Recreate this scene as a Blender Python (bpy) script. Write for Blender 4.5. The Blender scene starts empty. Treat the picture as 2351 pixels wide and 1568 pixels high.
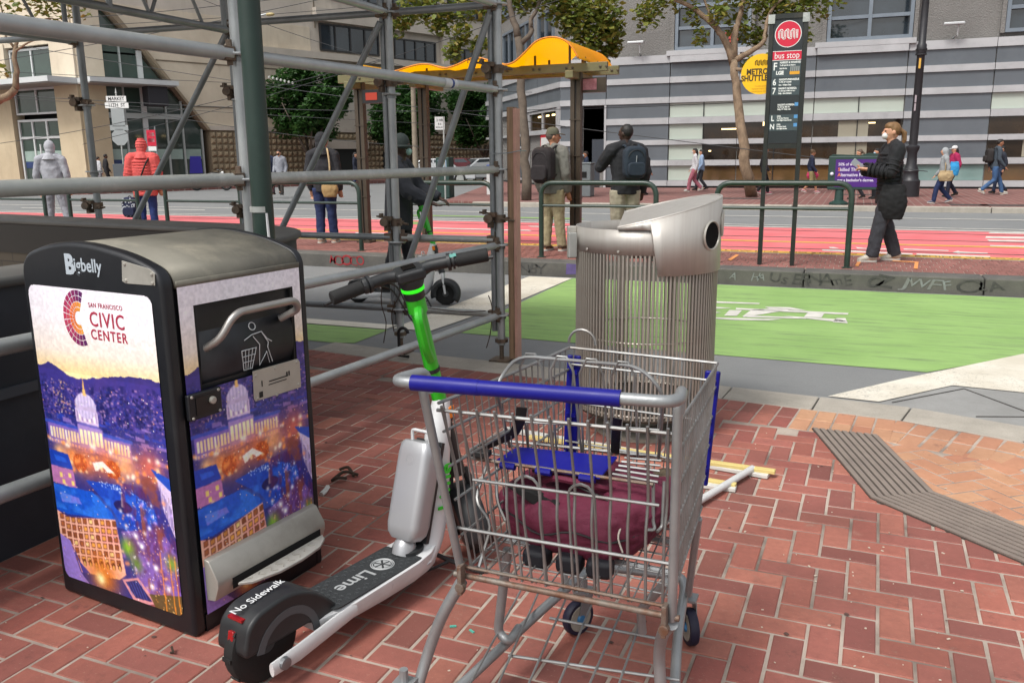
import bpy, bmesh, math, random
import numpy as np
from mathutils import Vector, Matrix
R=random.Random(7)
SC=bpy.context.scene
COL=SC.collection
# ---------------------------------------------------------------- camera, world, sun, exposure
FPX,CXP,CYP,EYE=1950.,1175.5,784.,1.5
PITCH,ROLL,YAW=math.radians(12.27),math.radians(.6),math.radians(21.9)
_f=Vector((-math.sin(YAW)*math.cos(PITCH),math.cos(YAW)*math.cos(PITCH),-math.sin(PITCH)))
_r0=Vector((math.cos(YAW),math.sin(YAW),0));_u0=_r0.cross(_f)
_r=math.cos(ROLL)*_r0-math.sin(ROLL)*_u0;_u=math.sin(ROLL)*_r0+math.cos(ROLL)*_u0
CAM=Vector((0,0,EYE))
cd=bpy.data.cameras.new('camera');cd.sensor_width=36;cd.lens=36*FPX/2351;cd.clip_start=.05;cd.clip_end=500
co=bpy.data.objects.new('camera',cd);COL.objects.link(co)
M=Matrix((_r,_u,-_f)).transposed().to_4x4();M.translation=CAM;co.matrix_world=M
SC.camera=co
w=bpy.data.worlds.new('World');SC.world=w;w.use_nodes=True
nt=w.node_tree;bg=nt.nodes['Background']
sky=nt.nodes.new('ShaderNodeTexSky');sky.sky_type='NISHITA';sky.sun_disc=False
SUN_EL,SUN_AZ=math.radians(55),math.radians(200)
sky.sun_elevation=SUN_EL;sky.sun_rotation=SUN_AZ;sky.dust_density=4;sky.ozone_density=1;sky.air_density=1.2
hs=nt.nodes.new('ShaderNodeHueSaturation');hs.inputs['Saturation'].default_value=.22   # cloud cover: the same sky, grey
nt.links.new(sky.outputs[0],hs.inputs['Color']);nt.links.new(hs.outputs[0],bg.inputs[0]);bg.inputs[1].default_value=.12
ld=bpy.data.lights.new('sun','SUN');ld.energy=1.5;ld.angle=math.radians(14);ld.color=(1,.96,.9)
lo=bpy.data.objects.new('sun',ld);COL.objects.link(lo)
# sky sun_rotation: 0 = +Y, clockwise from above
_sd=Vector((math.sin(SUN_AZ)*math.cos(SUN_EL),math.cos(SUN_AZ)*math.cos(SUN_EL),math.sin(SUN_EL)))
lo.rotation_euler=(-_sd).to_track_quat('-Z','Y').to_euler()
SC.view_settings.view_transform='Standard';SC.view_settings.look='None';SC.view_settings.gamma=1
SC.view_settings.exposure=.74;SC.view_settings.use_curve_mapping=False
SC.cycles.max_bounces=6;SC.cycles.diffuse_bounces=3;SC.cycles.glossy_bounces=3;SC.cycles.transmission_bounces=4;SC.cycles.transparent_max_bounces=8
SC.cycles.use_denoising=True
# ---------------------------------------------------------------- survey helpers: where a sight line meets a real plane
def ray(x,y): return _f+_r*((x-CXP)/FPX)-_u*((y-CYP)/FPX)
def G(x,y,z=0.):
    d=ray(x,y);return CAM+d*((z-EYE)/d.z)
def atY(x,y,Y):
    d=ray(x,y);return CAM+d*(Y/d.y)
def atD(x,y,dep): return CAM+ray(x,y)*dep
def onplane(x,y,p0,dr):
    p0=Vector((p0[0],p0[1],0));dr=Vector((dr[0],dr[1],0)).normalized();n=Vector((dr.y,-dr.x,0))
    d=ray(x,y);t=(p0-CAM).dot(n)/d.dot(n);p=CAM+d*t;return (p-p0).dot(dr),p.z
# ---------------------------------------------------------------- materials
def lin(c):
    if isinstance(c,str):
        c=c.lstrip('#');c=[int(c[i:i+2],16)/255 for i in (0,2,4)]
        c=[v/12.92 if v<=.04045 else ((v+.055)/1.055)**2.4 for v in c]
    return (c[0],c[1],c[2],1)
_mats={}
def mat(name,col='#808080',rough=.6,metal=0.,var=0.,vscale=8.,col2=None,bump=0.,bscale=40.,rnd=0.,coord='Object',trans=0.,alpha=1.,emit=None,spec=.5,stain=None,sscale=3.,samt=.5,stretch=None,coat=0.):
    """col + noise variation towards col2, optional stain layer, per-object/per-island brightness shift, bump"""
    if name in _mats: return _mats[name]
    m=bpy.data.materials.new(name);_mats[name]=m;m.use_nodes=True
    t=m.node_tree;N=t.nodes;L=t.links;b=N['Principled BSDF']
    b.inputs['Roughness'].default_value=rough;b.inputs['Metallic'].default_value=metal
    b.inputs['Specular IOR Level'].default_value=spec
    if coat: b.inputs['Coat Weight'].default_value=coat;b.inputs['Coat Roughness'].default_value=.1
    c=lin(col);b.inputs['Base Color'].default_value=c
    if trans: b.inputs['Transmission Weight'].default_value=trans
    if alpha<1: b.inputs['Alpha'].default_value=alpha
    if emit: b.inputs['Emission Color'].default_value=lin(emit[0]);b.inputs['Emission Strength'].default_value=emit[1]
    if not(var or bump or rnd or stain): return m
    tc=N.new('ShaderNodeTexCoord');src=tc.outputs[coord]
    if stretch:
        mp=N.new('ShaderNodeMapping');mp.inputs['Scale'].default_value=stretch;L.new(src,mp.inputs[0]);src=mp.outputs[0]
    out=None
    def noise(s,d=4,r=.6):
        n=N.new('ShaderNodeTexNoise');n.inputs['Scale'].default_value=s;n.inputs['Detail'].default_value=d;n.inputs['Roughness'].default_value=r
        L.new(src,n.inputs[0]);return n.outputs['Fac']
    def mix(f,a,bc,typ='MIX'):
        x=N.new('ShaderNodeMix');x.data_type='RGBA';x.blend_type=typ
        for v,k in ((f,0),(a,6),(bc,7)):
            if hasattr(v,'is_linked') or hasattr(v,'links'): L.new(v,x.inputs[k])
            else: x.inputs[k].default_value=v
        return x.outputs[2]
    def ramp(f,a,bb):
        x=N.new('ShaderNodeMapRange');x.inputs[1].default_value=a;x.inputs[2].default_value=bb;L.new(f,x.inputs[0]);return x.outputs[0]
    cur=c
    if var:
        c2=lin(col2) if col2 else tuple(v*(1-.55*var) for v in c[:3])+(1,)
        f=ramp(noise(vscale),.32,.68)
        if col2 and var<1:
            mm=N.new('ShaderNodeMath');mm.operation='MULTIPLY';mm.inputs[1].default_value=var;L.new(f,mm.inputs[0]);f=mm.outputs[0]
        cur=mix(f,c,c2)
    if stain:
        f=ramp(noise(sscale,6,.7),.52,.72);mm=N.new('ShaderNodeMath');mm.operation='MULTIPLY';mm.inputs[1].default_value=samt;L.new(f,mm.inputs[0])
        cur=mix(mm.outputs[0],cur,lin(stain))
    if rnd:
        oi=N.new('ShaderNodeObjectInfo');ge=N.new('ShaderNodeNewGeometry')
        ad=N.new('ShaderNodeMath');ad.operation='ADD';L.new(oi.outputs['Random'],ad.inputs[0]);L.new(ge.outputs['Random Per Island'],ad.inputs[1])
        fr=N.new('ShaderNodeMath');fr.operation='FRACT';L.new(ad.outputs[0],fr.inputs[0])
        mr=N.new('ShaderNodeMapRange');mr.inputs[3].default_value=1-rnd;mr.inputs[4].default_value=1+rnd*.6;L.new(fr.outputs[0],mr.inputs[0])
        cb=N.new('ShaderNodeCombineXYZ');
        for i in range(3): L.new(mr.outputs[0],cb.inputs[i])
        cur=mix(1.,cur,cb.outputs[0],'MULTIPLY')
    if not isinstance(cur,tuple): L.new(cur,b.inputs['Base Color'])
    if var and rough>.15:
        rr=N.new('ShaderNodeMapRange');rr.inputs[3].default_value=max(.05,rough-.1);rr.inputs[4].default_value=min(1,rough+.12)
        L.new(noise(vscale*2.3,3),rr.inputs[0]);L.new(rr.outputs[0],b.inputs['Roughness'])
    if bump:
        bu=N.new('ShaderNodeBump');bu.inputs['Strength'].default_value=min(1,bump);bu.inputs['Distance'].default_value=.004*max(1,bump)
        L.new(noise(bscale,5,.65),bu.inputs['Height']);L.new(bu.outputs[0],b.inputs['Normal'])
    return m
# ---------------------------------------------------------------- mesh helpers
def rz(a): return Matrix.Rotation(a,4,'Z')
def TR(x,y,z): return Matrix.Translation((x,y,z))
class MB:
    def __init__(s): s.v=[];s.f=[];s.m=[];s.X=None
    def add(s,vs,fs,mi=0):
        o=len(s.v)
        for p in vs:
            p=Vector(p);s.v.append(s.X@p if s.X else p)
        for f in fs: s.f.append([o+i for i in f]);s.m.append(mi)
        return s
    def box(s,c,d,rot=None,mi=0,tap=1.):
        c=Vector(c);h=[x/2 for x in d];vs=[]
        for k in (-1,1):
            q=tap if k>0 else 1
            for i,j in ((-1,-1),(1,-1),(1,1),(-1,1)):
                p=Vector((i*h[0]*q,j*h[1]*q,k*h[2]))
                if rot is not None: p=rot@p
                vs.append(c+p)
        return s.add(vs,[(3,2,1,0),(4,5,6,7),(0,1,5,4),(1,2,6,5),(2,3,7,6),(3,0,4,7)],mi)
    def bx(s,a,b,mi=0):
        return s.box([(a[i]+b[i])/2 for i in range(3)],[abs(b[i]-a[i]) for i in range(3)],None,mi)
    def bar(s,p,q,w,h=None,mi=0,up=(0,0,1)):
        p,q=Vector(p),Vector(q);d=q-p;z=d.normalized();u=Vector(up)
        if abs(z.dot(u))>.98:u=Vector((1,0,0))
        x=u.cross(z).normalized();y=z.cross(x);h=h or w
        vs=[b+x*(i*w/2)+y*(j*h/2) for b in (p,q) for i,j in ((-1,-1),(1,-1),(1,1),(-1,1))]
        return s.add(vs,[(3,2,1,0),(4,5,6,7),(0,1,5,4),(1,2,6,5),(2,3,7,6),(3,0,4,7)],mi)
    def tube(s,pts,r,n=8,mi=0,cap=True,closed=False,flat=None):
        pts=[Vector(p) for p in pts]
        if not hasattr(r,'__len__'): r=[r]*len(pts)
        T=[]
        for i in range(len(pts)):
            if closed: a,b=pts[i-1],pts[(i+1)%len(pts)]
            else: a,b=pts[max(0,i-1)],pts[min(len(pts)-1,i+1)]
            T.append((b-a).normalized())
        x=Vector((0,0,1)).cross(T[0])
        if flat is not None: x=Vector(flat)-T[0]*Vector(flat).dot(T[0])
        if x.length<.05:x=Vector((1,0,0))-T[0]*T[0].x
        x.normalize();vs=[]
        for i,p in enumerate(pts):
            x=(x-T[i]*x.dot(T[i])).normalized();y=T[i].cross(x);rr=r[i]
            rx,ry=rr if hasattr(rr,'__len__') else (rr,rr)
            for k in range(n):
                a=2*math.pi*k/n;vs.append(p+x*(rx*math.cos(a))+y*(ry*math.sin(a)))
        m=len(pts);fs=[]
        for i in range(m if closed else m-1):
            j=(i+1)%m
            for k in range(n):
                k2=(k+1)%n;fs.append((i*n+k,i*n+k2,j*n+k2,j*n+k))
        if cap and not closed: fs+=[tuple(range(n-1,-1,-1)),tuple((m-1)*n+k for k in range(n))]
        return s.add(vs,fs,mi)
    def lathe(s,prof,n=24,c=(0,0,0),mi=0,axis=None,sx=1,sy=1,a0=0,a1=2*math.pi):
        full=abs(a1-a0-2*math.pi)<1e-4;c=Vector(c);vs=[];q=Vector((0,0,1)).rotation_difference(Vector(axis)) if axis else None
        nn=n if full else n+1
        for rr,z in prof:
            for k in range(nn):
                a=a0+(a1-a0)*k/n;p=Vector((rr*math.cos(a)*sx,rr*math.sin(a)*sy,z))
                if q:p=q@p
                vs.append(c+p)
        fs=[]
        for i in range(len(prof)-1):
            for k in range(n):
                k2=(k+1)%nn;fs.append((i*nn+k,i*nn+k2,(i+1)*nn+k2,(i+1)*nn+k))
        if full:
            if prof[0][0]>1e-4: fs.append(tuple(range(nn-1,-1,-1)))
            if prof[-1][0]>1e-4: fs.append(tuple((len(prof)-1)*nn+k for k in range(nn)))
        return s.add(vs,fs,mi)
    def prism(s,poly,z0,z1,mi=0,fr=None):
        """poly in local xy, extruded z0..z1; fr: 4x4 frame"""
        n=len(poly);vs=[Vector((p[0],p[1],z0)) for p in poly]+[Vector((p[0],p[1],z1)) for p in poly]
        if fr is not None: vs=[fr@p for p in vs]
        return s.add(vs,[tuple(range(n-1,-1,-1)),tuple(range(n,2*n))]+[(i,(i+1)%n,n+(i+1)%n,n+i) for i in range(n)],mi)
    def sheet(s,poly,z,mi=0): return s.add([(p[0],p[1],z) for p in poly],[tuple(range(len(poly)))],mi)
    def ball(s,c,r,n=12,mi=0,rot=None):
        r=r if hasattr(r,'__len__') else (r,r,r);c=Vector(c);m=n//2;vs=[];fs=[]
        for i in range(m+1):
            t=math.pi*i/m
            for k in range(n):
                a=2*math.pi*k/n;p=Vector((r[0]*math.sin(t)*math.cos(a),r[1]*math.sin(t)*math.sin(a),r[2]*math.cos(t)))
                if rot is not None:p=rot@p
                vs.append(c+p)
        for i in range(m):
            for k in range(n):
                k2=(k+1)%n;fs.append((i*n+k,(i+1)*n+k,(i+1)*n+k2,i*n+k2))
        return s.add(vs,fs,mi)
    def build(s,name,m,parent=None,smooth=False,bevel=0,world=True,weld=False,bseg=2,label=None,kind=None):
        me=bpy.data.meshes.new(name)
        inv=None
        if parent is not None and world: inv=XF[parent.name].inverted()
        me.from_pydata([tuple(inv@p) if inv else tuple(p) for p in s.v],[],s.f)
        ms=m if isinstance(m,(list,tuple)) else [m]
        for q in ms: me.materials.append(q)
        if len(ms)>1: me.polygons.foreach_set('material_index',s.m)
        if smooth: me.polygons.foreach_set('use_smooth',[True]*len(me.polygons))
        me.update()
        if weld:
            bm=bmesh.new();bm.from_mesh(me);bmesh.ops.remove_doubles(bm,verts=bm.verts,dist=1e-5);bm.to_mesh(me);bm.free()
        o=bpy.data.objects.new(name,me);COL.objects.link(o)
        if parent is not None: o.parent=parent;XF[o.name]=XF[parent.name].copy()
        else: XF[o.name]=Matrix.Identity(4)
        if bevel:
            b=o.modifiers.new('bevel','BEVEL');b.width=bevel;b.segments=bseg;b.limit_method='ANGLE';b.angle_limit=.6
            if smooth is False:
                me.polygons.foreach_set('use_smooth',[True]*len(me.polygons))
                b.harden_normals=True
        elif smooth=='auto':
            es=o.modifiers.new('split','EDGE_SPLIT');es.split_angle=.7
        if label:o['label']=label
        if kind:o['kind']=kind
        return o
XF={}
def tag(o,label,cat,group=None):
    o['label']=label;o['category']=cat
    if group:o['group']=group
    return o
def thing(name,label,cat,loc=(0,0,0),rot=0,group=None):
    o=bpy.data.objects.new(name,None);COL.objects.link(o);o.location=loc;o.rotation_euler=(0,0,rot);o.empty_display_size=.1
    XF[o.name]=TR(*loc)@rz(rot);return tag(o,label,cat,group)
def one(mb,name,m,label,cat,group=None,**k): return tag(mb.build(name,m,None,**k),label,cat,group)
def struct(mb,name,m,parent=None,**k):
    o=mb.build(name,m,parent,**k)
    if parent is None:o['kind']='structure'
    return o
def copytree(o,loc=None,rot=None,label=None,parent=None):
    c=o.copy();COL.objects.link(c);c.parent=parent
    if loc is not None:c.location=loc
    if rot is not None:c.rotation_euler=(0,0,rot)
    if label:c['label']=label
    for ch in [q for q in bpy.data.objects if q.parent==o]: copytree(ch,parent=c)
    return c
def fillet(pts,r,n=4,closed=False):
    pts=[Vector(p) for p in pts];out=[];m=len(pts)
    rs=r if hasattr(r,'__len__') else [r]*m
    for i,p in enumerate(pts):
        if not closed and i in (0,m-1): out.append(p);continue
        a,b=pts[i-1],pts[(i+1)%m];da,db=(a-p),(b-p);q=min(rs[i],da.length*.49,db.length*.49)
        s,e=p+da.normalized()*q,p+db.normalized()*q
        for k in range(n+1):
            t=k/n;out.append(s*(1-t)**2+p*(2*t*(1-t))+e*t*t)
    return out
def arc(c,r,a0,a1,n,ux=(1,0,0),uy=(0,0,1)):
    c,ux,uy=Vector(c),Vector(ux),Vector(uy)
    return [c+ux*(r*math.cos(a0+(a1-a0)*i/n))+uy*(r*math.sin(a0+(a1-a0)*i/n)) for i in range(n+1)]
def rrect(w,h,r,n=4,cx=0,cy=0):
    o=[]
    for (x,y,a) in ((w/2-r,h/2-r,0),(-w/2+r,h/2-r,90),(-w/2+r,-h/2+r,180),(w/2-r,-h/2+r,270)):
        for k in range(n+1):
            t=math.radians(a+90*k/n);o.append((cx+x+r*math.cos(t),cy+y+r*math.sin(t)))
    return o
# text: gathered, turned into meshes in one pass at the end
_texts=[]
def text(s,size,frame,m,parent,name='lettering',align='CENTER',sx=1.,bold=0.,extr=.0004,space=1.,shear=0.,sub=None):
    _texts.append((s,size,frame,m,parent,name,align,sx,bold,extr,space,shear))
def finish_texts():
    tmp=[]
    for (s,size,fr,m,par,name,al,sx,bold,ex,sp,sh) in _texts:
        c=bpy.data.curves.new('t','FONT');c.body=s;c.size=size;c.align_x=al;c.align_y='CENTER';c.offset=bold;c.extrude=ex;c.space_character=sp;c.shear=sh;c.resolution_u=3
        o=bpy.data.objects.new('t',c);COL.objects.link(o);tmp.append(o)
    dg=bpy.context.evaluated_depsgraph_get();dg.update()
    for o,(s,size,fr,m,par,name,al,sx,bold,ex,sp,sh) in zip(tmp,_texts):
        me=bpy.data.meshes.new_from_object(o.evaluated_get(dg));F=fr@Matrix.Diagonal((sx,1,1,1))
        if par is not None and par.name in XF: F=XF[par.name].inverted()@F
        me.transform(F);me.materials.clear();me.materials.append(m);me.name=name
        n=bpy.data.objects.new(name,me);COL.objects.link(n);n.parent=par
        c=o.data;bpy.data.objects.remove(o);bpy.data.curves.remove(c)
def frame(o,x,y):
    """frame with origin o, local x axis x, local y axis y (z = out of the surface)"""
    x=Vector(x).normalized();y=Vector(y);y=(y-x*y.dot(x)).normalized();z=x.cross(y)
    m=Matrix((x,y,z)).transposed().to_4x4();m.translation=Vector(o);return m
# ================================================================ ground, road, pavements
def wmat(name,build,rough=.8):
    """material with hand-made node colour; build(N,L,pos,mix,noise,ramp)->color socket"""
    m=bpy.data.materials.new(name);_mats[name]=m;m.use_nodes=True;t=m.node_tree;N=t.nodes;L=t.links;b=N['Principled BSDF']
    b.inputs['Roughness'].default_value=rough
    ge=N.new('ShaderNodeNewGeometry');pos=ge.outputs['Position']
    def noise(s,d=4,r=.6,src=pos,stretch=None):
        if stretch:
            mp=N.new('ShaderNodeMapping');mp.inputs['Scale'].default_value=stretch;L.new(src,mp.inputs[0]);src=mp.outputs[0]
        n=N.new('ShaderNodeTexNoise');n.inputs['Scale'].default_value=s;n.inputs['Detail'].default_value=d;n.inputs['Roughness'].default_value=r;L.new(src,n.inputs[0]);return n.outputs['Fac']
    def setv(v,sock):
        if isinstance(v,(tuple,float,int)): sock.default_value=v
        else: L.new(v,sock)
    def mix(f,a,c,typ='MIX'):
        x=N.new('ShaderNodeMix');x.data_type='RGBA';x.blend_type=typ;setv(f,x.inputs[0]);setv(a,x.inputs[6]);setv(c,x.inputs[7]);return x.outputs[2]
    def ramp(f,a,bb,lo=0.,hi=1.):
        x=N.new('ShaderNodeMapRange');x.inputs[1].default_value=a;x.inputs[2].default_value=bb;x.inputs[3].default_value=lo;x.inputs[4].default_value=hi;L.new(f,x.inputs[0]);return x.outputs[0]
    def math_(op,a,c):
        x=N.new('ShaderNodeMath');x.operation=op;setv(a,x.inputs[0]);setv(c,x.inputs[1]);return x.outputs[0]
    def bump(h,st=.4,dist=.003):
        x=N.new('ShaderNodeBump');x.inputs['Strength'].default_value=st;x.inputs['Distance'].default_value=dist;L.new(h,x.inputs['Height']);L.new(x.outputs[0],b.inputs['Normal'])
    class K: pass
    k=K();k.N,k.L,k.b,k.ge,k.pos,k.noise,k.mix,k.ramp,k.math,k.bump=N,L,b,ge,pos,noise,mix,ramp,math_,bump
    c=build(k);L.new(c,b.inputs['Base Color']);return m
def _rnd(k):
    oi=k.N.new('ShaderNodeObjectInfo');return k.math('FRACT',k.math('ADD',oi.outputs['Random'],k.ge.outputs['Random Per Island']),0.)
def _palette(k,f,cols):
    r=k.N.new('ShaderNodeValToRGB');r.color_ramp.interpolation='LINEAR';e=r.color_ramp.elements
    while len(e)<len(cols): e.new(.5)
    for i,c in enumerate(cols): e[i].position=i/(len(cols)-1);e[i].color=lin(c)
    k.L.new(f,r.inputs[0]);return r.outputs[0]
def brickmat(cols,dirt,mort,amt=.55):
    def f(k):
        c=_palette(k,_rnd(k),cols)
        c=k.mix(k.ramp(k.noise(30,5,.7),.35,.75,0,.4),c,lin(dirt))
        c=k.mix(k.ramp(k.noise(1.3,5,.65),.46,.68,0,amt),c,lin(dirt))
        c=k.mix(k.ramp(k.noise(70,3,.8),.62,.7,0,.3),c,lin(mort))
        c=k.mix(k.ramp(k.noise(9,6,.75),.58,.7,0,.6),c,lin('#4a2f2b'));c=k.mix(k.ramp(k.noise(4.5,7,.8),.6,.68,0,.55),c,lin('#b58a78'));c=k.mix(k.ramp(k.noise(.55,4,.6),.42,.6,0,.35),c,lin('#5a352d'))
        k.bump(k.noise(120,4,.7),.5,.002);return c
    return f
M_brick=wmat('red_brick',brickmat(['#925548','#a06052','#a96656','#904f47','#9a5d52','#814d46','#a76559','#6f403a','#b87562','#894f49'],'#6d4038','#b39d8c'),.75)
M_brickfar=wmat('platform_brick',brickmat(['#8a5850','#94625a','#7d5049','#8c5a52'],'#6d4a44','#b09a8c',.4),.85)
M_orange=wmat('orange_brick',brickmat(['#b9876a','#c49a78','#b57c62','#c09272','#bb8468'],'#9a6a4c','#c2ab95',.4),.75)
M_mortar=wmat('mortar',lambda k:(k.bump(k.noise(160,3),.6,.002),k.mix(k.ramp(k.noise(2.2,5),.4,.66),lin('#a89b8f'),lin('#655a52')))[1],.95)
def _asph(k):
    c=k.mix(k.noise(220,2,.8),lin('#5b5d5e'),lin('#8b8c8b'));c=k.mix(k.ramp(k.noise(.7,5,.6),.42,.62,0,.5),c,lin('#6a6c6d'))
    c=k.mix(k.ramp(k.noise(3,6,.8,stretch=(.25,3,1)),.58,.75,0,.4),c,lin('#505254'));k.bump(k.noise(260,2),.6,.003);return c
M_asph=wmat('asphalt',_asph,.9)
def _conc(a,b_,c_=.45):
    def f(k):
        c=k.mix(k.ramp(k.noise(2.5,6,.7),.35,.68),lin(a),lin(b_));c=k.mix(k.ramp(k.noise(90,3,.8),.5,.75,0,c_),c,lin('#6f6a62'));k.bump(k.noise(140,3),.5,.002);return c
    return f
M_conc=wmat('kerb_concrete',_conc('#a8a196','#8f8a80'),.9)
M_slab=wmat('road_concrete',_conc('#8d8d8b','#7d7d7b'),.9)
M_kerbdark=wmat('platform_kerb',_conc('#5c5a55','#434240'),.85)
M_ramp=wmat('granite_strip',_conc('#857970','#70655e',.9),.85)
M_groove=mat('groove_dark','#453d38',.95)
def _paint(a,b_,worn,lo,hi,amt,st=(.35,2.5,1),sc=2.5):
    def f(k):
        c=k.mix(k.ramp(k.noise(1.2,5),.35,.65),lin(a),lin(b_));c=k.mix(k.ramp(k.noise(sc,8,.75,stretch=st),lo,hi,0,amt),c,lin(worn))
        c=k.mix(k.ramp(k.noise(150,2,.8),.55,.8,0,.35),c,lin(worn));k.bump(k.noise(200,2),.5,.002);return c
    return f
M_green=wmat('green_lane_paint',_paint('#7c9d58','#88a962','#5f6f50',.5,.66,.75,(.3,3,1),4),.85)
M_red=wmat('red_lane_paint',_paint('#c86064','#cf6e72','#8d5a5c',.52,.7,.6,(.25,3,1),3),.85)
M_yel=wmat('yellow_paint',_paint('#cf9f3c','#c8a04a','#9a7a52',.5,.7,.8,(1,1,1),5),.85)
M_orp=wmat('orange_mark',_paint('#d98a4a','#d08a50','#94604a',.6,.75,.7,(1,1,1),5),.85)
def _white(k):
    v=k.N.new('ShaderNodeTexVoronoi');v.feature='DISTANCE_TO_EDGE';v.inputs['Scale'].default_value=9
    ds=k.N.new('ShaderNodeVectorMath');ds.operation='ADD';k.L.new(k.pos,ds.inputs[0])
    nz=k.N.new('ShaderNodeTexNoise');nz.inputs['Scale'].default_value=6;k.L.new(k.pos,nz.inputs[0]);k.L.new(nz.outputs['Color'],ds.inputs[1]);k.L.new(ds.outputs[0],v.inputs['Vector'])
    cr=k.ramp(v.outputs['Distance'],.0,.03,1,0);msk=k.ramp(k.noise(.9,4),.45,.62)
    c=k.mix(k.ramp(k.noise(2,5),.35,.65),lin('#d2cdc0'),lin('#bdb6a6'));c=k.mix(k.math('MULTIPLY',cr,k.math('MULTIPLY',msk,.8)),c,lin('#6d675e'))
    c=k.mix(k.math('MULTIPLY',k.ramp(k.noise(40,4,.8),.5,.62),k.math('MULTIPLY',k.ramp(k.noise(1.1,4),.5,.6),.75)),c,lin('#7f7a72'));return c
M_white=wmat('white_paint',_white,.85)
M_wline=mat('white_line_paint','#cfccc4',.85,var=.5,vscale=6)
M_tar=mat('tar_seam','#3e3c3a',.9,var=.4,vscale=9)
M_rail=mat('rail_steel','#6d5f5c',.5,.6,var=.6,vscale=3)

KI=[(-40,6.6),(-12,5.95),(-6,5.66),(-4,5.6),(-3,5.45),(-.7,5.27),(-.16,5.21),(.33,5.16),(.91,4.97),(1.6,4.55),(2.3,3.8),(2.8,2.8),(3,1.5),(3,-6)]
def off(pl,d):
    o=[]
    for i,p in enumerate(pl):
        a=Vector(pl[max(0,i-1)]);b=Vector(pl[min(len(pl)-1,i+1)]);t=(b-a).normalized();n=Vector((-t.y,t.x));o.append((p[0]+n.x*d,p[1]+n.y*d))
    return o
KO=off(KI,.31)
# road sheet to the horizon
g=MB();g.sheet([(-260,-60),(220,-60),(220,260),(-260,260)],-.02);road=struct(g,'road',M_asph)
pav=MB();n=len(KI)
pav.prism(KI+[(-40,-6)],-.12,-.0036);pavement=struct(pav,'pavement',M_mortar)
# kerb strip: separate stones
for i in range(3,n-2):
    k=MB();a,b,c,d=KI[i],KI[i+1],KO[i+1],KO[i]
    L_=math.dist(a,b);m_=max(1,round(L_/1.3))
    for j in range(m_):
        q=lambda p,r,t:(p[0]+(r[0]-p[0])*t,p[1]+(r[1]-p[1])*t)
        t0,t1=j/m_+(.004/L_),(j+1)/m_-(.004/L_)
        kk=MB();kk.prism([q(a,b,t0),q(a,b,t1),q(d,c,t1),q(d,c,t0)],-.15,-.001);kk.build('kerb_stone',M_conc,pavement,bevel=.008)
# road concrete around the corner ramp
sl=MB();sl.sheet([(-.62,5.56),(-.07,5.585),(.22,5.56),(.68,6.14),(1.09,6.1),(6,5.9),(6,-6),(3.31,-6),(3.31,1.5),(3.1,2.9),(2.57,4.0),(1.8,4.84),(1.0,5.29),(.4,5.48)],-.0165);struct(sl,'gutter_slab',M_slab)
cr=MB()
for pts in ([(.3,5.58),(.75,6.08),(1.05,5.6)],[(.75,5.43),(1.3,5.62),(2.6,6.0)],[(1.05,5.6),(1.5,5.1)]):
    cr.tube([(p[0]+R.uniform(-.01,.01),p[1],-.0165) for p in pts],.006,4)
struct(cr,'tar_crack_line',M_tar)
# paint
def sheet(name,poly,m,z): 
    q=MB();q.sheet(poly,z);return struct(q,name,m)
sheet('green_bike_lane',[(-3.27,10.24),(-3.21,6.66),(-2.3,6.6),(-.9,6.54),(.55,6.48),(.89,6.86),(1.28,7.35),(3.6,10.24)],M_green,-.016)
sheet('green_bike_lane',[(-12,6.0),(-9,5.98),(-4.05,5.93),(-3.86,6.56),(-9,6.56),(-12,6.6)][:0]+[(-14,6.45),(-14,6.62),(-3.84,6.55),(-3.83,5.98),(-4.05,5.93)],M_green,-.016)
sheet('road_marking',[(-3.85,10.2),(-3.83,6.62),(-3.45,6.62),(-3.29,8.41),(-3.27,10.2)],M_white,-.012)
sheet('road_marking',[(-14,6.66),(-14,6.9),(-3.87,6.77),(-3.87,6.57)],M_white,-.0125)
sheet('road_marking',[(-.08,5.59),(.37,6.2),(1.27,7.32),(2.1,8.3),(2.9,7.7),(2.6,6.0),(1.09,6.1),(.68,6.14),(.22,5.565)],M_white,-.0118)
kz=.6122
def zp(rg,s): return lambda x,y:G((rg[0]+x*s)*kz,(rg[1]+y*s)*kz,-.012)
z5=zp((2640,560),1200/2002)
bk=MB()
for poly in ([(60,950),(350,962),(345,968),(60,960)],[(200,992),(905,1024),(900,1034),(200,1002)],[(240,1045),(300,1002),(470,992),(560,1000),(250,1050)],[(300,1040),(640,1052),(640,1060),(260,1050)],[(125,1040),(160,1005),(238,1008),(205,1042)],[(625,1048),(650,1022),(752,1028),(735,1052)],[(480,1040),(830,1062),(900,1078),(820,1078)],[(805,1080),(830,1056),(885,1056),(900,1088)],[(40,1050),(300,1058),(490,1062),(400,1070),(200,1068),(40,1058)],[(60,985),(175,992),(60,998)],[(60,1016),(110,1020),(60,1026)],[(380,985),(540,988),(640,1008),(420,1000)]):
    p=[z5(*q) for q in poly];bk.add(p,[tuple(range(len(p)))])
# the rest of the cyclist, behind the litter bin
for c,r in ():
    P_=[(c[0]+r*1.5*math.cos(a),c[1]+r*math.sin(a)) for a in [i*math.pi/10 for i in range(20)]];q_=[(c[0]+(r*1.5-.12)*math.cos(a),c[1]+(r-.09)*math.sin(a)) for a in [i*math.pi/10 for i in range(20)]]
    if r>.2:
        for i in range(20): j=(i+1)%20;bk.add([(*P_[i],-.012),(*P_[j],-.012),(*q_[j],-.012),(*q_[i],-.012)],[(0,1,2,3)])
struct(bk,'bicycle_marking',M_wline)
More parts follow.
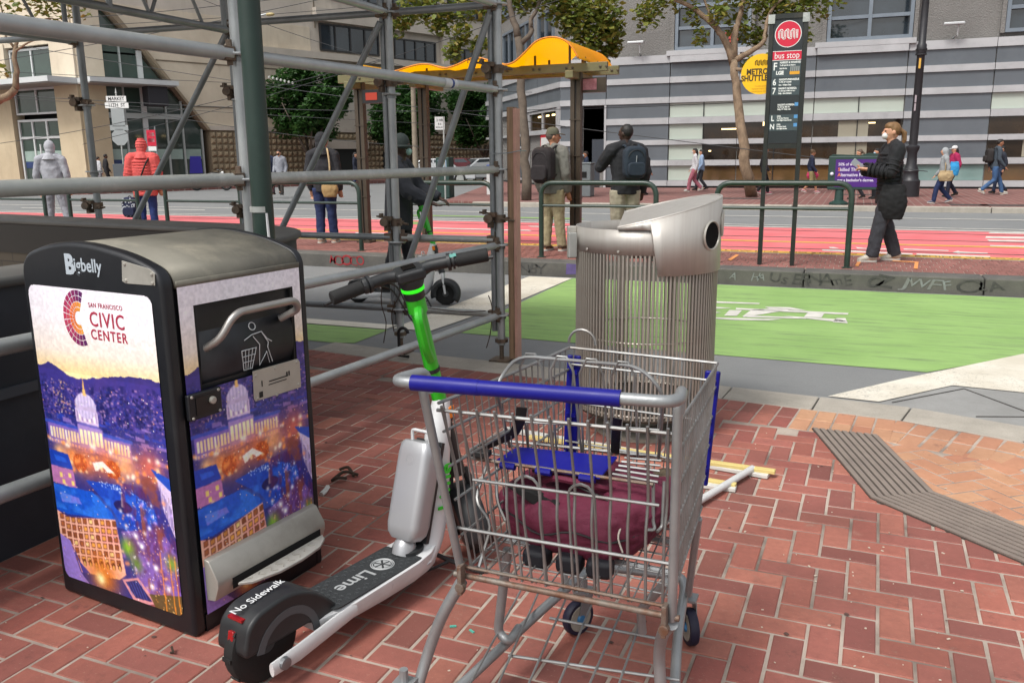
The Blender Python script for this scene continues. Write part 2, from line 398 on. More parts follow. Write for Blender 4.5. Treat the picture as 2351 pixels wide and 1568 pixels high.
# island platform
PX0,PX1=-34,7.
pl=MB();pl.bx((PX0,10.66,-.2),(PX1,12.12,.163));platform=struct(pl,'boarding_platform_pavement',M_mortar)
x=PX0
while x<PX1:
    x2=min(PX1,x+R.choice((1.85,1.9,2.6)))
    k=MB();k.bx((x+.004,10.30,-.2),(x2-.004,10.655,.17));k.build('kerb_stone',M_kerbdark,platform,bevel=.02)
    k=MB();k.bx((x+.004,12.125,-.2),(x2-.004,12.48,.168));k.build('kerb_stone',M_conc,platform,bevel=.015);x=x2
# joined graffiti on the kerb face
M_gr_red=mat('red_graffiti','#9a2a30',.8,var=.5,vscale=20);M_gr_blk=mat('black_graffiti','#333433',.85,var=.8,vscale=14,col2='#55534f');M_gr_wh=mat('white_graffiti','#7f8484',.85,var=.8,vscale=14,col2='#67665f');M_gr_pur=mat('purple_graffiti','#5d4f80',.8,var=.5,vscale=15)
def kerbtext(s,xd,size,m,sx=1.,bold=.004,z=.08):
    p=atY(xd,600,10.296);x=p.x-len(s)*size*sx*.27
    for ch in s:
        k=R.uniform(.8,1.2);a=R.uniform(-.25,.2);text(ch,size*k,frame((x,10.2965,z+R.uniform(-.012,.012)),(math.cos(a),0,math.sin(a)),(-math.sin(a)+.15,0,math.cos(a))),m,platform,'graffiti','CENTER',sx*R.uniform(.8,1.25),bold*R.uniform(-.6,.9),.0003,1.,R.uniform(-.2,.3));x+=size*sx*.54*R.uniform(.8,1.05)
kerbtext('MOOCO',805,.2,M_gr_red,1.1,.008);kerbtext('BNBY',1225,.17,M_gr_blk,1.3,.004,.07);kerbtext('UsERNAmE',1885,.17,M_gr_blk,1.35,.002);kerbtext('HA',1750,.12,M_gr_wh,1.2,.001);kerbtext('OZ',2040,.17,M_gr_blk,1.4,.006);kerbtext('JWFF',2150,.15,M_gr_wh,1.8,.004);kerbtext('OLA',2280,.17,M_gr_blk,1.5,.004);kerbtext('A',1690,.1,M_gr_wh,1,.002)
q=MB();p=atY(1318,600,10.2962);q.add([(p.x-.11,10.2965,.02),(p.x+.1,10.2965,.03),(p.x+.11,10.2965,.15),(p.x-.1,10.2965,.16)],[(0,1,2,3)]);q.build('graffiti',M_gr_pur,platform)
# platform edge lettering and marks
q=MB();q.sheet([(PX0,12.17),(PX1,12.17),(PX1,12.42),(PX0,12.42)],.1725);q.build('edge_paint',M_yel,platform)
M_tdk=mat('worn_black_print','#4a3a2c',.9)
for xx in (-7.5,-4.5,-1.2,2.1): text('STAND BEHIND YELLOW LINE   NO STEP TO TRACKS',.15,frame((xx,12.295,.174),(1,0,0),(0,1,0)),M_tdk,platform,'edge_lettering','CENTER',1.05,.001)
for (a,b) in (((1545,1655),(1580,1690)),((560,600),(600,600))): pass
om=MB()
z5p=lambda x,y:G((2640+x*.5994)*kz,(560+y*.5994)*kz,.1745)
for poly in ([(148,690),(200,658),(222,660),(170,696)],[(945,728),(962,700),(985,702),(965,732)],[(1180,695),(1320,702),(1318,708),(1180,700)],[(1320,702),(1344,704),(1336,748),(1312,746)]):
    p=[z5p(*c) for c in poly];om.add(p,[tuple(range(len(p)))])
om.build('orange_survey_mark',M_orp,platform)
# transit lanes
sheet('red_lane',[(-60,12.5),(60,12.5),(60,18.72),(-60,18.72)],M_red,-.016)
for i,(a,b,m) in enumerate(((15.62,15.8,M_yel),(18.76,18.92,M_wline),(19.32,19.44,M_wline),(22.05,22.2,M_wline))):
    sheet('lane_line',[(-60,a),(60,a),(60,b),(-60,b)],m,-.0118)
for y in (13.35,14.6,16.6,18.05):
    q=MB();q.bx((-60,y-.03,-.03),(60,y+.03,-.0105));struct(q,'tram_rail_line',M_rail)
z5r=zp((2640,560),1200/2002)
q=MB()
for poly in ([(1790,518),(2010,522),(2010,530),(1780,526)],[(1765,545),(2010,548),(2010,560),(1760,556)],[(1770,566),(2010,570),(2010,579),(1785,575)],[(1790,600),(2010,605),(2010,612),(1790,606)],[(1250,622),(1530,632),(1530,637),(1250,628)],[(1330,652),(1790,668),(1790,676),(1330,660)],[(1555,645),(1590,635),(1600,640),(1775,648),(1775,655),(1600,652),(1598,655)],[(950,612),(1000,618),(1225,624),(1225,630),(960,622)],[(740,628),(830,630),(1305,652),(1305,660),(740,634)],[(780,612),(810,612),(850,622),(790,620)]):
    p=[z5r(*c) for c in poly];q.add(p,[tuple(range(len(p)))])
struct(q,'road_marking',M_wline)
# green cycle boxes and arrows on the far side
q=MB()
for (x0,x1,y0,y1) in ((-10.2,-9.2,17.6,18.3),(-11.5,-8.7,20.2,20.5),(-7.9,-6.1,20.0,20.35)): q.sheet([(x0,y0),(x1,y0),(x1-.2,y1),(x0-.2,y1)],-.0105)
struct(q,'green_road_marking',M_green)
q=MB()
for (x0,x1,y0,y1) in ((-21,-19.6,20.4,20.6),(-20.4,-18.5,20.9,21.1),(-9.5,-8.5,15.1,15.3),(-8.6,-6.2,16.6,16.8),(-6.6,-5.0,17.6,17.8),(-26,-24,20.6,20.8)): q.sheet([(x0,y0),(x1,y0),(x1-.15,y1),(x0-.15,y1)],-.0104)
struct(q,'road_marking',M_wline)
# far pavement, brick
def _farb(k):
    b=k.N.new('ShaderNodeTexBrick');b.inputs['Scale'].default_value=1;b.inputs['Brick Width'].default_value=.42;b.inputs['Row Height'].default_value=.21;b.inputs['Mortar Size'].default_value=.014
    mp=k.N.new('ShaderNodeMapping');mp.inputs['Rotation'].default_value=(0,0,math.pi/2);k.L.new(k.pos,mp.inputs[0]);k.L.new(mp.outputs[0],b.inputs[0])
    b.inputs['Color1'].default_value=lin('#80514b');b.inputs['Color2'].default_value=lin('#6f4641');b.inputs['Mortar'].default_value=lin('#8c7a72')
    return k.mix(k.ramp(k.noise(.8,5),.4,.65,0,.6),b.outputs[0],lin('#6b4a46'))
M_farp=wmat('far_brick_paving',_farb,.9)
fp=MB();fp.prism([(-11.2,24.95),(60,24.95),(60,37.2),(-17,47),(-21,60),(-24,60),(-13.2,27.5),(-12.6,25.5)],-.1,.118);farpav=struct(fp,'far_pavement',M_farp)
x=-11.2
while x<30:
    k=MB();k.bx((x+.01,24.6,-.1),(x+2.39,24.94,.12));k.build('kerb_stone',M_conc,farpav,bevel=.02);x+=2.4
# manhole plates on the far pavement
M_iron=mat('cast_iron','#4b4442',.7,.3,var=.5,vscale=10)
for (xd,yd,w_) in ((1690,456,1.6),(1975,447,1.2),(2225,471,.9),(2330,472,1.6)):
    p=G(xd,yd,.12);q=MB();q.bx((p.x-w_/2,p.y-.35,.1),(p.x+w_/2,p.y+.35,.124));q.build('cover_plate',M_iron,farpav)
# ---------------------------------------------------------------- bricks one by one
def brick_mesh(name,l,w_,h=.05):
    e=.0035;vs=[];X,Y=l/2,w_/2
    for (a,b,z) in ((X,Y,-h),(X,Y,-.0035),(X-e,Y-e,0)):
        vs+=[(-a,-b,z),(a,-b,z),(a,b,z),(-a,b,z)]
    fs=[(8,9,10,11)]
    for r0 in (0,4): fs+=[(r0+i,r0+(i+1)%4,r0+4+(i+1)%4,r0+4+i) for i in range(4)]
    return vs,fs
def lay(parent,name,m,items,nobj,h=.05,jit=.0012):
    """items: (cx,cy,z,rot,len,width). The nobj that show largest become objects, the rest one joined part."""
    def size(it):
        v=Vector((it[0],it[1],it[2]))-CAM;d=v.dot(_f)
        if d<.3:return 0
        x=CXP+FPX*v.dot(_r)/d;y=CYP-FPX*v.dot(_u)/d
        if not(-60<x<2411 and -60<y<1640): return 0
        return it[4]*it[5]*abs(v.z)/d**3
    items=sorted(items,key=size,reverse=True);cache={}
    rest=MB()
    for i,(cx,cy,z,a,l,w_) in enumerate(items):
        dz=R.uniform(-jit,jit);tx,ty=R.uniform(-.007,.007),R.uniform(-.007,.007)
        if i<nobj:
            key=(round(l,3),round(w_,3))
            if key not in cache:
                vs,fs=brick_mesh(name,l,w_,h);me=bpy.data.meshes.new(name);me.from_pydata(vs,[],fs);me.materials.append(m);cache[key]=me
            o=bpy.data.objects.new(name,cache[key]);COL.objects.link(o);o.parent=parent;o.location=(cx,cy,z+dz);o.rotation_euler=(tx,ty,a)
        else:
            vs,fs=brick_mesh(name,l,w_,h);Mx=TR(cx,cy,z+dz)@Matrix.Rotation(a,4,'Z')@Matrix.Rotation(tx,4,'X')
            rest.add([Mx@Vector(p) for p in vs],fs)
    if rest.f: rest.build(name+'_field',m,parent,kind='stuff')
def inpoly(p,poly):
    c=False;j=len(poly)-1
    for i in range(len(poly)):
        if (poly[i][1]>p[1])!=(poly[j][1]>p[1]) and p[0]<(poly[j][0]-poly[i][0])*(p[1]-poly[i][1])/(poly[j][1]-poly[i][1])+poly[i][0]: c=not c
        j=i
    return c
S1=[(-.14,4.82),(.2,4.81),(.42,4.04),(.15,3.87)];S2=[(.15,3.87),(.42,4.04),(.9,3.62),(.9,3.2)]
OR=[(-.19,5.2),(-.2,4.83),(.2,4.81),(.42,4.04),(.9,3.62),(1.9,2.7),(2.75,1.9),(2.9,1.6),(2.8,2.8),(2.3,3.8),(1.6,4.55),(.91,4.97),(.33,5.16)]
ang=math.radians(-1.2);W=.1035;JT=.0105
def herring(x0,x1,y0,y1,test,a,W,z,JT=JT):
    out=[];ca,sa=math.cos(a),math.sin(a);n0=int(x0/W)-30;n1=int(x1/W)+30;m0=int(y0/W)-30;m1=int(y1/W)+30
    for c in range(n0,n1):
        for r in range(m0,m1):
            t=(c-r)%4
            if t==0: lx,ly,aa=(c+1)*W,(r+.5)*W,0
            elif t==3: lx,ly,aa=(c+.5)*W,(r+1)*W,math.pi/2
            else: continue
            X,Y=ca*lx-sa*ly,sa*lx+ca*ly
            if x0<X<x1 and y0<Y<y1 and test((X,Y)): out.append((X,Y,0.,a+aa,2*W-JT,W-JT))
    return out
def kerbY(x):
    for i in range(len(KI)-1):
        if KI[i][0]<=x<=KI[i+1][0] and KI[i+1][0]>KI[i][0]:
            t=(x-KI[i][0])/(KI[i+1][0]-KI[i][0]);return KI[i][1]+t*(KI[i+1][1]-KI[i][1])
    return 5
BIGO=[(p[0],p[1]) for p in OR]
strips=[(-.2,4.86),(.2,4.86),(.44,4.04),(.95,3.6),(.95,3.12),(.13,3.8)]
stripin=[(.0,4.72),(.16,4.72),(.4,4.06),(.85,3.66),(.85,3.4),(.2,3.94)]
def redtest(p):
    if p[1]>kerbY(p[0])-.46: return False
    if inpoly(p,stripin) or inpoly(p,OR): return False
    if p[0]>.85 and p[1]>2.2+(2.9-p[0])*.55: return False
    return True
items=herring(-4.4,2.9,.9,5.4,redtest,ang,W,0)
lay(pavement,'brick',M_brick,items,300)
# trodden gum and oil spots
M_gum=mat('gum_spot','#5a423b',.9,var=.5,vscale=30)
for i in range(40):
    x_,y_=R.uniform(-2.7,1.6),R.uniform(1.25,5.0);r_=R.uniform(.003,.009)
    if inpoly((x_,y_),OR): continue
    q=MB();n_=9;q.add([(x_+r_*R.uniform(.7,1.2)*math.cos(a),y_+r_*R.uniform(.7,1.2)*math.sin(a),.0027) for a in [j*2*math.pi/n_ for j in range(n_)]],[tuple(range(n_))]);q.build('gum_spot',M_gum,pavement)
# border: two soldier courses along the kerb, red on the left and orange on the ramp
bi,bo=[],[]
x=-6.
while x<1.55:
    y=kerbY(x);dx=.106 
    ta=math.atan2(kerbY(x+.05)-kerbY(x-.05),.1)
    for k in range(2):
        it=(x+math.sin(ta)*(.12+.205*k),y-.115-.205*k,0.,ta+math.pi/2,.196,.097)
        (bo if x>-.19 else bi).append(it)
    x+=dx
lay(pavement,'border_brick',M_brick,bi,30)
# orange ramp field
ofield=herring(-.3,2.9,2.0,4.95,lambda p:inpoly(p,[(.24,4.74),(.9,4.52),(1.5,4.15),(2.1,3.4),(2.6,2.4),(2.7,2.0),(.8,3.6),(.34,3.98),(.1,4.74)]),math.radians(38),W,0)
lay(pavement,'ramp_brick',M_orange,bo+ofield,160)
M_under=M_mortar
def strip(poly,name):
    s=MB();s.prism(poly,-.05,.005);o=s.build(name,M_groove,pavement)
    # ribs
    a,b,c,d=[Vector(p) for p in poly];nr=9
    for i in range(nr):
        t0,t1=(i+.12)/nr,(i+.8)/nr;r_=MB()
        q=[a.lerp(b,t0),a.lerp(b,t1),d.lerp(c,t1),d.lerp(c,t0)]
        r_.prism([(p.x,p.y) for p in q],.005,.0105);r_.build('rib',M_ramp,o)
strip(S1,'grooved_strip');strip([S2[0],S2[1],S2[2],S2[3]],'grooved_strip')
# platform bricks: soldier rows
pi=[]
for r in range(7):
    for c in range(int(15/.1065)):
        X=-11+c*.1065+(.053 if r%2 else 0);Y=10.77+r*.2085
        pi.append((X,Y,.17,math.pi/2,.2,.098))
lay(platform,'brick',M_brickfar,pi,300,.03,.001)
# ================================================================ buildings
class Wall:
    def __init__(s,p0,dr,flip=False):
        s.p=Vector((p0[0],p0[1],0));s.d=Vector((dr[0],dr[1],0)).normalized();s.n=Vector((s.d.y,-s.d.x,0))*(-1 if flip else 1)
    def P(s,u,z,o=0.): return s.p+s.d*u+s.n*o+Vector((0,0,z))
    def slab(s,mb,poly,o0,o1,mi=0):
        a=[s.P(u,z,o0) for u,z in poly];b=[s.P(u,z,o1) for u,z in poly];n=len(poly)
        fs=[tuple(range(n)),tuple(range(2*n-1,n-1,-1))]+[(i,n+i,n+(i+1)%n,(i+1)%n) for i in range(n)]
        mb.add(a+b,fs,mi);return mb
    def rect(s,mb,u0,z0,u1,z1,o0,o1,mi=0): return s.slab(mb,[(u0,z0),(u1,z0),(u1,z1),(u0,z1)],o0,o1,mi)
    def part(s,name,m,par,u0,z0,u1,z1,o0,o1,**k):
        q=MB();s.rect(q,u0,z0,u1,z1,o0,o1);return q.build(name,m,par,**k)
    def framed(s,name,par,u0,z0,u1,z1,m_fr,m_gl,fw=.07,o=.0,nu=1,nz=1,uneven=None,depth=.1):
        """window part with frame bars; panes are sub-parts"""
        q=MB()
        for (a,b,c,d) in ((u0,z0,u1,z0+fw),(u0,z1-fw,u1,z1),(u0,z0+fw,u0+fw,z1-fw),(u1-fw,z0+fw,u1,z1-fw)): s.rect(q,a,b,c,d,o-.02,o+depth)
        us=[u0+(u1-u0)*i/nu for i in range(nu+1)];zs=[z0+(z1-z0)*i/nz for i in range(nz+1)] if uneven is None else uneven
        for x in us[1:-1]: s.rect(q,x-fw/2,z0+fw,x+fw/2,z1-fw,o-.02,o+depth*.9)
        for y in zs[1:-1]: s.rect(q,u0+fw,y-fw/2,u1-fw,y+fw/2,o-.02,o+depth*.8)
        f=q.build(name,m_fr,par)
        for i in range(nu):
            for j in range(len(zs)-1):
                p=MB();mm=m_gl[(i+j)%len(m_gl)] if isinstance(m_gl,list) else m_gl
                s.rect(p,us[i]+.01,zs[j]+.01,us[i+1]-.01,zs[j+1]-.01,o+.0,o+.02);p.build('pane',mm,f)
        return f
M_lt=mat('pale_metal_band','#b0b1b3',.5,.2,var=.35,vscale=.8,stain='#8c8d8f',samt=.4)
M_dk=mat('slate_panel','#60666c',.35,.1,var=.3,vscale=.6,stain='#474e55',samt=.5,sscale=.5)
M_dkr=mat('slate_panel_wing','#5f656b',.4,.1,var=.3,vscale=.7)
def _agg(k):
    v=k.N.new('ShaderNodeTexVoronoi');v.inputs['Scale'].default_value=22;k.L.new(k.pos,v.inputs['Vector'])
    c=_palette(k,k.math('FRACT',k.math('MULTIPLY',v.outputs['Distance'],7.),0.),['#5e5d5c','#74736f','#8d8b88','#545352']);c=k.mix(k.ramp(k.noise(.5,5),.4,.65,0,.4),c,lin('#5c5a58'));k.bump(v.outputs['Distance'],.8,.02);return c
M_agg=wmat('exposed_aggregate',_agg,.95)
M_wfr=mat('grey_window_frame','#78828c',.4,.3,var=.3,vscale=2)
M_pale=mat('translucent_glass','#aeb7ad',.12,var=.25,vscale=.7,col2='#9aa59b')
M_brn=mat('brown_window_glass','#3f3022',.06,var=1.,vscale=.45,col2='#1f1a17',spec=.8)
M_brn2=mat('amber_window_glass','#6b5334',.06,var=1.,vscale=.5,col2='#4a3a28',spec=.8)
M_tgl=mat('teal_glass','#7f9894',.08,var=.4,vscale=.8)
M_nite=mat('dark_window_glass','#1c2227',.04,var=1.,vscale=.5,col2='#313a42',spec=.9)
M_blk=mat('black_paint','#151617',.5,var=.3,vscale=5)
M_blkbase=mat('black_plinth','#232426',.7,var=.3,vscale=3)
BX=-12.47
GY=37.
gb=thing('banded_office_building','grey office building with pale horizontal bands behind the bus stop','building',(0,GY,0))
F=Wall((0,GY),(1,0))
DK=M_dk
core=MB();F.rect(core,BX+.02,-.3,32,5.35,-9,-.12);F.rect(core,BX+.02,5.35,32,14,-9.,-.22);core.build('wall',M_agg,gb)
ZB=[(5.26,5.58),(4.45,4.69),(3.64,3.88),(2.78,3.04),(1.92,2.13),(1.05,1.28),(.2,.43)]
COLS=[BX,-11.42,-10.36,-7.6,-4.75,-1.82,1.47,4.42,7.6,10.8,14.0,20,32]
# plinth
F.part('plinth',M_blkbase,gb,BX,-.2,32,.2,-.1,-.02)
for (a,b) in ZB:
    for i in range(len(COLS)-1):
        if i==1 and b<3.6: continue
        o=.05 if (a>5 and i in (3,5,)) else 0
        F.part('band',M_lt,gb,COLS[i]+(.012 if i!=2 else .0),a,COLS[i+1]-.012,b,-.1,.05+o*2)
F.part('ledge',M_lt,gb,-7.75,5.52,-4.3,5.72,-.2,.16);F.part('ledge',M_lt,gb,-1.9,5.52,1.7,5.72,-.2,.16)
def winrow(i,j):
    if i in (3,4,5) and j>=3: return ('pale' if (j==3 or (i==3 and j<7)) else 'brn')
    if i>=7 and j>=3: return 'pale' if j==3 else 'brn'
    if i==6 and j==6: return 'teal'
    return None
rows=[(ZB[r+1][1],ZB[r][0]) for r in range(6)]
for j,(a,b) in enumerate(rows):
    jj=j+1
    for i in range(len(COLS)-1):
        if i==1 and b<3.7: continue
        u0,u1=COLS[i]+.02,COLS[i+1]-.02;kind=None
        if i>=3 and i<=5 and jj>=3: kind='pale' if jj==3 else 'glass'
        elif i>=7 and jj>=3: kind='pale' if jj==3 else 'glass'
        elif i==6 and jj==6: kind='teal'
        if kind is None: F.part('panel',DK,gb,u0,a,u1,b,-.1,-.02+.006*((i*7+j*3)%3))
        else:
            nn=2 if kind!='teal' else 1
            for h in range(nn):
                x0=u0+(u1-u0)*h/nn+(.03 if h else 0);x1=u0+(u1-u0)*(h+1)/nn
                m=M_pale if kind=='pale' else M_tgl if kind=='teal' else (M_brn if jj<6 else M_brn2)
                if i==3 and h==0 and kind=='glass': m=M_pale
                F.part('pane',m,gb,x0,a+.01,x1,b-.01,-.12,-.08)
            if nn==2: F.part('mullion',M_blk,gb,u0+(u1-u0)/2,a,u0+(u1-u0)/2+.03,b,-.1,-.03)
# light fittings seen through the glass
M_lit=mat('lit_ceiling_lamp','#ffe6b0',.5,emit=('#ffe0a0',1.6))
for (u,z,l) in ((-5.4,2.5,.9),(-3.75,2.62,.4),(-.8,2.62,1.3),(1.0,2.55,.2),(-5.9,1.62,.1)):
    F.part('lamp_strip',M_lit,gb,u,z,u+l,z+.05 if l!=.4 else z+.16,-.078,-.07)
# columns seen inside the office
M_in=mat('interior_column','#8b8676',.7)
for u in (-1.4+.55,5.6): F.part('interior_column',M_in,gb,u,1.3,u+1.1,2.75,-.079,-.068)
# doorway
M_door=mat('charcoal_door','#2c3036',.4,var=.3,vscale=2)
dr=F.part('door',M_door,gb,-11.4,.12,-10.4,3.6,-.5,-.12)
F.part('leaf',mat('door_leaf','#343a42',.35),dr,-11.0,.14,-10.42,2.2,-.118,-.1)
text('874',.16,frame((-10.65,GY-.0+.105,1.95),(1,0,0),(0,0,1))@Matrix.Identity(4),mat('pale_print','#c9cccd',.6),gb,'number')
F.part('door_frame',M_lt,gb,-10.42,.12,-10.33,3.62,-.1,.06)
F.part('panel_side',M_agg,gb,-10.6,.12,-10.34,1.0,-.2,.03)
# upper windows, framed
for (u0,u1) in ((-7.45,-4.4),(-1.5,1.55),(4.62,7.7),(10.8,13.9)):
    F.framed('window',gb,u0,5.74,u1,9.2,M_wfr,M_nite,.13,-.21,2,4,None,.2)
    for e in (u0-.16,u1+.02): F.part('reveal',M_agg,gb,e,5.72,e+.14,9.2,-.2,.04)
# wall floodlights on brackets
for u,z in ((-9.0,5.95),(2.9,5.95)):
    q=MB();F.rect(q,u-.35,z+.1,u+.35,z+.2,.25,.5);fl=q.build('floodlight',mat('lamp_housing','#b9bcbd',.4,.4),gb,bevel=.03)
    q=MB();q.tube([F.P(u+.15,z+.12,.35),F.P(u+.15,z-.25,.3),F.P(u+.05,z-.3,-.22)],.03,6);q.build('bracket',mat('lamp_housing'),fl)
# flower pot in the window
q=MB();
for i in range(14): q.ball(F.P(-5.2+R.uniform(-.3,.3),6.15+R.uniform(-.2,.25),-.13),R.uniform(.05,.1),6)
q.build('window_flowers',mat('flower_red','#a8473d',.7,rnd=.4),gb)
# wing that turns away round the corner
wing=Wall((BX,GY),(-.60,.80),True)
q=MB();wing.rect(q,0,-.3,14,14,-8,-.15);q.build('wing_wall',M_agg,gb)
wing.part('plinth',M_blkbase,gb,0,-.2,14,.2,-.1,-.02)
for a,b in ZB[:3]+[(2.5,2.62)]: wing.part('band',M_lt,gb,.02,a,14,b,-.1,.05)
for a,b in rows[:2]:
    for i in range(4): wing.part('panel',M_dkr,gb,i*3.5+.02,a,i*3.5+3.48,b,-.1,-.02)
wing.part('band',M_lt,gb,0,.2,.35,3.64,-.1,.04)
for i,(a,b) in enumerate(rows[2:]): F.part('panel',M_dk,gb,BX+.42,a,-11.95,b,-.06,-.01)
wing.framed('shop_window',gb,.5,2.62,5,3.6,M_lt,M_brn,.1,-.1,2,1)
wing.framed('shop_window',gb,5.2,.3,9,3.6,M_lt,M_nite,.1,-.1,2,2)
for u in (.9,1.8,3.1): wing.part('lamp_strip',M_lit,gb,u,3.3,u+.45,3.38,-.07,-.06)
# cash machine surround, red
M_redp=mat('red_surround','#b02430',.45);M_scr=mat('screen_grey','#8f9ba0',.3)
at=wing.part('cash_machine_surround',M_redp,gb,.55,.35,2.9,2.5,-.1,.02)
wing.part('cash_machine_face',mat('pale_sign_panel','#c9cbc9',.5,var=.2,vscale=3),at,.72,.4,2.75,2.36,.0,.04)
wing.part('cash_machine_screen',M_scr,at,.9,1.0,2.5,1.75,.04,.055)
wing.part('cash_machine_logo',mat('blue_print','#2d3f8c',.5),at,1.0,1.95,1.7,2.1,.04,.05)
for i in range(4):
    for j in range(3): wing.framed('window',gb,1.2+i*3.3,6+j*2.8,3.6+i*3.3,8+j*2.8,M_wfr,M_nite,.12,-.14,2,1)

# ---------------------------------------------------------------- beige concrete and glass building
kd=.6122
Z1=lambda x,y:(.5486*x*kd,.5486*y*kd)
Z2=lambda x,y:((900+.5484*x)*kd,.5484*y*kd)
cp=atD(*Z1(525,540),43.);CB=(cp.x,cp.y)
lf=G(*Z1(0,575),5.62);FD=(lf.x-cp.x,lf.y-cp.y)
bb=thing('concrete_glass_building','beige concrete building with tall green glazing on the far corner','building',(CB[0],CB[1],0))
SW=Wall(CB,(.352,.936));FW=Wall(CB,FD,True)
def _bei(a,b_):
    def f(k):
        c=k.mix(k.ramp(k.noise(.5,6,.65),.35,.68),lin(a),lin(b_));c=k.mix(k.ramp(k.noise(1.5,5,.7,stretch=(1,1,.15)),.55,.8,0,.4),c,lin('#8f8474'));return c
    return f
M_bei=wmat('beige_concrete',_bei('#cdc2ae','#bbaf9b'),.9)
M_bei2=wmat('tan_concrete',_bei('#c0b296','#b0a186'),.9)
M_upc=wmat('grey_concrete',_bei('#c2baae','#b2aa9e'),.9)
M_wh=mat('white_fascia','#c4c8c8',.45,var=.2,vscale=.8)
M_gg=mat('green_tint_glass','#41524b',.05,var=1.,vscale=.25,col2='#28342f',spec=.9)
M_mu=mat('pale_mullion','#a9b0ae',.4,.2)
M_stud=wmat('studded_concrete',_bei('#7d705c','#6d614f'),.9)
# core volumes (behind the glazing)
q=MB();SW.rect(q,.2,9.4,60,30,-12,-.05);SW.rect(q,14.0,-.3,60,9.4,-12,-.05);q.build('wall',M_upc,bb)
q=MB();FW.rect(q,.2,7.4,30,30,-12,-.05);q.build('upper_wall',M_bei,bb)
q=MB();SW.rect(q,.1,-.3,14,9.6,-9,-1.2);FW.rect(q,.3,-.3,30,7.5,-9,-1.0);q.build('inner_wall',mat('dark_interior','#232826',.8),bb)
# sloping concrete wedge over the glazing (right of the diagonal)
q=MB();SW.slab(q,[(1.5,9.42),(4.0,6.7),(6.9,3.16),(14.2,3.16),(14.2,9.42)],-1.2,.0);q.build('sloping_wall',M_bei,bb)
q=MB();SW.slab(q,[(1.25,9.5),(3.45,7.3),(6.75,3.16),(6.95,3.16),(3.85,7.0),(1.7,9.5)],-.4,.25);q.build('soffit_edge',mat('brown_soffit','#8a7c68',.8,var=.3,vscale=3),bb)
for (z_,u0) in ((6.75,4.2),(4.4,6.0)):
    SW.part('joint_ledge',mat('dark_groove','#6b6152',.9),bb,u0,z_,14,z_+.06,.0,.03)  # darker strips mark the grooves in the concrete
# strip windows in the upper wall
for (u0,z0,u1,z1) in ((14.9,8.1,19.6,9.75),(20.9,8.0,24.7,9.4),(25.9,8.0,29.3,9.2),(31,8,35,9.2),(15.6,11.3,20,13),(20.9,11.3,24.9,12.9),(26,11.3,30,12.9)):
    SW.framed('window',bb,u0,z0,u1,z1,mat('bronze_frame','#2b2a2a',.4),M_nite,.1,-.02,4,1)
SW.part('ledge',M_upc,bb,9.9,7.55,40,7.95,-.1,.5)
SW.part('ledge',M_upc,bb,14.5,9.85,40,10.6,-.1,.35);SW.part('ledge',M_upc,bb,14.9,13.2,40,14.2,-.1,.5)
for u in (20.0,25.2,30): SW.part('pier',M_upc,bb,u,7.95,u+.6,9.85,-.1,.3)
for u in (4,9,14.6): SW.part('panel_joint',mat('dark_groove'),bb,u,9.42,u+.05,30,-.05,.0)
# glazing of the side front
def glaz(W,par,us,zs,clip=None,fw=.13):
    for i in range(len(us)-1):
        for j in range(len(zs)-1):
            u0,u1,z0,z1=us[i]+.03,us[i+1]-.03,zs[j]+.05,zs[j+1]-.05
            poly=[(u0,z0),(u1,z0),(u1,z1),(u0,z1)]
            if clip:
                out=[]
                for a in range(len(poly)):
                    p,q_=poly[a],poly[(a+1)%len(poly)];sa,sb=clip(*p),clip(*q_)
                    if sa>=0: out.append(p)
                    if (sa>=0)!=(sb>=0):
                        t=sa/(sa-sb);out.append((p[0]+(q_[0]-p[0])*t,p[1]+(q_[1]-p[1])*t))
                poly=out
            if len(poly)>2:
                p=MB();W.slab(p,poly,-.3,-.26);p.build('pane',M_gg,par)
            
clip=lambda u,z:(6.75-u)*(9.5-3.16)-(z-3.16)*(6.75-1.25)
gl=SW.part('glazing',M_mu,bb,1.45,3.7,5.8,3.98,-.32,-.12)
for u,zt in ((1.4,9),(2.35,8.2),(3.4,7.2),(4.6,5.7),(5.5,4.7),(6.6,3.2)): SW.part('mullion',M_wh if u==3.4 else M_mu,gl,u-(.13 if u==3.4 else .04),.1,u+(.13 if u==3.4 else .04),zt,-.3,-.14)
glaz(SW,gl,[1.42,2.35,3.4,4.6,5.5,6.62],[.15,3.75,3.95,5.45,7.0,9.4],clip)
# printed band on the glass, blue poster
M_band=mat('pale_window_film','#93a8a0',.3,var=.3,vscale=2);M_blu=mat('blue_window_film','#2a3d6b',.3,var=.5,vscale=2);M_vio=mat('violet_poster','#3c37a8',.3)
for (a,b) in ((1.5,2.3),(2.4,3.2),(3.6,4.5),(4.65,5.4),(5.55,6.5)):
    SW.part('window_film',M_band,gl,a,1.55,b,2.1,-.258,-.25)
SW.part('window_film',M_blu,gl,1.5,1.2,2.3,1.54,-.258,-.25)
q=MB();SW.slab(q,[(5.7,.75),(6.5,.75),(6.45,1.7),(5.8,1.7)],-.248,-.24);q.build('poster',M_vio,gl)
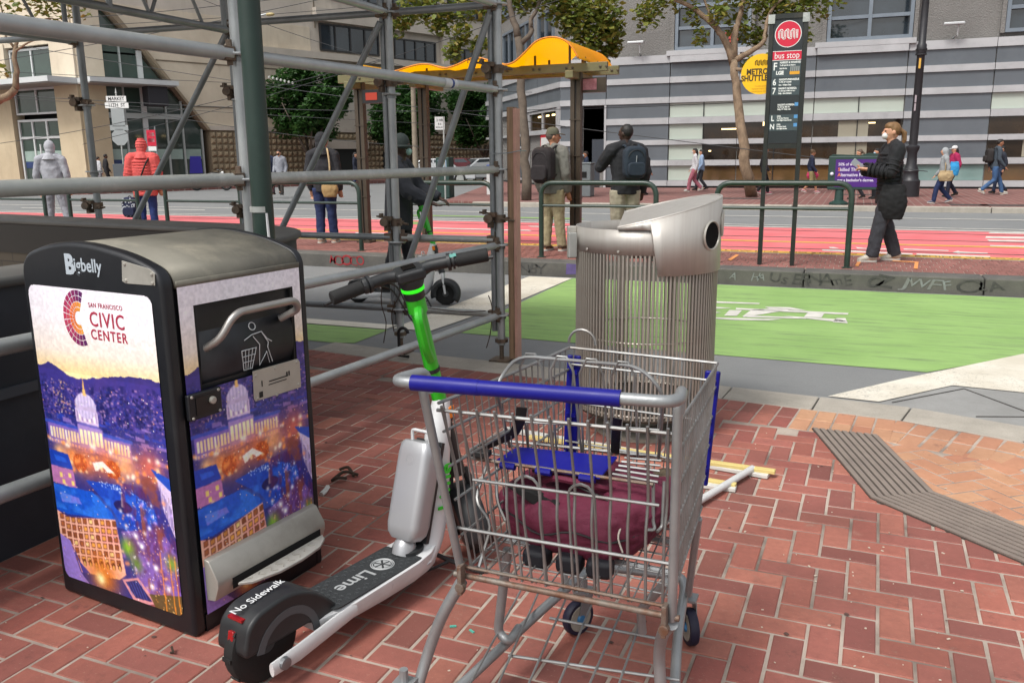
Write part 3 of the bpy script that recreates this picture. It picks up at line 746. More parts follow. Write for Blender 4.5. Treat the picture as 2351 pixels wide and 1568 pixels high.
# studded wall: every stud a small pyramid
q=MB();SW.rect(q,6.95,-.3,34,3.14,-.8,.0);sw=q.build('studded_wall',M_stud,bb)
SW.part('wall_cap',M_upc,bb,6.9,3.15,34,3.4,-.8,.12)
studs=MB();s_=.36
for i in range(int((33.9-7.0)/s_)):
    for j in range(8):
        u,z=7.0+i*s_,.2+j*s_;b=[SW.P(u+.02,z+.02,0.003),SW.P(u+s_-.02,z+.02,.003),SW.P(u+s_-.02,z+s_-.02,.003),SW.P(u+.02,z+s_-.02,.003)]
        m0,m1=.12,.24;t=[SW.P(u+m0,z+m0,.13),SW.P(u+m1,z+m0,.13),SW.P(u+m1,z+m1,.13),SW.P(u+m0,z+m1,.13)]
        studs.add(b+t,[(4,5,6,7),(0,1,5,4),(1,2,6,5),(2,3,7,6),(3,0,4,7)])
studs.build('stud_pattern',mat('stud_concrete','#9a8b72',.9,rnd=.15,var=.3,vscale=.5),sw,kind='stuff')
dq=SW.part('garage_opening',mat('dark_interior'),bb,14.2,.0,17.5,2.1,-.5,.14);SW.part('lintel',M_upc,dq,13.6,2.1,18.2,2.65,.0,.25)
SW.part('garage_opening',mat('dark_interior'),bb,19.5,.0,22,1.9,-.5,.14)
# front: piers, windows, doors
for (a,b) in ((.05,1.9),(5.7,9.6),(13.2,15)):
    q=MB();FW.rect(q,a,-.1,b,5.4,-.7,.0);q.build('pier',M_bei2,bb);q=MB();FW.rect(q,a,5.62,b,7.6,-.7,.02);q.build('pier',M_bei,bb)
q=MB();SW.rect(q,.12,-.1,1.42,5.3,-.7,-.02);q.build('pier',M_bei2,bb);q=MB();SW.rect(q,.1,5.6,1.42,9.42,-.7,.0);q.build('pier',M_bei,bb)
FW.framed('window',bb,2.0,5.7,5.6,7.3,M_wh,M_gg,.1,-.3,2,1);FW.framed('window',bb,2.0,3.95,5.6,5.3,M_wh,M_gg,.1,-.3,2,1)
FW.framed('window',bb,9.7,5.7,13.1,7.3,M_wh,M_gg,.1,-.3,2,1)
FW.framed('entrance',bb,2.0,.12,5.6,3.7,M_wh,M_gg,.12,-.3,3,2,[.12,2.75,3.7]);FW.part('door_pull',M_wh,bb,3.7,.5,3.78,2.4,-.15,-.08)
FW.framed('window',bb,9.7,.12,13.1,3.7,M_wh,M_gg,.1,-.3,3,1);FW.framed('window',bb,9.7,3.95,13.1,5.3,M_wh,M_gg,.1,-.3,3,1)
for (a,b) in ((2.15,3.1),(3.3,5.4),(9.9,13)): FW.part('window_film',M_band,bb,a,1.5,b,2.05,-.27,-.262);FW.part('window_film',M_blu,bb,a,1.15,b,1.49,-.27,-.262)
# canopy with white fascia wrapping the corner
q=MB();FW.rect(q,-.0,5.36,18,5.62,.0,1.6);SW.rect(q,-.0,5.36,4.6,5.6,.0,1.6);cn=q.build('canopy',M_wh,bb)
q=MB();FW.rect(q,0,5.3,18,5.355,-.6,1.5);SW.rect(q,0,5.3,4.5,5.355,-.6,1.5);q.build('canopy_soffit',mat('soffit','#8f8d88',.7),cn)
q=MB();SW.rect(q,3.0,4.3,4.1,5.3,.6,1.3);q.build('hanging_speaker',mat('charcoal_box','#26262c',.6),cn,bevel=.05)
# pavement in front of it
q=MB();q.prism([tuple((FW.P(30,0,4.5))[:2]),tuple((FW.P(-2,0,4.5))[:2]),tuple(SW.P(-2,0,5.)[:2]),tuple(SW.P(45,0,4.2)[:2]),tuple(SW.P(45,0,-2)[:2]),tuple(FW.P(2,0,-2)[:2]),tuple(FW.P(30,0,-2)[:2])],-.1,.1)
struct(q,'corner_pavement',M_farp)
# ================================================================ stair parapet, scaffold, poles
M_galv=mat('galvanised_tube','#b0b4b4',.4,.38,var=.6,vscale=5,col2='#868b8d',stain='#a9aca8',sscale=4,samt=.5,bump=.15,bscale=30)
M_galvd=mat('weathered_tube','#8f9496',.45,.35,var=.6,vscale=4,col2='#62676a',stain='#7b7f7e',sscale=5,samt=.5)
M_galvl=mat('scuffed_tube','#b3b5b0',.5,.3,var=.7,vscale=3,col2='#7f8584',stain='#d0d0cc',sscale=6,samt=.7,bump=.2,bscale=25)
M_rust=mat('rusty_clamp','#5a5048',.7,.5,var=.8,vscale=25,col2='#7a6a58',stain='#6b3f28',sscale=20,samt=.6,bump=.4,bscale=80)
M_hole=mat('black_hole','#060606',.9)
M_parap=mat('dark_parapet_paint','#30353d',.5,var=.4,vscale=2,col2='#262b33',stain='#454a52',samt=.3)
M_cap=mat('parapet_cap','#585856',.6,var=.5,vscale=3,col2='#474746')
def _tile(k):
    b=k.N.new('ShaderNodeTexBrick');b.inputs['Scale'].default_value=1;b.inputs['Brick Width'].default_value=.3;b.inputs['Row Height'].default_value=.075;b.inputs['Mortar Size'].default_value=.004
    mp=k.N.new('ShaderNodeMapping');mp.inputs['Rotation'].default_value=(math.pi/2,0,0);k.L.new(k.pos,mp.inputs[0]);k.L.new(mp.outputs[0],b.inputs[0])
    b.inputs['Color1'].default_value=lin('#4e4538');b.inputs['Color2'].default_value=lin('#453d32');b.inputs['Mortar'].default_value=lin('#2a2520');return b.outputs[0]
M_tile=wmat('stairwell_tile',_tile,.6)
par=thing('stair_parapet','low dark curved wall round the station stairs behind the printed bin','parapet',(-3.,3.,0))
outer=fillet([(-3.02,-1.5,0),(-2.95,4.5,0),(-11,5.55,0)],[0,.85,0],10)
PH=1.08
def ring(mb,d0,d1,z0,z1,mi=0):
    o=[(p.x,p.y) for p in outer];a=off(o,d0);b=off(o,d1);n=len(o);vs=[(*p,z0) for p in a]+[(*p,z0) for p in b]+[(*p,z1) for p in b]+[(*p,z1) for p in a]
    fs=[]
    for i in range(n-1): fs+=[(i,i+1,n+i+1,n+i),(n+i,n+i+1,2*n+i+1,2*n+i),(2*n+i,2*n+i+1,3*n+i+1,3*n+i),(3*n+i,3*n+i+1,i+1,i)]
    fs+=[(0,n,2*n,3*n),(n-1,4*n-1,3*n-1,2*n-1)];mb.add(vs,fs,mi)
q=MB();ring(q,-.02,.24,-.05,PH-.04);q.build('wall',M_parap,par,smooth='auto')
q=MB();ring(q,-.05,.29,PH-.04,PH);q.build('cap',M_cap,par,smooth='auto',bevel=.015)
q=MB();ring(q,.242,.275,.82,PH-.042);q.build('shaded_band',mat('shaded_face_black','#0a0a0c',.35),par,smooth='auto')  # inner wall face, its shade put into the near-black colour
q=MB();ring(q,.242,.262,-.02,.818);q.build('tiled_wall',M_tile,par)
q=MB();ring(q,-.032,-.021,.62,.66);q.build('trim_line',mat('parapet_trim','#4a4f57',.5),par)

scf=thing('scaffold_frame','galvanised steel tube scaffold with clamps and braces round the stairs','scaffold',(-2.4,5.78,0))
pR,pM,pL2,pL1,pP,pQ=(-2.40,5.76),(-3.25,5.74),(-4.58,5.68),(-6.12,5.6),(-2.63,3.27),(-2.86,.4)
ZL=(.35,.87,1.41,1.96,2.53);RT=.0285
def tubep(name,a,b,r=RT,m=None,n=10,**k):
    q=MB();q.tube([a,b],r,n);return q.build(name,m or M_galv,scf,smooth='auto',**k)
def post(p,z0,z1,twin=True,m=None,ring_z=ZL):
    o=tubep('standard',(p[0],p[1],z0),(p[0],p[1],z1),RT+.001,m)
    if twin: tubep('standard',(p[0]-.057,p[1]+.01,z0+.1),(p[0]-.057,p[1]+.01,z1),RT-.006,M_galvd)
    for z in ring_z:
        q=MB();q.lathe([(.031,-.006),(.068,-.006),(.07,0),(.068,.006),(.031,.006)],16,(p[0],p[1],z));q.build('rosette',M_galv,scf)
        q=MB();q.lathe([(.0305,-.03),(.036,-.03),(.036,-.008)],14,(p[0],p[1],z));q.build('collar',M_galvd,scf)
post(pR,.12,3.4);post(pM,.12,3.4);post(pL2,.1,3.4,True,M_galvd);post(pL1,.1,3.4,False,M_galvd);post(pP,.1,3.4,False)
for p in (pR,pM):
    q=MB();q.box((p[0],p[1],.006),(.15,.15,.012));q.build('base_plate',M_rust,scf)
    q=MB();q.tube([(p[0],p[1],.012),(p[0],p[1],.2)],.018,8);q.lathe([(.02,.14),(.05,.14),(.05,.165),(.02,.165)],10,(p[0],p[1],0));q.build('jack_screw',M_rust,scf)
def ledger(p,q_,z,m=None,zb=None,r=RT-.003):
    a=Vector((p[0],p[1],z));b=Vector((q_[0],q_[1],z if zb is None else zb));d=(b-a).normalized()
    tubep('ledger',a+d*.05,b-d*.05,r,m)
    for e,s in ((a,1),(b,-1)):
        w_=MB();w_.bar(e+d*s*.035,e+d*s*.1,.045,.06);w_.bar(e+d*s*.052+Vector((0,0,-.05)),e+d*s*.052+Vector((0,0,.06)),.012,.03);w_.build('wedge_head',M_rust,scf,bevel=.004)
for z in ZL: ledger(pR,pP,z,{.35:M_galv,.87:M_galv,1.41:M_galvl}.get(z,M_galv),r=.029 if z>1 else .026)
for z in ZL[:4]: ledger(pP,pQ,z,M_galvl if z==1.41 else M_galv if z>1 else M_galv,r=.031)
for a,b in ((pR,pM),(pM,pL2),(pL2,pL1),(pL1,(-9.5,5.5))):
    for z in (ZL[0],.905,ZL[4]):
        ledger(a,b,z,M_galvd if (z>2 or b==pL2) else M_galvl)
# ledgers running towards the camera from the rear row, with lattice webs above
for p,z in ((pM,2.53),(pL2,2.47),(pL1,2.47)):
    e=(p[0]-.05,p[1]-4.6);ledger(p,e,z,M_galv if p==pM else M_galvd,r=.027);tubep('ledger',(p[0],p[1]-.05,z+.5),(e[0],e[1],z+.5),.024,M_galvd)
    for i in range(8):
        y0=p[1]-.35-i*.52
        tubep('lattice_web',(p[0]-.01,y0,z+.02),(p[0]-.02,y0-.24,z+.48),.013,M_galvd,6);tubep('lattice_web',(p[0]-.01,y0-.5,z+.02),(p[0]-.02,y0-.26,z+.48),.013,M_galvd,6)
    for i in range(4): tubep('lattice_post',(p[0],p[1]-.12-i*1.1,z),(p[0],p[1]-.12-i*1.1,z+.6),.02,M_galvd,8)
for a,b in ((pR,pM),(pM,pL2),(pL2,pL1)):
    A=Vector((a[0]-.04,a[1]-.05,2.46));B=Vector((b[0],b[1]-.05,.42));tubep('brace',A,B,.024,M_galvd)
def coupler(p,z,s=1):
    c=Vector((p[0],p[1],z))
    q=MB();q.lathe([(.022,-.03),(.033,-.03),(.034,0),(.033,.03),(.022,.03)],14,c+Vector((-.065*s,-.06,0)),axis=(0.2,-1,.1));q.lathe([(.031,-.028),(.043,-.028),(.043,.028),(.031,.028)],14,c)
    q.tube([c+Vector((-.14*s,-.05,.045)),c+Vector((-.03*s,-.06,.04))],.008,6);q.tube([c+Vector((.03*s,-.04,.0)),c+Vector((.13*s,-.05,-.01))],.009,6);q.box(c+Vector((.075*s,-.045,0)),(.02,.03,.03));q.box(c+Vector((-.1*s,-.05,.05)),(.02,.035,.035));q.box(c+Vector((-.035*s,-.04,.03)),(.05,.05,.03))
    q.box(c+Vector((-.06*s,-.03,-.045)),(.03,.06,.04))
    o=q.build('coupler',M_rust,scf,smooth='auto')
    h=MB();h.lathe([(.0005,0),(.0225,0)],14,c+Vector((-.065*s,-.06,0))+Vector((.006,-.028,.003)),axis=(0.2,-1,.1));h.build('bore',M_hole,o)
coupler(pR,2.1);coupler(pR,1.06);coupler(pM,2.04);coupler(pM,1.02);coupler(pL1,1.98);coupler(pL1,1.12);coupler(pL2,2.02);coupler(pL2,1.1)
M_stick=mat('white_sticker','#c9cbcc',.6,var=.3,vscale=20);M_bls=mat('blue_sticker','#2c3f7a',.6)
def onled(z,t0,t1,m,r=.0305):
    a=Vector((*pR,z)).lerp(Vector((*pP,z)),t0);b=Vector((*pR,z)).lerp(Vector((*pP,z)),t1);q=MB();q.tube([a,b],r,12,cap=False);q.build('sticker',m,scf,smooth=True)
onled(1.96,.24,.3,M_stick);onled(1.96,.258,.268,M_bls,.0309);onled(2.53,.2,.22,M_stick)
# loose tie wire hanging from the frame
M_wire=mat('rusty_wire','#4a382f',.8,.3)
for p,zs in (((-2.45,5.7),(.5,.42,.3,.2,.1)),((-3.3,5.68),(.66,.5,.38,.25,.08)),((-3.22,5.66),(.64,.5,.33,.18))):
    q=MB();q.tube(fillet([(p[0]+R.uniform(-.1,.04),p[1],z) for z in zs],.05,2),.004,5);q.build('tie_wire',M_wire,scf)
q=MB();q.tube(fillet([(-3.2,5.68,.37),(-3.0,5.6,.4),(-2.7,5.7,.36),(-2.5,5.7,.38)],.1,3),.004,5);q.build('tie_wire',M_wire,scf)
# timber upright tied to the scaffold
M_wood=mat('weathered_timber','#94795f',.8,var=.8,vscale=3,col2='#66523f',stain='#4a3a2e',sscale=6,samt=.6,bump=.4,bscale=30,stretch=(12,12,.6))
tb=thing('timber_post','weathered timber upright tied beside the scaffold standard','post',(-2.29,5.78,0))
q=MB();q.box((-2.305,5.78,.93),(.05,.09,1.82));q.build('board',M_wood,tb,bevel=.004)
q=MB();q.box((-2.269,5.77,.93),(.02,.08,1.80));q.build('facing',mat('pink_primed_edge','#b98f80',.8,var=.5,vscale=6),tb)
q=MB();q.tube(fillet([(-2.44,5.69,1.52),(-2.3,5.7,1.525),(-2.22,5.71,1.54),(-2.22,5.83,1.54)],.02,2),.004,5);q.build('tie',M_galvd,tb)
# padlock and plate at the foot of the frame
q=MB();q.tube(arc((-3.12,5.55,.2),.04,0,math.pi,8)+[Vector((-3.16,5.55,.02)),Vector((-3.08,5.55,.02))],.012,7,closed=False)
one(q,'bike_lock_loop',M_blk,'black cable loop hanging at the foot of the scaffold','lock')
# green pole
gp=thing('green_pole','dark green steel pole with a metal band behind the printed bin','pole',(-2.32,2.96,0))
M_gpole=mat('dark_green_paint','#20342d',.4,var=.5,vscale=4,col2='#182823',stain='#3a4c45',samt=.3,bump=.1,bscale=60)
q=MB();q.tube([(-2.32,2.96,0),(-2.3,2.97,5.5)],.0445,20);q.build('shaft',M_gpole,gp,smooth='auto')
q=MB();q.lathe([(.0455,-.012),(.047,-.012),(.047,.012),(.0455,.012)],20,(-2.32,2.96,1.295));q.build('band',M_galvl,gp,smooth='auto')
q=MB();q.tube([(-2.28,2.94,1.28),(-2.275,2.94,1.16)],.006,6);q.build('label_tail',M_stick,gp)
q=MB();q.lathe([(.10,0),(.10,.03),(.05,.05)],16,(-2.32,2.96,0));q.build('base_flange',M_gpole,gp)
# ================================================================ platform furniture
M_hoop=mat('green_rail_paint','#27372f',.35,var=.5,vscale=4,col2='#1c2a24',stain='#4d5a53',sscale=3,samt=.35)
hoops=[(-95,112),(163,325),(383,560),(622,832),(905,1137),(1238,1510),(1638,1957)]
hl=['hoop rail beside the grey hooded person','hoop rail in front of the coral padded coat','hoop rail behind the dark green pole','hoop rail beside the person with the tan bag','hoop rail behind the scooter rider','hoop rail in front of the two men with backpacks','hoop rail in front of the bus stop sign']
for i,(a,b) in enumerate(hoops):
    xa,xb=atY(a,520,10.78).x,atY(b,520,10.78).x
    h=thing('hoop_rail','green steel '+hl[i],'railing',((xa+xb)/2,10.78,.17),0,'hoop rails along the platform edge')
    q=MB();q.tube(fillet([(xa+.03,10.78,.17),(xa+.03,10.78,1.155),(xb-.03,10.78,1.155),(xb-.03,10.78,.17)],.17,6),.034,10);q.build('hoop',M_hoop,h,smooth='auto')
    q=MB();q.tube([(xa+.03,10.78,.86),(xb-.03,10.78,.86)],.02,8);q.build('mid_rail',M_hoop,h,smooth='auto')
    for x in (xa+.03,xb-.03):
        q=MB();q.lathe([(.062,.17),(.062,.178),(.036,.185)],12,(x,10.78,0));q.build('foot_plate',M_hoop,h)
# bus shelter
M_brz=mat('bronze_steel','#544a3f',.45,.5,var=.5,vscale=3,col2='#453c33',stain='#6d6253',samt=.3)
M_beam=mat('olive_beam','#76704f',.5,.3,var=.4,vscale=3,stain='#6d6648',samt=.4)
sh=thing('bus_shelter','bus shelter with a wavy yellow roof on bronze posts','shelter',(-5.2,12.,.17))
for (xd,Y) in ((838,11.9),(980,12.2),(1322,11.9)):
    x=atY(xd,480,Y).x
    for s in (-.045,.045):
        q=MB();q.bx((x+s-.032,Y-.05,.17),(x+s+.032,Y+.05,2.66));q.build('post',M_brz,sh,bevel=.006)
    q=MB();q.bx((x-.012,Y-.03,.17),(x+.012,Y+.03,2.62));q.build('post_web',mat('bronze_dark','#2b2622',.5),sh)
    q=MB();q.box((x,Y,.185),(.24,.2,.03));q.build('foot_plate',M_brz,sh)
    for z in (.9,1.5,2.0): q=MB();q.box((x,Y,z),(.17,.12,.015));q.build('post_band',M_brz,sh)
    q=MB();q.bx((x-.06,Y-.35,2.54),(x+.06,Y+.6,2.64));q.build('cross_arm',M_beam,sh,bevel=.01)
x0,x1=atY(838,400,11.9).x,atY(1400,300,11.9).x
for Y in (11.75,12.35):
    q=MB();q.bx((x0-.3,Y-.03,2.63),(x1,Y+.03,2.75));bm_=q.build('beam',M_beam,sh,bevel=.006)
    for i in range(9):
        xx=x0+i*(x1-x0)/8.2
        for dx in (0,.09): q=MB();q.lathe([(.018,0),(.018,.012),(0.001,.016)],8,(xx+dx,Y-.03,2.69),axis=(0,-1,0));q.build('bolt',M_brz,bm_)
prof=[(825,150),(843,157),(880,162),(905,165),(935,156),(965,149),(990,150),(1020,158),(1050,150),(1075,138),(1100,134),(1130,143),(1155,150),(1180,144),(1205,122),(1228,99),(1250,89),(1275,87),(1298,95),(1315,112),(1328,135)]
pp=[(atY(a,b,11.35).x,atY(a,b,11.35).z) for a,b in prof]
fine=[]
for i in range(len(pp)-1):
    P0,P1,P2,P3=[Vector(pp[max(0,min(len(pp)-1,i+k))]) for k in (-1,0,1,2)]
    for t in (0,.25,.5,.75): fine.append(.5*((2*P1)+(-P0+P2)*t+(2*P0-5*P1+4*P2-P3)*t*t+(-P0+3*P1-3*P2+P3)*t**3))
fine.append(Vector(pp[-1]))
m=_mats.get('amber_roof')
M_roof=bpy.data.materials.new('amber_roof_panel');M_roof.use_nodes=True;t=M_roof.node_tree;b=t.nodes['Principled BSDF'];b.inputs['Base Color'].default_value=lin('#ffd21e');b.inputs['Roughness'].default_value=.35
tr=t.nodes.new('ShaderNodeBsdfTranslucent');tr.inputs[0].default_value=lin('#ffd90c');ms=t.nodes.new('ShaderNodeMixShader');ms.inputs[0].default_value=.72;t.links.new(b.outputs[0],ms.inputs[1]);t.links.new(tr.outputs[0],ms.inputs[2]);t.links.new(ms.outputs[0],t.nodes['Material Output'].inputs[0])
q=MB();n=len(fine);vs=[];Ys=(11.35,11.95,12.6,13.15)
for Y in Ys: vs+=[(p.x,Y,p.y) for p in fine]
vs2=[(v[0],v[1],v[2]+.012) for v in vs];N_=len(vs);fs=[]
for k in range(3):
    for i in range(n-1): a=k*n+i;fs+=[(a,a+1,a+n+1,a+n),(N_+a,N_+a+n,N_+a+n+1,N_+a+1)]
for i in range(n-1): fs+=[(i,N_+i,N_+i+1,i+1),(3*n+i,3*n+i+1,N_+3*n+i+1,N_+3*n+i)]
for k in range(3): fs+=[(k*n,(k+1)*n,N_+(k+1)*n,N_+k*n),(k*n+n-1,N_+k*n+n-1,N_+(k+1)*n+n-1,(k+1)*n+n-1)]
q.add(vs+vs2,fs);q.build('roof_wave',M_roof,sh,smooth='auto')
q=MB();q.tube([(p.x,11.345,p.y+.004) for p in fine],.012,6);q.build('roof_rim',mat('orange_rim','#d07c18',.4),sh,smooth=True)
for i in (6,18,30,44,56,70,78):
    p=fine[min(i,n-1)]
    for Y in (11.75,12.35):
        q=MB();q.tube([(p.x,Y,2.7),(p.x,Y,p.y)],.018,6);q.build('roof_strut',M_brz,sh)
led=MB();xx=atY(863,200,11.8).x;led.box((xx,11.8,2.42),(.42,.12,.2));lb=led.build('led_sign',M_blk,sh)
q=MB();q.box((xx-.05,11.735,2.42),(.2,.004,.11));q.build('led_display',mat('led_red','#7a2016',.6,emit=('#c8401c',.25)),lb)
q=MB();xx=atY(1365,188,12.0).x;q.box((xx,12.0,2.47),(.34,.06,.2));ps=q.build('hanging_notice',M_brz,sh);q=MB();q.box((xx-.06,11.965,2.48),(.2,.004,.15));q.build('notice_print',mat('pink_print','#c98b93',.6,var=.6,vscale=12,col2='#7a2d3a'),ps)
text('FOX',.12,frame((atY(1088,142,11.3).x,11.33,atY(1088,142,11.3).z+.01),(1,0,-.1),(0,-.1,1)),mat('black_marker','#2b2410',.8),sh,'graffiti')
# bus stop sign
M_sf=mat('dark_steel_frame','#2f3230',.4,.4,var=.4,vscale=3,stain='#5a554a',samt=.4);M_sp=mat('sign_black','#22282b',.4,var=.2,vscale=4);M_sg=mat('sign_slate','#3b474b',.4)
M_signw=mat('sign_white','#d9dad8',.5);M_sred=mat('sign_red','#c01a38',.4);M_syel=mat('sign_yellow','#e8b30c',.4)
sx0,sx1,SY=-1.05,-.67,10.82
bs=thing('bus_stop_sign','tall black bus stop sign with red round emblem and white route numbers','sign',((sx0+sx1)/2,SY,.17))
for x in (sx0,sx1):
    q=MB();q.bx((x-.025,SY-.03,.17),(x+.025,SY+.03,3.07));q.build('post',M_sf,bs,bevel=.004)
q=MB();q.bx((sx0+.026,SY-.02,1.62),(sx1-.026,SY+.02,3.02));pn=q.build('panel',M_sp,bs)
q=MB();q.bx((sx0-.03,SY-.035,3.02),(sx1+.03,SY+.035,3.075));q.build('top_rail',M_sf,bs);q=MB();q.bx((sx0+.026,SY-.028,1.56),(sx1-.026,SY+.028,1.615));q.build('bottom_rail',M_sf,bs)
for x in (sx0,sx1):
    q=MB();q.box((x,SY-.035,3.02),(.075,.012,.1));q.build('corner_plate',M_galvl,bs)
cx_=(sx0+sx1)/2
def disc(mb,c,r,n=32): 
    c=Vector(c);mb.add([c+Vector((r*math.cos(2*math.pi*i/n),0,r*math.sin(2*math.pi*i/n))) for i in range(n)],[tuple(range(n))])
q=MB();disc(q,(cx_,SY-.0212,2.85),.148);q.build('emblem_rim',M_signw,bs);q=MB();disc(q,(cx_,SY-.0222,2.85),.14);q.build('emblem_disc',M_sred,bs)
def worm(par,o,wid,h,m,nl=2,th=.0045):
    """double-line worm lettering: m u n i in one looped stroke"""
    q=MB();o=Vector(o);pitch=wid/6.5
    for k in range(nl):
        e=(k-(nl-1)/2)*pitch*.42
        pts=[];xs=[i*pitch for i in range(6)]
        # strokes go up/down with round turns
        for i,x in enumerate(xs):
            up=i%2==0
            ys=(0,h) if up else (h,0);pts+=[(x,ys[0]),(x,ys[1])]
        pts=[Vector((p[0]+(e if True else 0),0,p[1]+(e*(1 if p[1]>h/2 else -1)))) for p in pts]
        pts=fillet([o+p for p in pts],pitch*.5,4);q.tube(pts,th,4,flat=(0,1,0))
    for e in (-pitch*.2,pitch*.2): q.tube([o+Vector((6*pitch+e,0,0)),o+Vector((6*pitch+e,0,h))],th,4)
    return q.build('worm_emblem',m,par)
worm(bs,(cx_-.10,SY-.023,2.8),.215,.095,M_signw)
q=MB();q.bx((sx0+.03,SY-.0225,2.565),(sx1-.03,SY-.0205,2.66));q.build('stop_strip',M_sred,bs)
for z in (2.563,2.662): q=MB();q.bx((sx0+.03,SY-.0228,z-.003),(sx1-.03,SY-.0205,z+.003));q.build('strip_line',M_signw,bs)
def stx(s,x,z,size,m=M_signw,al='CENTER',sx=1.,bold=0.,y=None,par=bs,name='lettering'): text(s,size,frame((x,(SY-.0232) if y is None else y,z),(1,0,0),(0,0,1)),m,par,name,al,sx,bold,.0005)
stx('bus stop',cx_,2.612,.1,sx=.82)
for z0,z1 in ((2.37,2.555),(2.27,2.362),(2.17,2.262)):
    q=MB();q.bx((sx0+.03,SY-.0222,z0),(sx1-.03,SY-.0205,z1));q.build('route_row',M_sg,bs)
for z0,z1 in ((1.86,1.95),(1.765,1.855)):
    q=MB();q.bx((sx0+.03,SY-.0222,z0),(sx1-.03,SY-.0205,z1));q.build('route_row',M_sg,bs)
for s,z,sz in (('F',2.49,.12),('6',2.315,.1),('7',2.215,.1),('L',1.905,.085),('N',1.81,.085)): stx(s,sx0+.065,z,sz,sx=.8,bold=.002)
for (t_,z,sz) in (('MARKET & WHARVES',2.535,.03),('To Steuart St. at Market',2.505,.022),('Early Service',2.47,.02),('HAIGHT-PARNASSUS',2.345,.03),('To 9th Ave & Judah',2.318,.022),('5am - 9:30pm Daily',2.285,.022),('HAIGHT-NORIEGA',2.245,.03),('To Ortega & 48th Avenue',2.218,.022),('Daily - 5am-Midnight',2.19,.022),('HAIGHT-NORIEGA',2.06,.028),('To Ortega 48th Av',2.035,.022),('Daily, Weekday rush',2.01,.022),('OWL',1.93,.024),('To 46 Ave Wawona',1.908,.02),('Late Night Ocean Service',1.885,.02),('OWL',1.835,.024),('To Ocean Beach',1.812,.02),('Late Night Service',1.789,.02)):
    stx(t_,sx0+.115,z,sz,al='LEFT',sx=.8,bold=.0012)
for z in (1.925,1.83,2.065):
    q=MB();q.bx((sx1-.075,SY-.0232,z-.02),(sx1-.035,SY-.0224,z+.02));q.build('blue_symbol',mat('symbol_blue','#4d86b8',.5),bs)
stx('LGE',sx0+.12,2.42,.055,sx=.9,bold=.003)
q=MB();q.bx((sx1-.15,SY-.0234,2.40),(sx1-.04,SY-.0225,2.435));q.build('tram_picture',mat('tram_yellow','#cf9324',.5),bs)
q=MB();
for i in range(5): q.bx((sx1-.145+i*.022,SY-.0234,2.437),(sx1-.132+i*.022,SY-.0225,2.49))
q.build('tram_picture_top',mat('tram_grey','#8a8d8c',.5),bs)
ms_=tag(MB().build('round_shuttle_sign',M_syel),'round yellow shuttle sign fixed behind the bus stop panel','sign');bpy.data.objects.remove(ms_)
rs=thing('round_shuttle_sign','round yellow metro shuttle disc mounted behind the bus stop panel','sign',(-1.2,10.9,2.4))
q=MB();q.lathe([(.001,-.006),(.232,-.006),(.232,.006),(.001,.006)],40,(-1.15,10.885,2.425),axis=(0,1,0));q.build('disc',M_syel,rs)
q=MB();q.bx((-1.0,10.86,2.3),(-1.06,10.9,2.55));q.build('bracket',M_sf,rs)
DY=10.878;M_sdk=mat('sign_brown_print','#3a2d12',.5);M_sor=mat('sign_orange_print','#c98a14',.5)
for s,z,sz,mm,bo in (('METRO',2.452,.092,M_sdk,.0035),('SHUTTLE',2.378,.092,M_sdk,.0035),('Shuttle service',2.29,.03,M_sor,.0),('replaces trains for',2.26,.03,M_sor,0.),('maintenance work',2.23,.03,M_sor,0.)):
    text(s,sz,frame((-1.07,DY,z),(1,0,0),(0,0,1)),mm,rs,'lettering','RIGHT',.82,bo,.0005)
worm(rs,(-1.22,DY,2.53),.14,.05,M_sdk,2,.003)
# unseen boarded deck over the scaffold, added to shade the bin side
M_dk_=mat('added_shade_board','#6b5a48',.8,var=.6,vscale=4,col2='#54473a')
for i in range(15):
    q=MB();yy=6.0-i*.262;q.box((-4.75+R.uniform(-.05,.05),yy,3.45),(5.0,.25,.04));q.build('added_shade_board',M_dk_,scf)
# ================================================================ printed compactor bin
kd=.6122
BW,BD=.676,.605
bro=math.radians(-7.)
bn=thing('compactor_bin','tall compactor litter bin wrapped in a printed night view of a city','litter bin',(-1.866,1.9,0),bro)
BM=XF[bn.name]
ex=BM.to_3x3()@Vector((1,0,0));ey=BM.to_3x3()@Vector((0,1,0));N0=BM@Vector((0,0,0))
def LF(x,y): return onplane(x,y,N0,ex)
def RF(x,y): return onplane(x,y,N0,ey)
M_bk=mat('bin_black_plastic','#14161b',.42,var=.4,vscale=8,col2='#0e1014',stain='#2c2e33',sscale=5,samt=.35,bump=.08,bscale=200)
M_ss=mat('weathered_steel_lid','#77746a',.6,.45,var=.8,vscale=5,col2='#66645b',stain='#a39d8c',sscale=3.5,samt=.6,bump=.1,bscale=60)
M_st=mat('brushed_steel','#b3b0a8',.42,.45,var=.5,vscale=6,col2='#98958d',stain='#8a857b',samt=.4)
prof=fillet([(-BW,0,0),(-BW,0,1.2),(-BW+.16,0,1.248),(-.35,0,1.258),(-.14,0,1.228),(0,0,1.18),(0,0,0)],[0,.07,.2,.2,.2,.05,0],6)
def endp(y0,y1,ins=0.):
    q=MB();pr=[(p.x,p.z) for p in prof];n=len(pr)
    q.add([(p[0],y0,p[1]) for p in pr]+[(p[0],y1,p[1]) for p in pr],[tuple(range(n-1,-1,-1)),tuple(range(n,2*n))]+[(i,(i+1)%n,n+(i+1)%n,n+i) for i in range(n)])
    return q
endp(0,.05).build('end_panel',M_bk,bn,bevel=.016,bseg=3,world=False)
endp(BD-.03,BD).build('end_panel',M_bk,bn,bevel=.008,world=False)
q=MB();q.bx((-BW+.015,.05,.03),(-.012,BD-.03,1.12));q.bx((-BW+.004,.05,0.0),(-.004,BD-.03,.06));q.build('body',M_bk,bn,world=False)
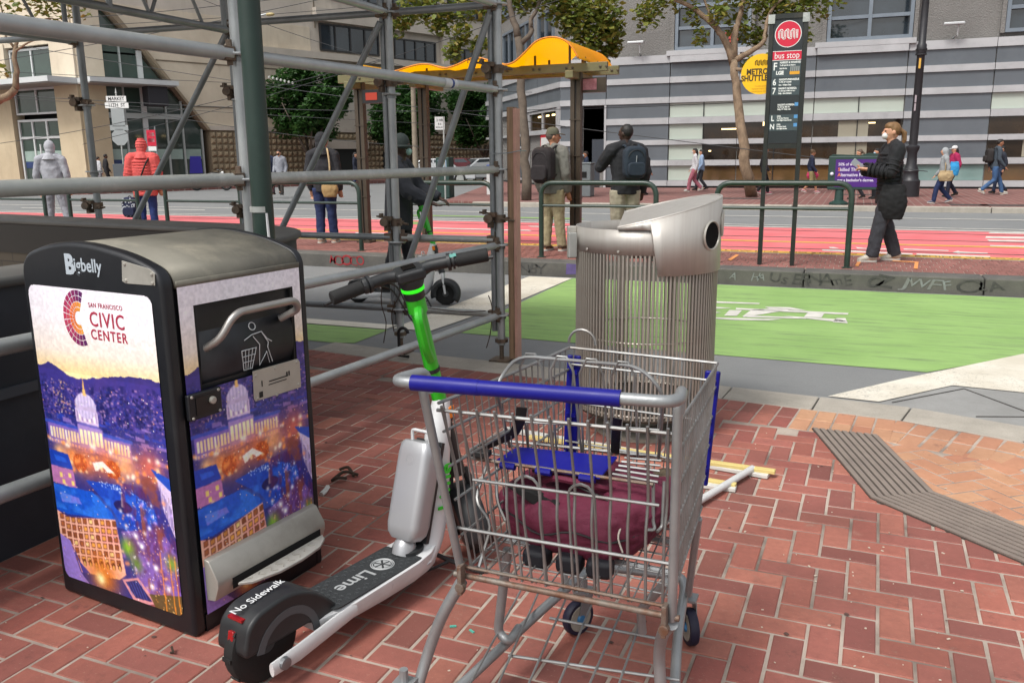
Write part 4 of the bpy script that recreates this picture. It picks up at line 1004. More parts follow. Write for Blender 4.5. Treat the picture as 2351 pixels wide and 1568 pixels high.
# steel lid following the arch, with a front lip
lp=[p for p in prof if p.z>1.0]
lid=[(p.x*.985-.004,p.z-.004) for p in lp];n=len(lid)
lid=[(-BW+.01,1.1)]+lid+[(-.001,1.148)]
q=MB();n=len(lid);a=[(x,.0505,z) for x,z in lid];b=[(x,BD-.0305,z) for x,z in lid]
q.add(a+b,[(i,i+1,n+i+1,n+i) for i in range(n-1)]);lidob=q.build('lid',M_ss,bn,smooth='auto',world=False)
so=lidob.modifiers.new('solid','SOLIDIFY');so.thickness=.006;so.offset=-1
# ------------------------------------------------ the printed picture, painted into mesh colours
rg=np.random.RandomState(5)
PWN,PHN=280,520
def hx(c): return np.array([int(c[i:i+2],16)/255 for i in (1,3,5)])
class Pic:
    def __init__(s,w=PWN,h=PHN):
        s.w,s.h=w,h;s.v,s.u=np.mgrid[0:h,0:w];s.u=(s.u+.5)/w;s.v=(s.v+.5)/h;s.a=np.zeros((h,w,3))
    def noise(s,fu,fv,oct=3):
        o=np.zeros((s.h,s.w));amp=1;tot=0
        for k in range(oct):
            g=rg.rand(int(fv*2**k)+3,int(fu*2**k)+3);x=s.u*fu*2**k;y=s.v*fv*2**k;i,j=y.astype(int),x.astype(int);fy,fx=y-i,x-j;fx=fx*fx*(3-2*fx);fy=fy*fy*(3-2*fy)
            o+=amp*((g[i,j]*(1-fx)+g[i,j+1]*fx)*(1-fy)+(g[i+1,j]*(1-fx)+g[i+1,j+1]*fx)*fy);tot+=amp;amp*=.55
        return o/tot
    def put(s,m,c): 
        c=hx(c) if isinstance(c,str) else np.array(c);m=np.clip(m,0,1)[...,None];s.a=s.a*(1-m)+c*m
    def poly(s,pts,c,al=1.):
        m=np.zeros((s.h,s.w),bool);j=len(pts)-1
        for i in range(len(pts)):
            x0,y0=pts[i];x1,y1=pts[j]
            if y0!=y1: m^=((y0>s.v)!=(y1>s.v))&(s.u<(x1-x0)*(s.v-y0)/(y1-y0)+x0)
            j=i
        s.put(m*al,c);return m
    def ell(s,cu,cv,ru,rv,c,al=1.): s.put(((((s.u-cu)/ru)**2+((s.v-cv)/rv)**2)<1)*al,c)
    def glow(s,cu,cv,r,c,al=1.):
        d=np.sqrt((s.u-cu)**2+((s.v-cv)*1.85)**2);s.put(al*np.exp(-(d/r)**2*1.5),c)
    def dots(s,n,u0,u1,v0,v1,cols,size=1,al=.9):
        for k in range(n):
            i=int((v0+(v1-v0)*rg.rand())*s.h);j=int((u0+(u1-u0)*rg.rand())*s.w)
            if 0<=i<s.h-1 and 0<=j<s.w-1:
                c=hx(cols[rg.randint(len(cols))]);s.a[i:i+size,j:j+size]=s.a[i:i+size,j:j+size]*(1-al)+c*al
def paint():
    P=Pic();u,v=P.u,P.v
    sky=[(0,'#f0ebf6'),(.1,'#f2ecf2'),(.2,'#f4e6da'),(.262,'#fbdca2')]
    for (a,ca),(b,cb) in zip(sky,sky[1:]):
        t=np.clip((v-a)/(b-a),0,1)[...,None];m=(v>=a)[...,None];P.a=np.where(m,hx(ca)*(1-t)+hx(cb)*t,P.a)
    n1=P.noise(14,9);ridge=.268+.02*np.sin(u*5+.4)-.035*np.exp(-((u-.12)/.12)**2)+.012*(P.noise(30,2)-.5)
    P.put((v>ridge)*1.,'#3c3580');P.put((v>ridge)*np.clip((n1-.45)*2.2,0,.7),'#4a3a80');P.put((v>ridge+.03)*np.clip((P.noise(20,14)-.5)*3,0,.6),'#1d2150')
    for k in range(900):
        a,b=rg.rand(),.285+.14*rg.rand()**.8;w_=.006+.016*rg.rand();h_=.003+.005*rg.rand()
        if b>.29+.02*np.sin(a*5): P.poly([(a,b),(a+w_,b),(a+w_,b+h_),(a,b+h_)],['#3a3f94','#241f58','#5a4f9c','#2c3686','#7a62a4','#1a1b48','#a880a8'][rg.randint(7)],.75)
    P.dots(320,0,1,.3,.5,['#ffd08a','#ffb066','#ffe8c0','#c98ad0','#ff9a50'],1,.75);P.dots(90,.1,.25,.3,.45,['#ffb060','#ffdc9a'],2,.7)
    # middle ground: deep blue blocks
    P.put((v>.42)*.75,'#33347f')
    for k in range(120):
        a,b=rg.rand(),.4+.16*rg.rand();w_,h_=.03+.07*rg.rand(),.006+.014*rg.rand();P.poly([(a,b),(a+w_,b+.006),(a+w_,b+h_),(a,b+h_)],['#2a3fa8','#26308a','#5a4a9c','#8a70b8','#1c2666'][rg.randint(5)],.8)
    P.dots(260,.0,1,.42,.56,['#ffe0a8','#ffc27a','#fff2dc','#ff9a58'],1,.85)
    # domed hall
    P.poly([(.02,.445),(.72,.46),(.72,.53),(.02,.515)],'#7a62b4');P.poly([(.0,.44),(.74,.455),(.74,.466),(.0,.451)],'#3a4db0')
    for i in range(26):
        a=.04+i*.026
        P.poly([(a,.462+.016*a),(a+.016,.462+.016*a),(a+.016,.498+.016*a),(a,.498+.016*a)],'#ffd9a0' if i%5 else '#ffeccb',.92)
        P.poly([(a,.505+.016*a),(a+.014,.505+.016*a),(a+.014,.514+.016*a),(a,.514+.016*a)],'#ffc890',.7)
    P.poly([(.29,.435),(.50,.44),(.50,.52),(.29,.515)],'#9a80c0')
    for i in range(6): P.poly([(.305+i*.033,.452),(.328+i*.033,.452),(.328+i*.033,.5),(.305+i*.033,.5)],'#ffe6b8',.95)
    P.poly([(.28,.437),(.395,.418),(.51,.442)],'#6b62b0')
    P.poly([(.285,.382),(.475,.387),(.475,.432),(.285,.428)],'#c9b4d4')
    for i in range(9): P.poly([(.296+i*.02,.39),(.306+i*.02,.39),(.306+i*.02,.424),(.296+i*.02,.424)],'#fff3da' if i%2 else '#8e7aa8',.9)
    P.ell(.38,.372,.088,.042,'#a99cc8');P.put(((((u-.38)/.088)**2+((v-.372)/.042)**2)<1)*np.clip(.5+.5*np.sin(u*230),0,.5),'#e2d6ea');P.poly([(.292,.372),(.468,.374),(.468,.388),(.292,.385)],'#b9a8cc')
    P.poly([(.366,.338),(.396,.338),(.392,.318),(.37,.318)],'#d9b070');P.poly([(.374,.32),(.388,.32),(.381,.27)],'#e8b45a')
    # plaza glow
    for (a,b,r,c) in ((.2,.555,.1,'#ff9a4a'),(.33,.56,.12,'#f0803c'),(.5,.55,.12,'#e8743a'),(.66,.545,.12,'#ffb070'),(.85,.53,.14,'#d86a50'),(.1,.545,.06,'#ffc080')): P.glow(a,b,r,c,.85)
    for (a,b) in ((.27,.57),(.55,.565)): P.ell(a,b,.06,.03,'#b3471c',.8);P.dots(40,a-.06,a+.06,b-.03,b+.03,['#ff9a3c','#7a2a10'],2,.7)
    P.poly([(.38,.558),(.47,.545),(.56,.575),(.50,.58),(.47,.565),(.40,.585)],'#f2e2dc',.95);P.dots(150,.05,1,.52,.6,['#fff0d0','#ffc07a','#ff8a40'],1,.9)
    for k in range(70): P.glow(rg.rand(),.5+.1*rg.rand(),.008+.014*rg.rand(),['#ffd9a0','#ff9a50','#fff0d8'][rg.randint(3)],.8)
    # left pink block with blue roof
    P.poly([(.0,.545),(.17,.55),(.2,.60),(.0,.60)],'#1e3fa8');P.poly([(.04,.56),(.14,.565),(.15,.58),(.05,.58)],'#2d62d8',.8);P.poly([(.0,.6),(.2,.603),(.21,.665),(.0,.66)],'#b070a8')
    for a,b in ((.07,.62),(.15,.615),(.09,.642),(.17,.64)): P.poly([(a,b),(a+.025,b),(a+.025,b+.016),(a,b+.016)],'#ffce78')
    # blue square and monument
    P.poly([(.3,.625),(.62,.61),(.86,.66),(.88,.74),(.62,.78),(.5,.70)],'#2346b0');P.put(((u>.45)&(u<.85)&(v>.63)&(v<.76))*np.clip((P.noise(9,12)-.45)*2,0,.5),'#3f78dc')
    P.ell(.6,.682,.075,.02,'#27245a');P.poly([(.585,.685),(.615,.685),(.605,.635),(.595,.635)],'#8a7488');P.dots(60,.42,.7,.612,.63,['#d8e6ff'],2,.8);P.dots(50,.72,.86,.64,.72,['#c8d8ff','#ffffff'],2,.7)
    # violet boulevard, bare trees
    P.poly([(.56,.77),(.9,.72),(1,.8),(1,1),(.7,1)],'#7a5aa8');n2=P.noise(18,26,4)
    rt=(u>.5+.0*v)&(v>.6);P.put(rt*np.clip((n2-.47)*4,0,.75)*(u>.6),'#5a2f62');P.put(((u>.74)&(v>.56))*np.clip((P.noise(16,22,4)-.5)*4,0,.8),'#8a4a3c')
    for (a,b,r,c,al) in ((.6,.82,.07,'#86b82a',.9),(.66,.87,.06,'#5f8a24',.8),(.95,.83,.06,'#7aa82c',.8),(.12*1.,.665,.02,'#ffe9a0',.8)): P.glow(a,b,r,c,al)
    P.poly([(.9,.55),(1,.58),(1,.74),(.93,.66)],'#c8b6d8');
    for i in range(7): P.poly([(.915+i*.012,.585+i*.01),(.921+i*.012,.587+i*.01),(.921+i*.012,.66+i*.01),(.915+i*.012,.655+i*.01)],'#6a5a94',.9)
    P.poly([(.86,.53),(1,.55),(1,.59),(.9,.555)],'#2a4cae')
    P.dots(70,.6,1,.7,1,['#ffffff','#e8dcff','#ffd9a0'],2,.85)
    for a,b in ((.72,.8),(.82,.86),(.68,.77),(.9,.92),(.77,.93)): P.glow(a,b,.025,'#ffffff',.9)
    for k in range(60):
        a,b=.55+.45*rg.rand(),.6+.4*rg.rand();P.glow(a,b,.006+.012*rg.rand(),['#d8b8ff','#ffffff','#ffc890','#b070c8','#ff9a60'][rg.randint(5)],.7)
    for k in range(160):
        a,b=.6+.4*rg.rand(),.6+.36*rg.rand();P.poly([(a,b),(a+.004,b),(a+.02*(rg.rand()-.5),b-.03)],['#3a2050','#6b3a30','#a86048','#4f3a90'][rg.randint(4)],.6)
    # curved hotel block
    P.poly([(0,.665),(.35,.66),(.5,.715),(.52,.735),(.1,.765),(0,.76)],'#1d52c0');P.poly([(.05,.69),(.22,.695),(.24,.715),(.06,.725)],'#7a78d8',.9);P.put(((u<.5)&(v>.665)&(v<.75))*np.clip((P.noise(8,20)-.5)*3,0,.5),'#3f8af0')
    P.poly([(0,.76),(.1,.775),(.52,.735),(.56,.92),(.5,.945),(.16,.965),(.12,.9),(0,.87)],'#f2b09a')
    P.put(((u<.56)&(v>.74)&(v<.97))*np.clip((P.noise(6,10)-.4)*1.2,0,.35)*(P.a[...,0]>.85),'#d87a8c')
    for r_ in range(6):
        for c_ in range(10):
            a0=.02+c_*.052;sag=.018*(1-min(1,a0/.14));b0=.775+r_*.027-.035*max(0,a0-.1)/.42-sag*.6+(.004 if a0<.12 else 0)
            if r_==5 and a0<.1: continue
            P.poly([(a0,b0),(a0+.037,b0-.003),(a0+.038,b0+.017),(a0+.001,b0+.02)],'#6b3a30');P.poly([(a0+.004,b0+.003),(a0+.034,b0),(a0+.034,b0+.014),(a0+.005,b0+.017)],['#f0a850','#8a5030','#ffd48a','#a8623a','#c98848'][rg.randint(5)],.9)
    for c_ in range(7): P.ell(.2+c_*.052,.925-.004*c_,.016,.014,'#4a2820');P.ell(.2+c_*.052,.93-.004*c_,.01,.01,'#ffcf80',.8)
    P.poly([(0,.845),(.09,.86),(.15,.965),(.22,1),(0,1)],'#8f78c8');P.poly([(.1,.87),(.16,.93),(.24,.96),(.17,.965)],'#3a3a9c')
    # corner bonfire of light, sunken stair
    P.glow(.36,.955,.15,'#c86a1c',.95);P.glow(.33,.965,.05,'#fff0b0',1.);P.dots(130,.24,.5,.9,1,['#ffc04a','#e08a20','#8a4a10'],1,.8)
    P.poly([(.52,.94),(.66,.915),(.8,.985),(.72,1),(.6,1)],'#c98a90');P.poly([(.55,.945),(.65,.925),(.76,.985),(.62,.99)],'#23255c');
    for i in range(6): P.poly([(.56+i*.022,.943-.003*i),(.566+i*.022,.943-.003*i),(.6+i*.024,.985),(.594+i*.024,.985)],'#5a66c0',.8)
    P.poly([(.74,.96),(1,.93),(1,1),(.78,1)],'#5a4a24',.9);P.dots(60,.78,1,.8,1,['#ffa040','#ffd080'],2,.7)
    for a in (.86,.93,.97): P.poly([(a,.8),(a+.006,.8),(a+.016,1),(a+.008,1)],'#f0902c',.85)
    b0=P.a.copy();k_=np.array([1,2,1])/4.
    for ax in (0,1): b0=k_[0]*np.roll(b0,1,ax)+k_[1]*b0+k_[2]*np.roll(b0,-1,ax)
    mk=((v>.27)&(v<.995)&(u>.01)&(u<.99))[...,None];P.a=np.where(mk,b0,P.a)
    for k in range(110):
        a,b=rg.rand(),.3+.7*rg.rand();i,j=int(b*(P.h-2)),int(a*(P.w-2));P.a[i:i+2,j:j+2]=np.clip(P.a[i:i+2,j:j+2]*.3+hx(['#fff4dc','#ffd28a','#ffffff','#ffb060'][rg.randint(4)])*.7,0,1)
    low=(v>.27)[...,None];P.a=np.where(low,np.clip((P.a-.42)*1.14+.46,0,1),P.a)
    g=P.noise(60,110,2)[...,None];P.a=np.clip(P.a*(.93+.16*g),0,1)
    return P.a
PICT=paint()
M_print=bpy.data.materials.new('printed_wrap');M_print.use_nodes=True;_t=M_print.node_tree;_a=_t.nodes.new('ShaderNodeVertexColor');_a.layer_name='print';_b=_t.nodes['Principled BSDF'];_t.links.new(_a.outputs[0],_b.inputs['Base Color']);_b.inputs['Roughness'].default_value=.3
def printed(name,pos,mask,par):
    """dense sheet whose colours are the printed picture; pos(u,v)->local point, mask(u,v) True = keep"""
    h,w_=PICT.shape[:2];vs=[];keep=np.zeros((h,w_),bool)
    for i in range(h):
        for j in range(w_): vs.append(pos((j)/(w_-1),i/(h-1)))
    U,V_=np.meshgrid(np.linspace(0,1,w_),np.linspace(0,1,h));keep=mask(U,V_)
    fs=[(i*w_+j,(i+1)*w_+j,(i+1)*w_+j+1,i*w_+j+1) for i in range(h-1) for j in range(w_-1) if keep[i,j]]
    me=bpy.data.meshes.new(name);me.from_pydata(vs,[],fs);me.materials.append(M_print)
    ca=me.color_attributes.new('print','FLOAT_COLOR','POINT');c=np.ones((h*w_,4),np.float32);s=PICT.reshape(-1,3)*.97;c[:,:3]=np.where(s<=.04045,s/12.92,((s+.055)/1.055)**2.4);ca.data.foreach_set('color',c.ravel())
    o=bpy.data.objects.new(name,me);COL.objects.link(o);o.parent=par;XF[o.name]=XF[par.name].copy();return o
def rmask(r_u,r_v,holes=()):
    def f(U,V):
        k=np.ones(U.shape,bool)
        for cu,cv,su,sv in ((r_u,r_v,-1,-1),(1-r_u,r_v,1,-1),(r_u,1-r_v,-1,1),(1-r_u,1-r_v,1,1)):
            q=((U-cu)*su>0)&((V-cv)*sv>0);k&=~(q&(((U-cu)/r_u)**2+((V-cv)/r_v)**2>1))
        for (u0,v0,u1,v1) in holes: k&=~((U>u0)&(U<u1)&(V>v0)&(V<v1))
        return k
    return f
lx0,lx1,lz0,lz1=-BW+.03,-.046,.068,1.108
pl_=printed('printed_panel',lambda u,v:(lx0+u*(lx1-lx0),-.0025,lz1-v*(lz1-lz0)),rmask(.05,.028),bn)
ry0,ry1,rz0,rz1=.052,BD-.032,.062,1.14
h0,h1=RF(440,690),RF(455,870);h2,h3=RF(668,652),RF(680,800)
HY0,HY1=.105,.535;HZ0,HZ1=.80,1.068
pr_=printed('printed_panel',lambda u,v:(.0025,ry0+u*(ry1-ry0),rz1-v*(rz1-rz0)),lambda U,V:~((U>(HY0-ry0)/(ry1-ry0))&(U<(HY1-ry0)/(ry1-ry0))&(V>(rz1-HZ1)/(rz1-rz0))&(V<(rz1-HZ0)/(rz1-rz0))),bn)
# arch emblem of small tiles and lettering on the left panel
def rampc(t,cs):
    t=max(0,min(.999,t))*(len(cs)-1);i=int(t);a,b=hx(cs[i]),hx(cs[i+1]);c=a+(b-a)*(t-i);return '#%02x%02x%02x'%tuple(int(x*255) for x in c)
ec=LF(183,730);ECX,ECZ=ec[0],ec[1]
for ri,(r0,r1,cs) in enumerate(((.066,.081,['#5a1f5c','#9a2a5c','#b83a58','#9a2a5c','#5a1f5c']),(.049,.064,['#5a1f5c','#a8305a','#c04a5a','#a8305a','#5a1f5c']),(.033,.047,['#e89a3a','#e07a3c','#d8602c','#e07a3c','#e89a3a']),(.02,.031,['#e8a040','#e08038','#d8642c','#e08038','#e8a040']))):
    nseg=15
    for k in range(nseg):
        a0=math.radians(66+k*228/nseg);a1=math.radians(66+(k+.86)*228/nseg)
        q=MB();pts=[(r0,a0),(r1,a0),(r1,a1),(r0,a1)];q.add([(ECX+r_*1.0*math.cos(a)*.95,-.0032,ECZ+r_*math.sin(a)*1.12) for r_,a in pts],[(0,1,2,3)])
        q.build('emblem_tile',mat('emblem_'+str(ri)+'_'+str(k),rampc(k/(nseg-1),cs),.35),pl_,world=False)
M_civ=mat('civic_red','#a8304a',.35)
def ltx(s,px,py,size,sx=1.,bold=0.,sp=1.,m=M_civ,par=pl_,y=-.0035):
    x,z=LF(px,py);text(s,size,BM@frame((x,y,z),(1,0,0),(0,0,1)),m,par,'lettering','CENTER',sx,bold,.0003,sp)
ltx('SAN FRANCISCO',243,704,.021,.9,0,1.15);ltx('CIVIC',247,738,.066,.92,.0006,1.12);ltx('CENTER',252,773,.045,.92,.0006,1.2)
M_grey=mat('silver_print','#a9b3bc',.4)
ltx('B',160,609,.085,.95,.004,1,M_grey,bn,-.0012);ltx('igbelly',201,611,.058,.92,.001,1,M_grey,bn,-.0012)
# blank plates with rivets
def plate(pts,par,m,off_=.003,th=.003,face='L',name='plate',riv=()):
    q=MB();n=len(pts);f=(lambda a,z,o:(a,-o,z)) if face=='L' else (lambda a,z,o:(o,a,z))
    v0=[f(a,z,off_) for a,z in pts];v1=[f(a,z,off_+th) for a,z in pts]
    q.add(v0+v1,[tuple(range(n)),tuple(range(2*n-1,n-1,-1))]+[(i,n+i,n+(i+1)%n,(i+1)%n) for i in range(n)]);o=q.build(name,m,par,world=False,bevel=.001)
    for a,z in riv:
        r=MB();r.lathe([(.006,0),(.005,.003),(.001,.004)],8,f(a,z,off_+th),axis=(0,-1,0) if face=='L' else (1,0,0));r.build('rivet',M_st,o,world=False)
    return o
A_=[LF(281,598),LF(344,617),LF(357,628),LF(358,656),LF(290,651),LF(282,645)]
plate(A_,bn,M_st,.001,.002,'L','steel_plate',[LF(288,606),LF(350,630),LF(291,644),LF(352,650)])
C_=[RF(577,852),RF(680,823),RF(685,830),RF(688,888),RF(584,921),RF(580,915)]
cg=plate(C_,bn,M_st,.004,.003,'R','ashtray_plate',[RF(584,862),RF(678,830),RF(682,882),RF(588,914),RF(628,845),RF(632,905)])
for (px,py,w_,h_) in ((596,905,.016,.02),(636,868,.09,.004),(634,876,.085,.003),(655,858,.006,.016),(660,856,.006,.016),(598,880,.004,.02)):
    a,z=RF(px,py);q=MB();q.box((.0078,a,z),(.001,w_,h_));q.build('black_print',M_blk,cg,world=False)
# lock box
a0,z0=RF(426,968);a1,z1=RF(497,884)
q=MB();q.box((.012,(a0+a1)/2,(z0+z1)/2),(.018,abs(a1-a0),z1-z0));lk=q.build('lock_box',M_bk,bn,world=False,bevel=.006)
q=MB();q.box((.0215,(a0+a1)/2,(z0+z1)/2),(.004,abs(a1-a0)*.6,(z1-z0)*.66));q.build('latch_pocket',mat('latch_black','#0b0c0e',.35),lk,world=False)
q=MB();q.lathe([(.012,0),(.012,.008),(.008,.01),(.001,.01)],12,(.0236,(a0+a1)/2+.022,(z0+z1)/2+.008),axis=(1,0,0));q.build('lock_barrel',M_st,lk,world=False)
for sa,sz in ((.1,.1),(.9,.1),(.1,.9),(.9,.9)):
    q=MB();q.lathe([(.005,0),(.004,.003),(.001,.003)],8,(.021,a0+(a1-a0)*sa,z0+(z1-z0)*sz),axis=(1,0,0));q.build('screw',M_st,lk,world=False)
# hopper: recess, bulging door, handle
rec=MB();rec.bx((-.10,HY0-.005,HZ0-.005),(-.085,HY1+.005,HZ1+.005))
rec.build('hopper_recess',mat('recess_black','#08090a',.6),bn,world=False)
pts=[]
q=MB();nz=10;vs=[]
for i in range(nz+1):
    t=i/nz;z=HZ0+.004+(HZ1-HZ0-.03)*t;x=-.07+.075*math.sin(math.pi*(.12+.62*(1-t)))
    vs+=[(x,HY0+.012,z),(x,HY1-.012,z)]
q.add(vs,[(2*i,2*i+1,2*i+3,2*i+2) for i in range(nz)]);
M_door2=mat('hopper_door_plastic','#23262b',.4,var=.4,vscale=6,stain='#3d4146',sscale=4,samt=.4)
hd=q.build('hopper_door',M_door2,bn,world=False,smooth='auto');so=hd.modifiers.new('s','SOLIDIFY');so.thickness=.012;so.offset=-1
for yy in (HY0,HY1-.01):
    q=MB();q.bx((-.084,yy,HZ0),(.0,yy+.01,HZ1));q.build('recess_cheek',mat('recess_black'),bn,world=False)
q=MB();q.bx((-.084,HY0,HZ1-.006),(.0,HY1,HZ1));q.build('recess_cheek',mat('recess_black'),bn,world=False)
hp=[(.0,)+RF(470,758),(.035,)+RF(490,735),(.085,)+RF(540,692),(.085,)+RF(655,668),(.07,)+RF(684,690),(.0,)+RF(640,720)]
ya,za=HY0+.035,.9;yb=HY1-.06
q=MB();q.tube(fillet([(-.005,ya,.925),(.05,ya+.015,.955),(.075,ya+.06,1.035),(.075,yb-.01,1.035),(.065,yb+.02,1.0),(.0,yb-.005,.965)],[0,.04,.04,.03,.04,0],5),.0125,12)
q.build('handle',mat('satin_steel','#a5a29e',.35,.7,var=.3,vscale=8),bn,smooth='auto',world=False)
# litter symbol drawn in line on the door
M_icon=mat('icon_white','#c9ced0',.5)
ic=MB()
def ip(u,v):
    y=.275+u*.2;z=.975-v*.155;t=(z-HZ0-.004)/(HZ1-HZ0-.03);x=-.07+.075*math.sin(math.pi*(.12+.62*(1-t)));return Vector((x+.003,y,z))
def il(pts,r=.0017): ic.tube([ip(*p) for p in pts],r,4)
il([(.33+.07*math.cos(a),.09+.08*math.sin(a)) for a in [i*.63 for i in range(11)]])
il([(.1,.34),(.28,.26),(.5,.24),(.6,.42),(.7,.5)]);il([(.5,.24),(.62,.5),(.6,.6),(.75,.98)]);il([(.3,.3),(.42,.5),(.45,.98),(.58,.7),(.68,.98)])
il([(.02,.55),(.1,1.0),(.28,1.0),(.34,.55),(.02,.55)]);
for t_ in (.25,.5,.75): il([(.02+.32*t_,.55),(.1+.18*t_,1.0)],.0013)
for t_ in (.3,.6): il([(.02+.08*t_,.55+.45*t_),(.34-.06*t_,.55+.45*t_)],.0013)
ic.build('litter_symbol',M_icon,hd,world=False)
# foot pedal housing
pa,pb=.055,.565
q=MB();sec=[(.003,.255),(.03,.25),(.075,.19),(.075,.165),(.05,.115),(.003,.11)]
sec=[(x*.8,z) for x,z in sec];q.add([(x,pa,z) for x,z in sec]+[(x,pb,z) for x,z in sec],[tuple(range(5,-1,-1)),tuple(range(6,12))]+[(i,(i+1)%6,6+(i+1)%6,6+i) for i in range(6)])
fp_=q.build('pedal_housing',M_st,bn,world=False,bevel=.004)
q=MB();q.bx((.0594,pa+.06,.138),(.062,pb-.03,.175));q.build('pedal_slot',M_hole,fp_,world=False)
tread=[(.07,pa+.07),(.105,pa+.1),(.135,pa+.2),(.14,pa+.3),(.13,pa+.4),(.1,pb-.05),(.07,pb-.03)]
q=MB();q.prism(tread,.145,.157);tp=q.build('pedal',mat('tread_alloy','#b0aea8',.5,.3,var=.6,vscale=20,col2='#95938c',bump=.5,bscale=90),fp_,world=False,bevel=.004)
for i in range(9):
    for j in range(3):
        y_=pa+.11+i*.04;x_=.085+j*.017
        if x_<.07+.06*math.sin(math.pi*(y_-pa-.05)/(pb-pa-.08)):
            q=MB();q.box((x_,y_,.158),(.004,.02,.002),Matrix.Rotation(.7 if (i+j)%2 else -.7,3,'Z'));q.build('tread_bump',M_st,tp,world=False)
# ================================================================ kick scooter
def scooter(loc,rot,label,steer=57,full=True,lean=0.,group=None):
    T=thing('electric_scooter',label,'scooter',loc,rot,group)
    Mg=mat('lime_green_paint','#2fae1e',.32,var=.2,vscale=6,coat=.3);Mw=mat('white_frame_paint','#c9cacb',.3,var=.25,vscale=5,col2='#b6b8b9',stain='#8f8d88',sscale=6,samt=.25,coat=.3)
    Mb=mat('matte_black_plastic','#222426',.5,var=.4,vscale=10,col2='#191a1c',stain='#3a3a38',sscale=8,samt=.3);Mr=mat('rubber','#161616',.8,bump=.3,bscale=60)
    Ms=mat('silver_battery','#a6a8ab',.38,.4,var=.3,vscale=4,col2='#97999c');Md=mat('deck_grip','#26292b',.75,bump=.5,bscale=150);Mtxt=mat('deck_print','#9a9d9e',.6);Mgt=mat('green_print','#36c02c',.5)
    Mred=mat('red_reflector','#8c1216',.2,coat=.5);Mam=mat('amber_reflector','#d8781a',.2,coat=.5);Mal=mat('alloy','#7f8285',.4,.7)
    I=Matrix.Identity(4)
    L=(TR(0,0,0)@Matrix.Rotation(lean,4,'X')) if lean else I
    a=Vector((-.283,0,.959)).normalized();pv=Vector((.985,0,.2))
    S=L@TR(*pv)@Matrix.Rotation(math.radians(steer),4,a)@TR(*-pv)
    def B(q,name,m,par=T,**k):
        return q.build(name,m,par,world=False,**k)
    def wheel(c,X,r=.122,w_=.05):
        q=MB();q.X=X;q.lathe([(r-.05,-w_*.42),(r-.02,-w_*.5),(r-.004,-w_*.36),(r,0),(r-.004,w_*.36),(r-.02,w_*.5),(r-.05,w_*.42)],32,c,axis=(0,1,0));wh=B(q,'wheel',Mr,smooth='auto')
        q=MB();q.X=X;q.lathe([(.001,-.024),(.03,-.026),(.035,-.018),(r-.05,-.02),(r-.047,0),(r-.05,.02),(.035,.018),(.03,.026),(.001,.024)],24,c,axis=(0,1,0));B(q,'hub',mat('hub_grey','#4a4c4e',.5,.4),wh,smooth='auto')
        for k in range(10):
            q=MB();q.X=X;an=k*math.pi/5;q.box(Vector(c)+Vector((math.cos(an)*r,0,math.sin(an)*r)),(.004,w_*.7,.012),Matrix.Rotation(-an,3,'Y'));B(q,'tread_block',Mr,wh)
    wheel((0,0,.122),L);wheel((.985,0,.125),S)
    # rear mudguard: deep side skirts
    pr=fillet([(-.102,0,.132),(-.106,0,.155),(-.088,0,.222),(-.05,0,.25),(.06,0,.265),(.15,0,.235),(.235,0,.16),(.262,0,.112),(.16,0,.118),(.13,0,.132)],[0,.03,.035,.06,.1,.1,.06,0,.02,0],4)
    q=MB();q.X=L;n=len(pr);q.add([(p.x,-.064,p.z) for p in pr]+[(p.x,.064,p.z) for p in pr],[tuple(range(n)),tuple(range(2*n-1,n-1,-1))]+[(i,n+i,n+(i+1)%n,(i+1)%n) for i in range(n)])
    fd=B(q,'mudguard',Mb,bevel=.018,bseg=4)
    q=MB();q.X=L;ar=arc((.05,-.0655,.1),.12,.02,math.pi-.25,14);ar2=arc((.05,-.0655,.1),.096,.02,math.pi-.25,14);n=len(ar);q.add(ar+ar2,[(i,i+1,n+i+1,n+i) for i in range(n-1)]);rb=B(q,'arch_trim',mat('grey_trim','#4a4d50',.6),fd);so=rb.modifiers.new('s','SOLIDIFY');so.thickness=.005
    q=MB();q.X=L;q.box((-.098,.0,.185),(.014,.024,.034),Matrix.Rotation(.2,3,'Y'));B(q,'tail_light',Mred,fd,bevel=.004)
    q=MB();q.X=L;q.box((-.078,0,.232),(.014,.06,.008));B(q,'tail_reflector',Mred,fd)
    if full:
        text('No Sidewalk',.04,XF[T.name]@L@frame((.0,.0,.2635),(1,0,.11),(0,1,0)),mat('white_print','#c9cbcc',.6),fd,'lettering','CENTER',.9,.0002)
    # stay arm and axle
    for s in (-1,1):
        q=MB();q.X=L;pts=[(-.04,.088*s,.078),(.06,.088*s,.082),(.2,.088*s,.1),(.3,.084*s,.108)];q.tube(pts,[(.010,.022),(.010,.027),(.011,.026),(.012,.024)],10,flat=(0,1,0));st=B(q,'stay',Mw,smooth='auto')
        q=MB();q.X=L;q.lathe([(.02,-.006),(.018,.006),(.01,.008),(.001,.008)],14,(.0,.1*s,.105-.022),axis=(0,s,0));B(q,'axle_nut',Mal,st)
    # deck
    def loft(secs,name,m,par=T,**k):
        """secs: (s,z0,z1,halfwidth)"""
        q=MB();q.X=L;vs=[]
        for (s,z0,z1,w_) in secs: vs+=[(s,-w_*.8,z0),(s,-w_,z0+(z1-z0)*.45),(s,-w_,z1-.004),(s,-w_+.006,z1),(s,w_-.006,z1),(s,w_,z1-.004),(s,w_,z0+(z1-z0)*.45),(s,w_*.8,z0)]
        n=8;fs=[tuple(range(7,-1,-1)),tuple((len(secs)-1)*8+i for i in range(8))]
        for i in range(len(secs)-1): fs+=[(i*8+j,i*8+(j+1)%8,(i+1)*8+(j+1)%8,(i+1)*8+j) for j in range(8)]
        q.add(vs,fs);return B(q,name,m,par,smooth='auto',**k)
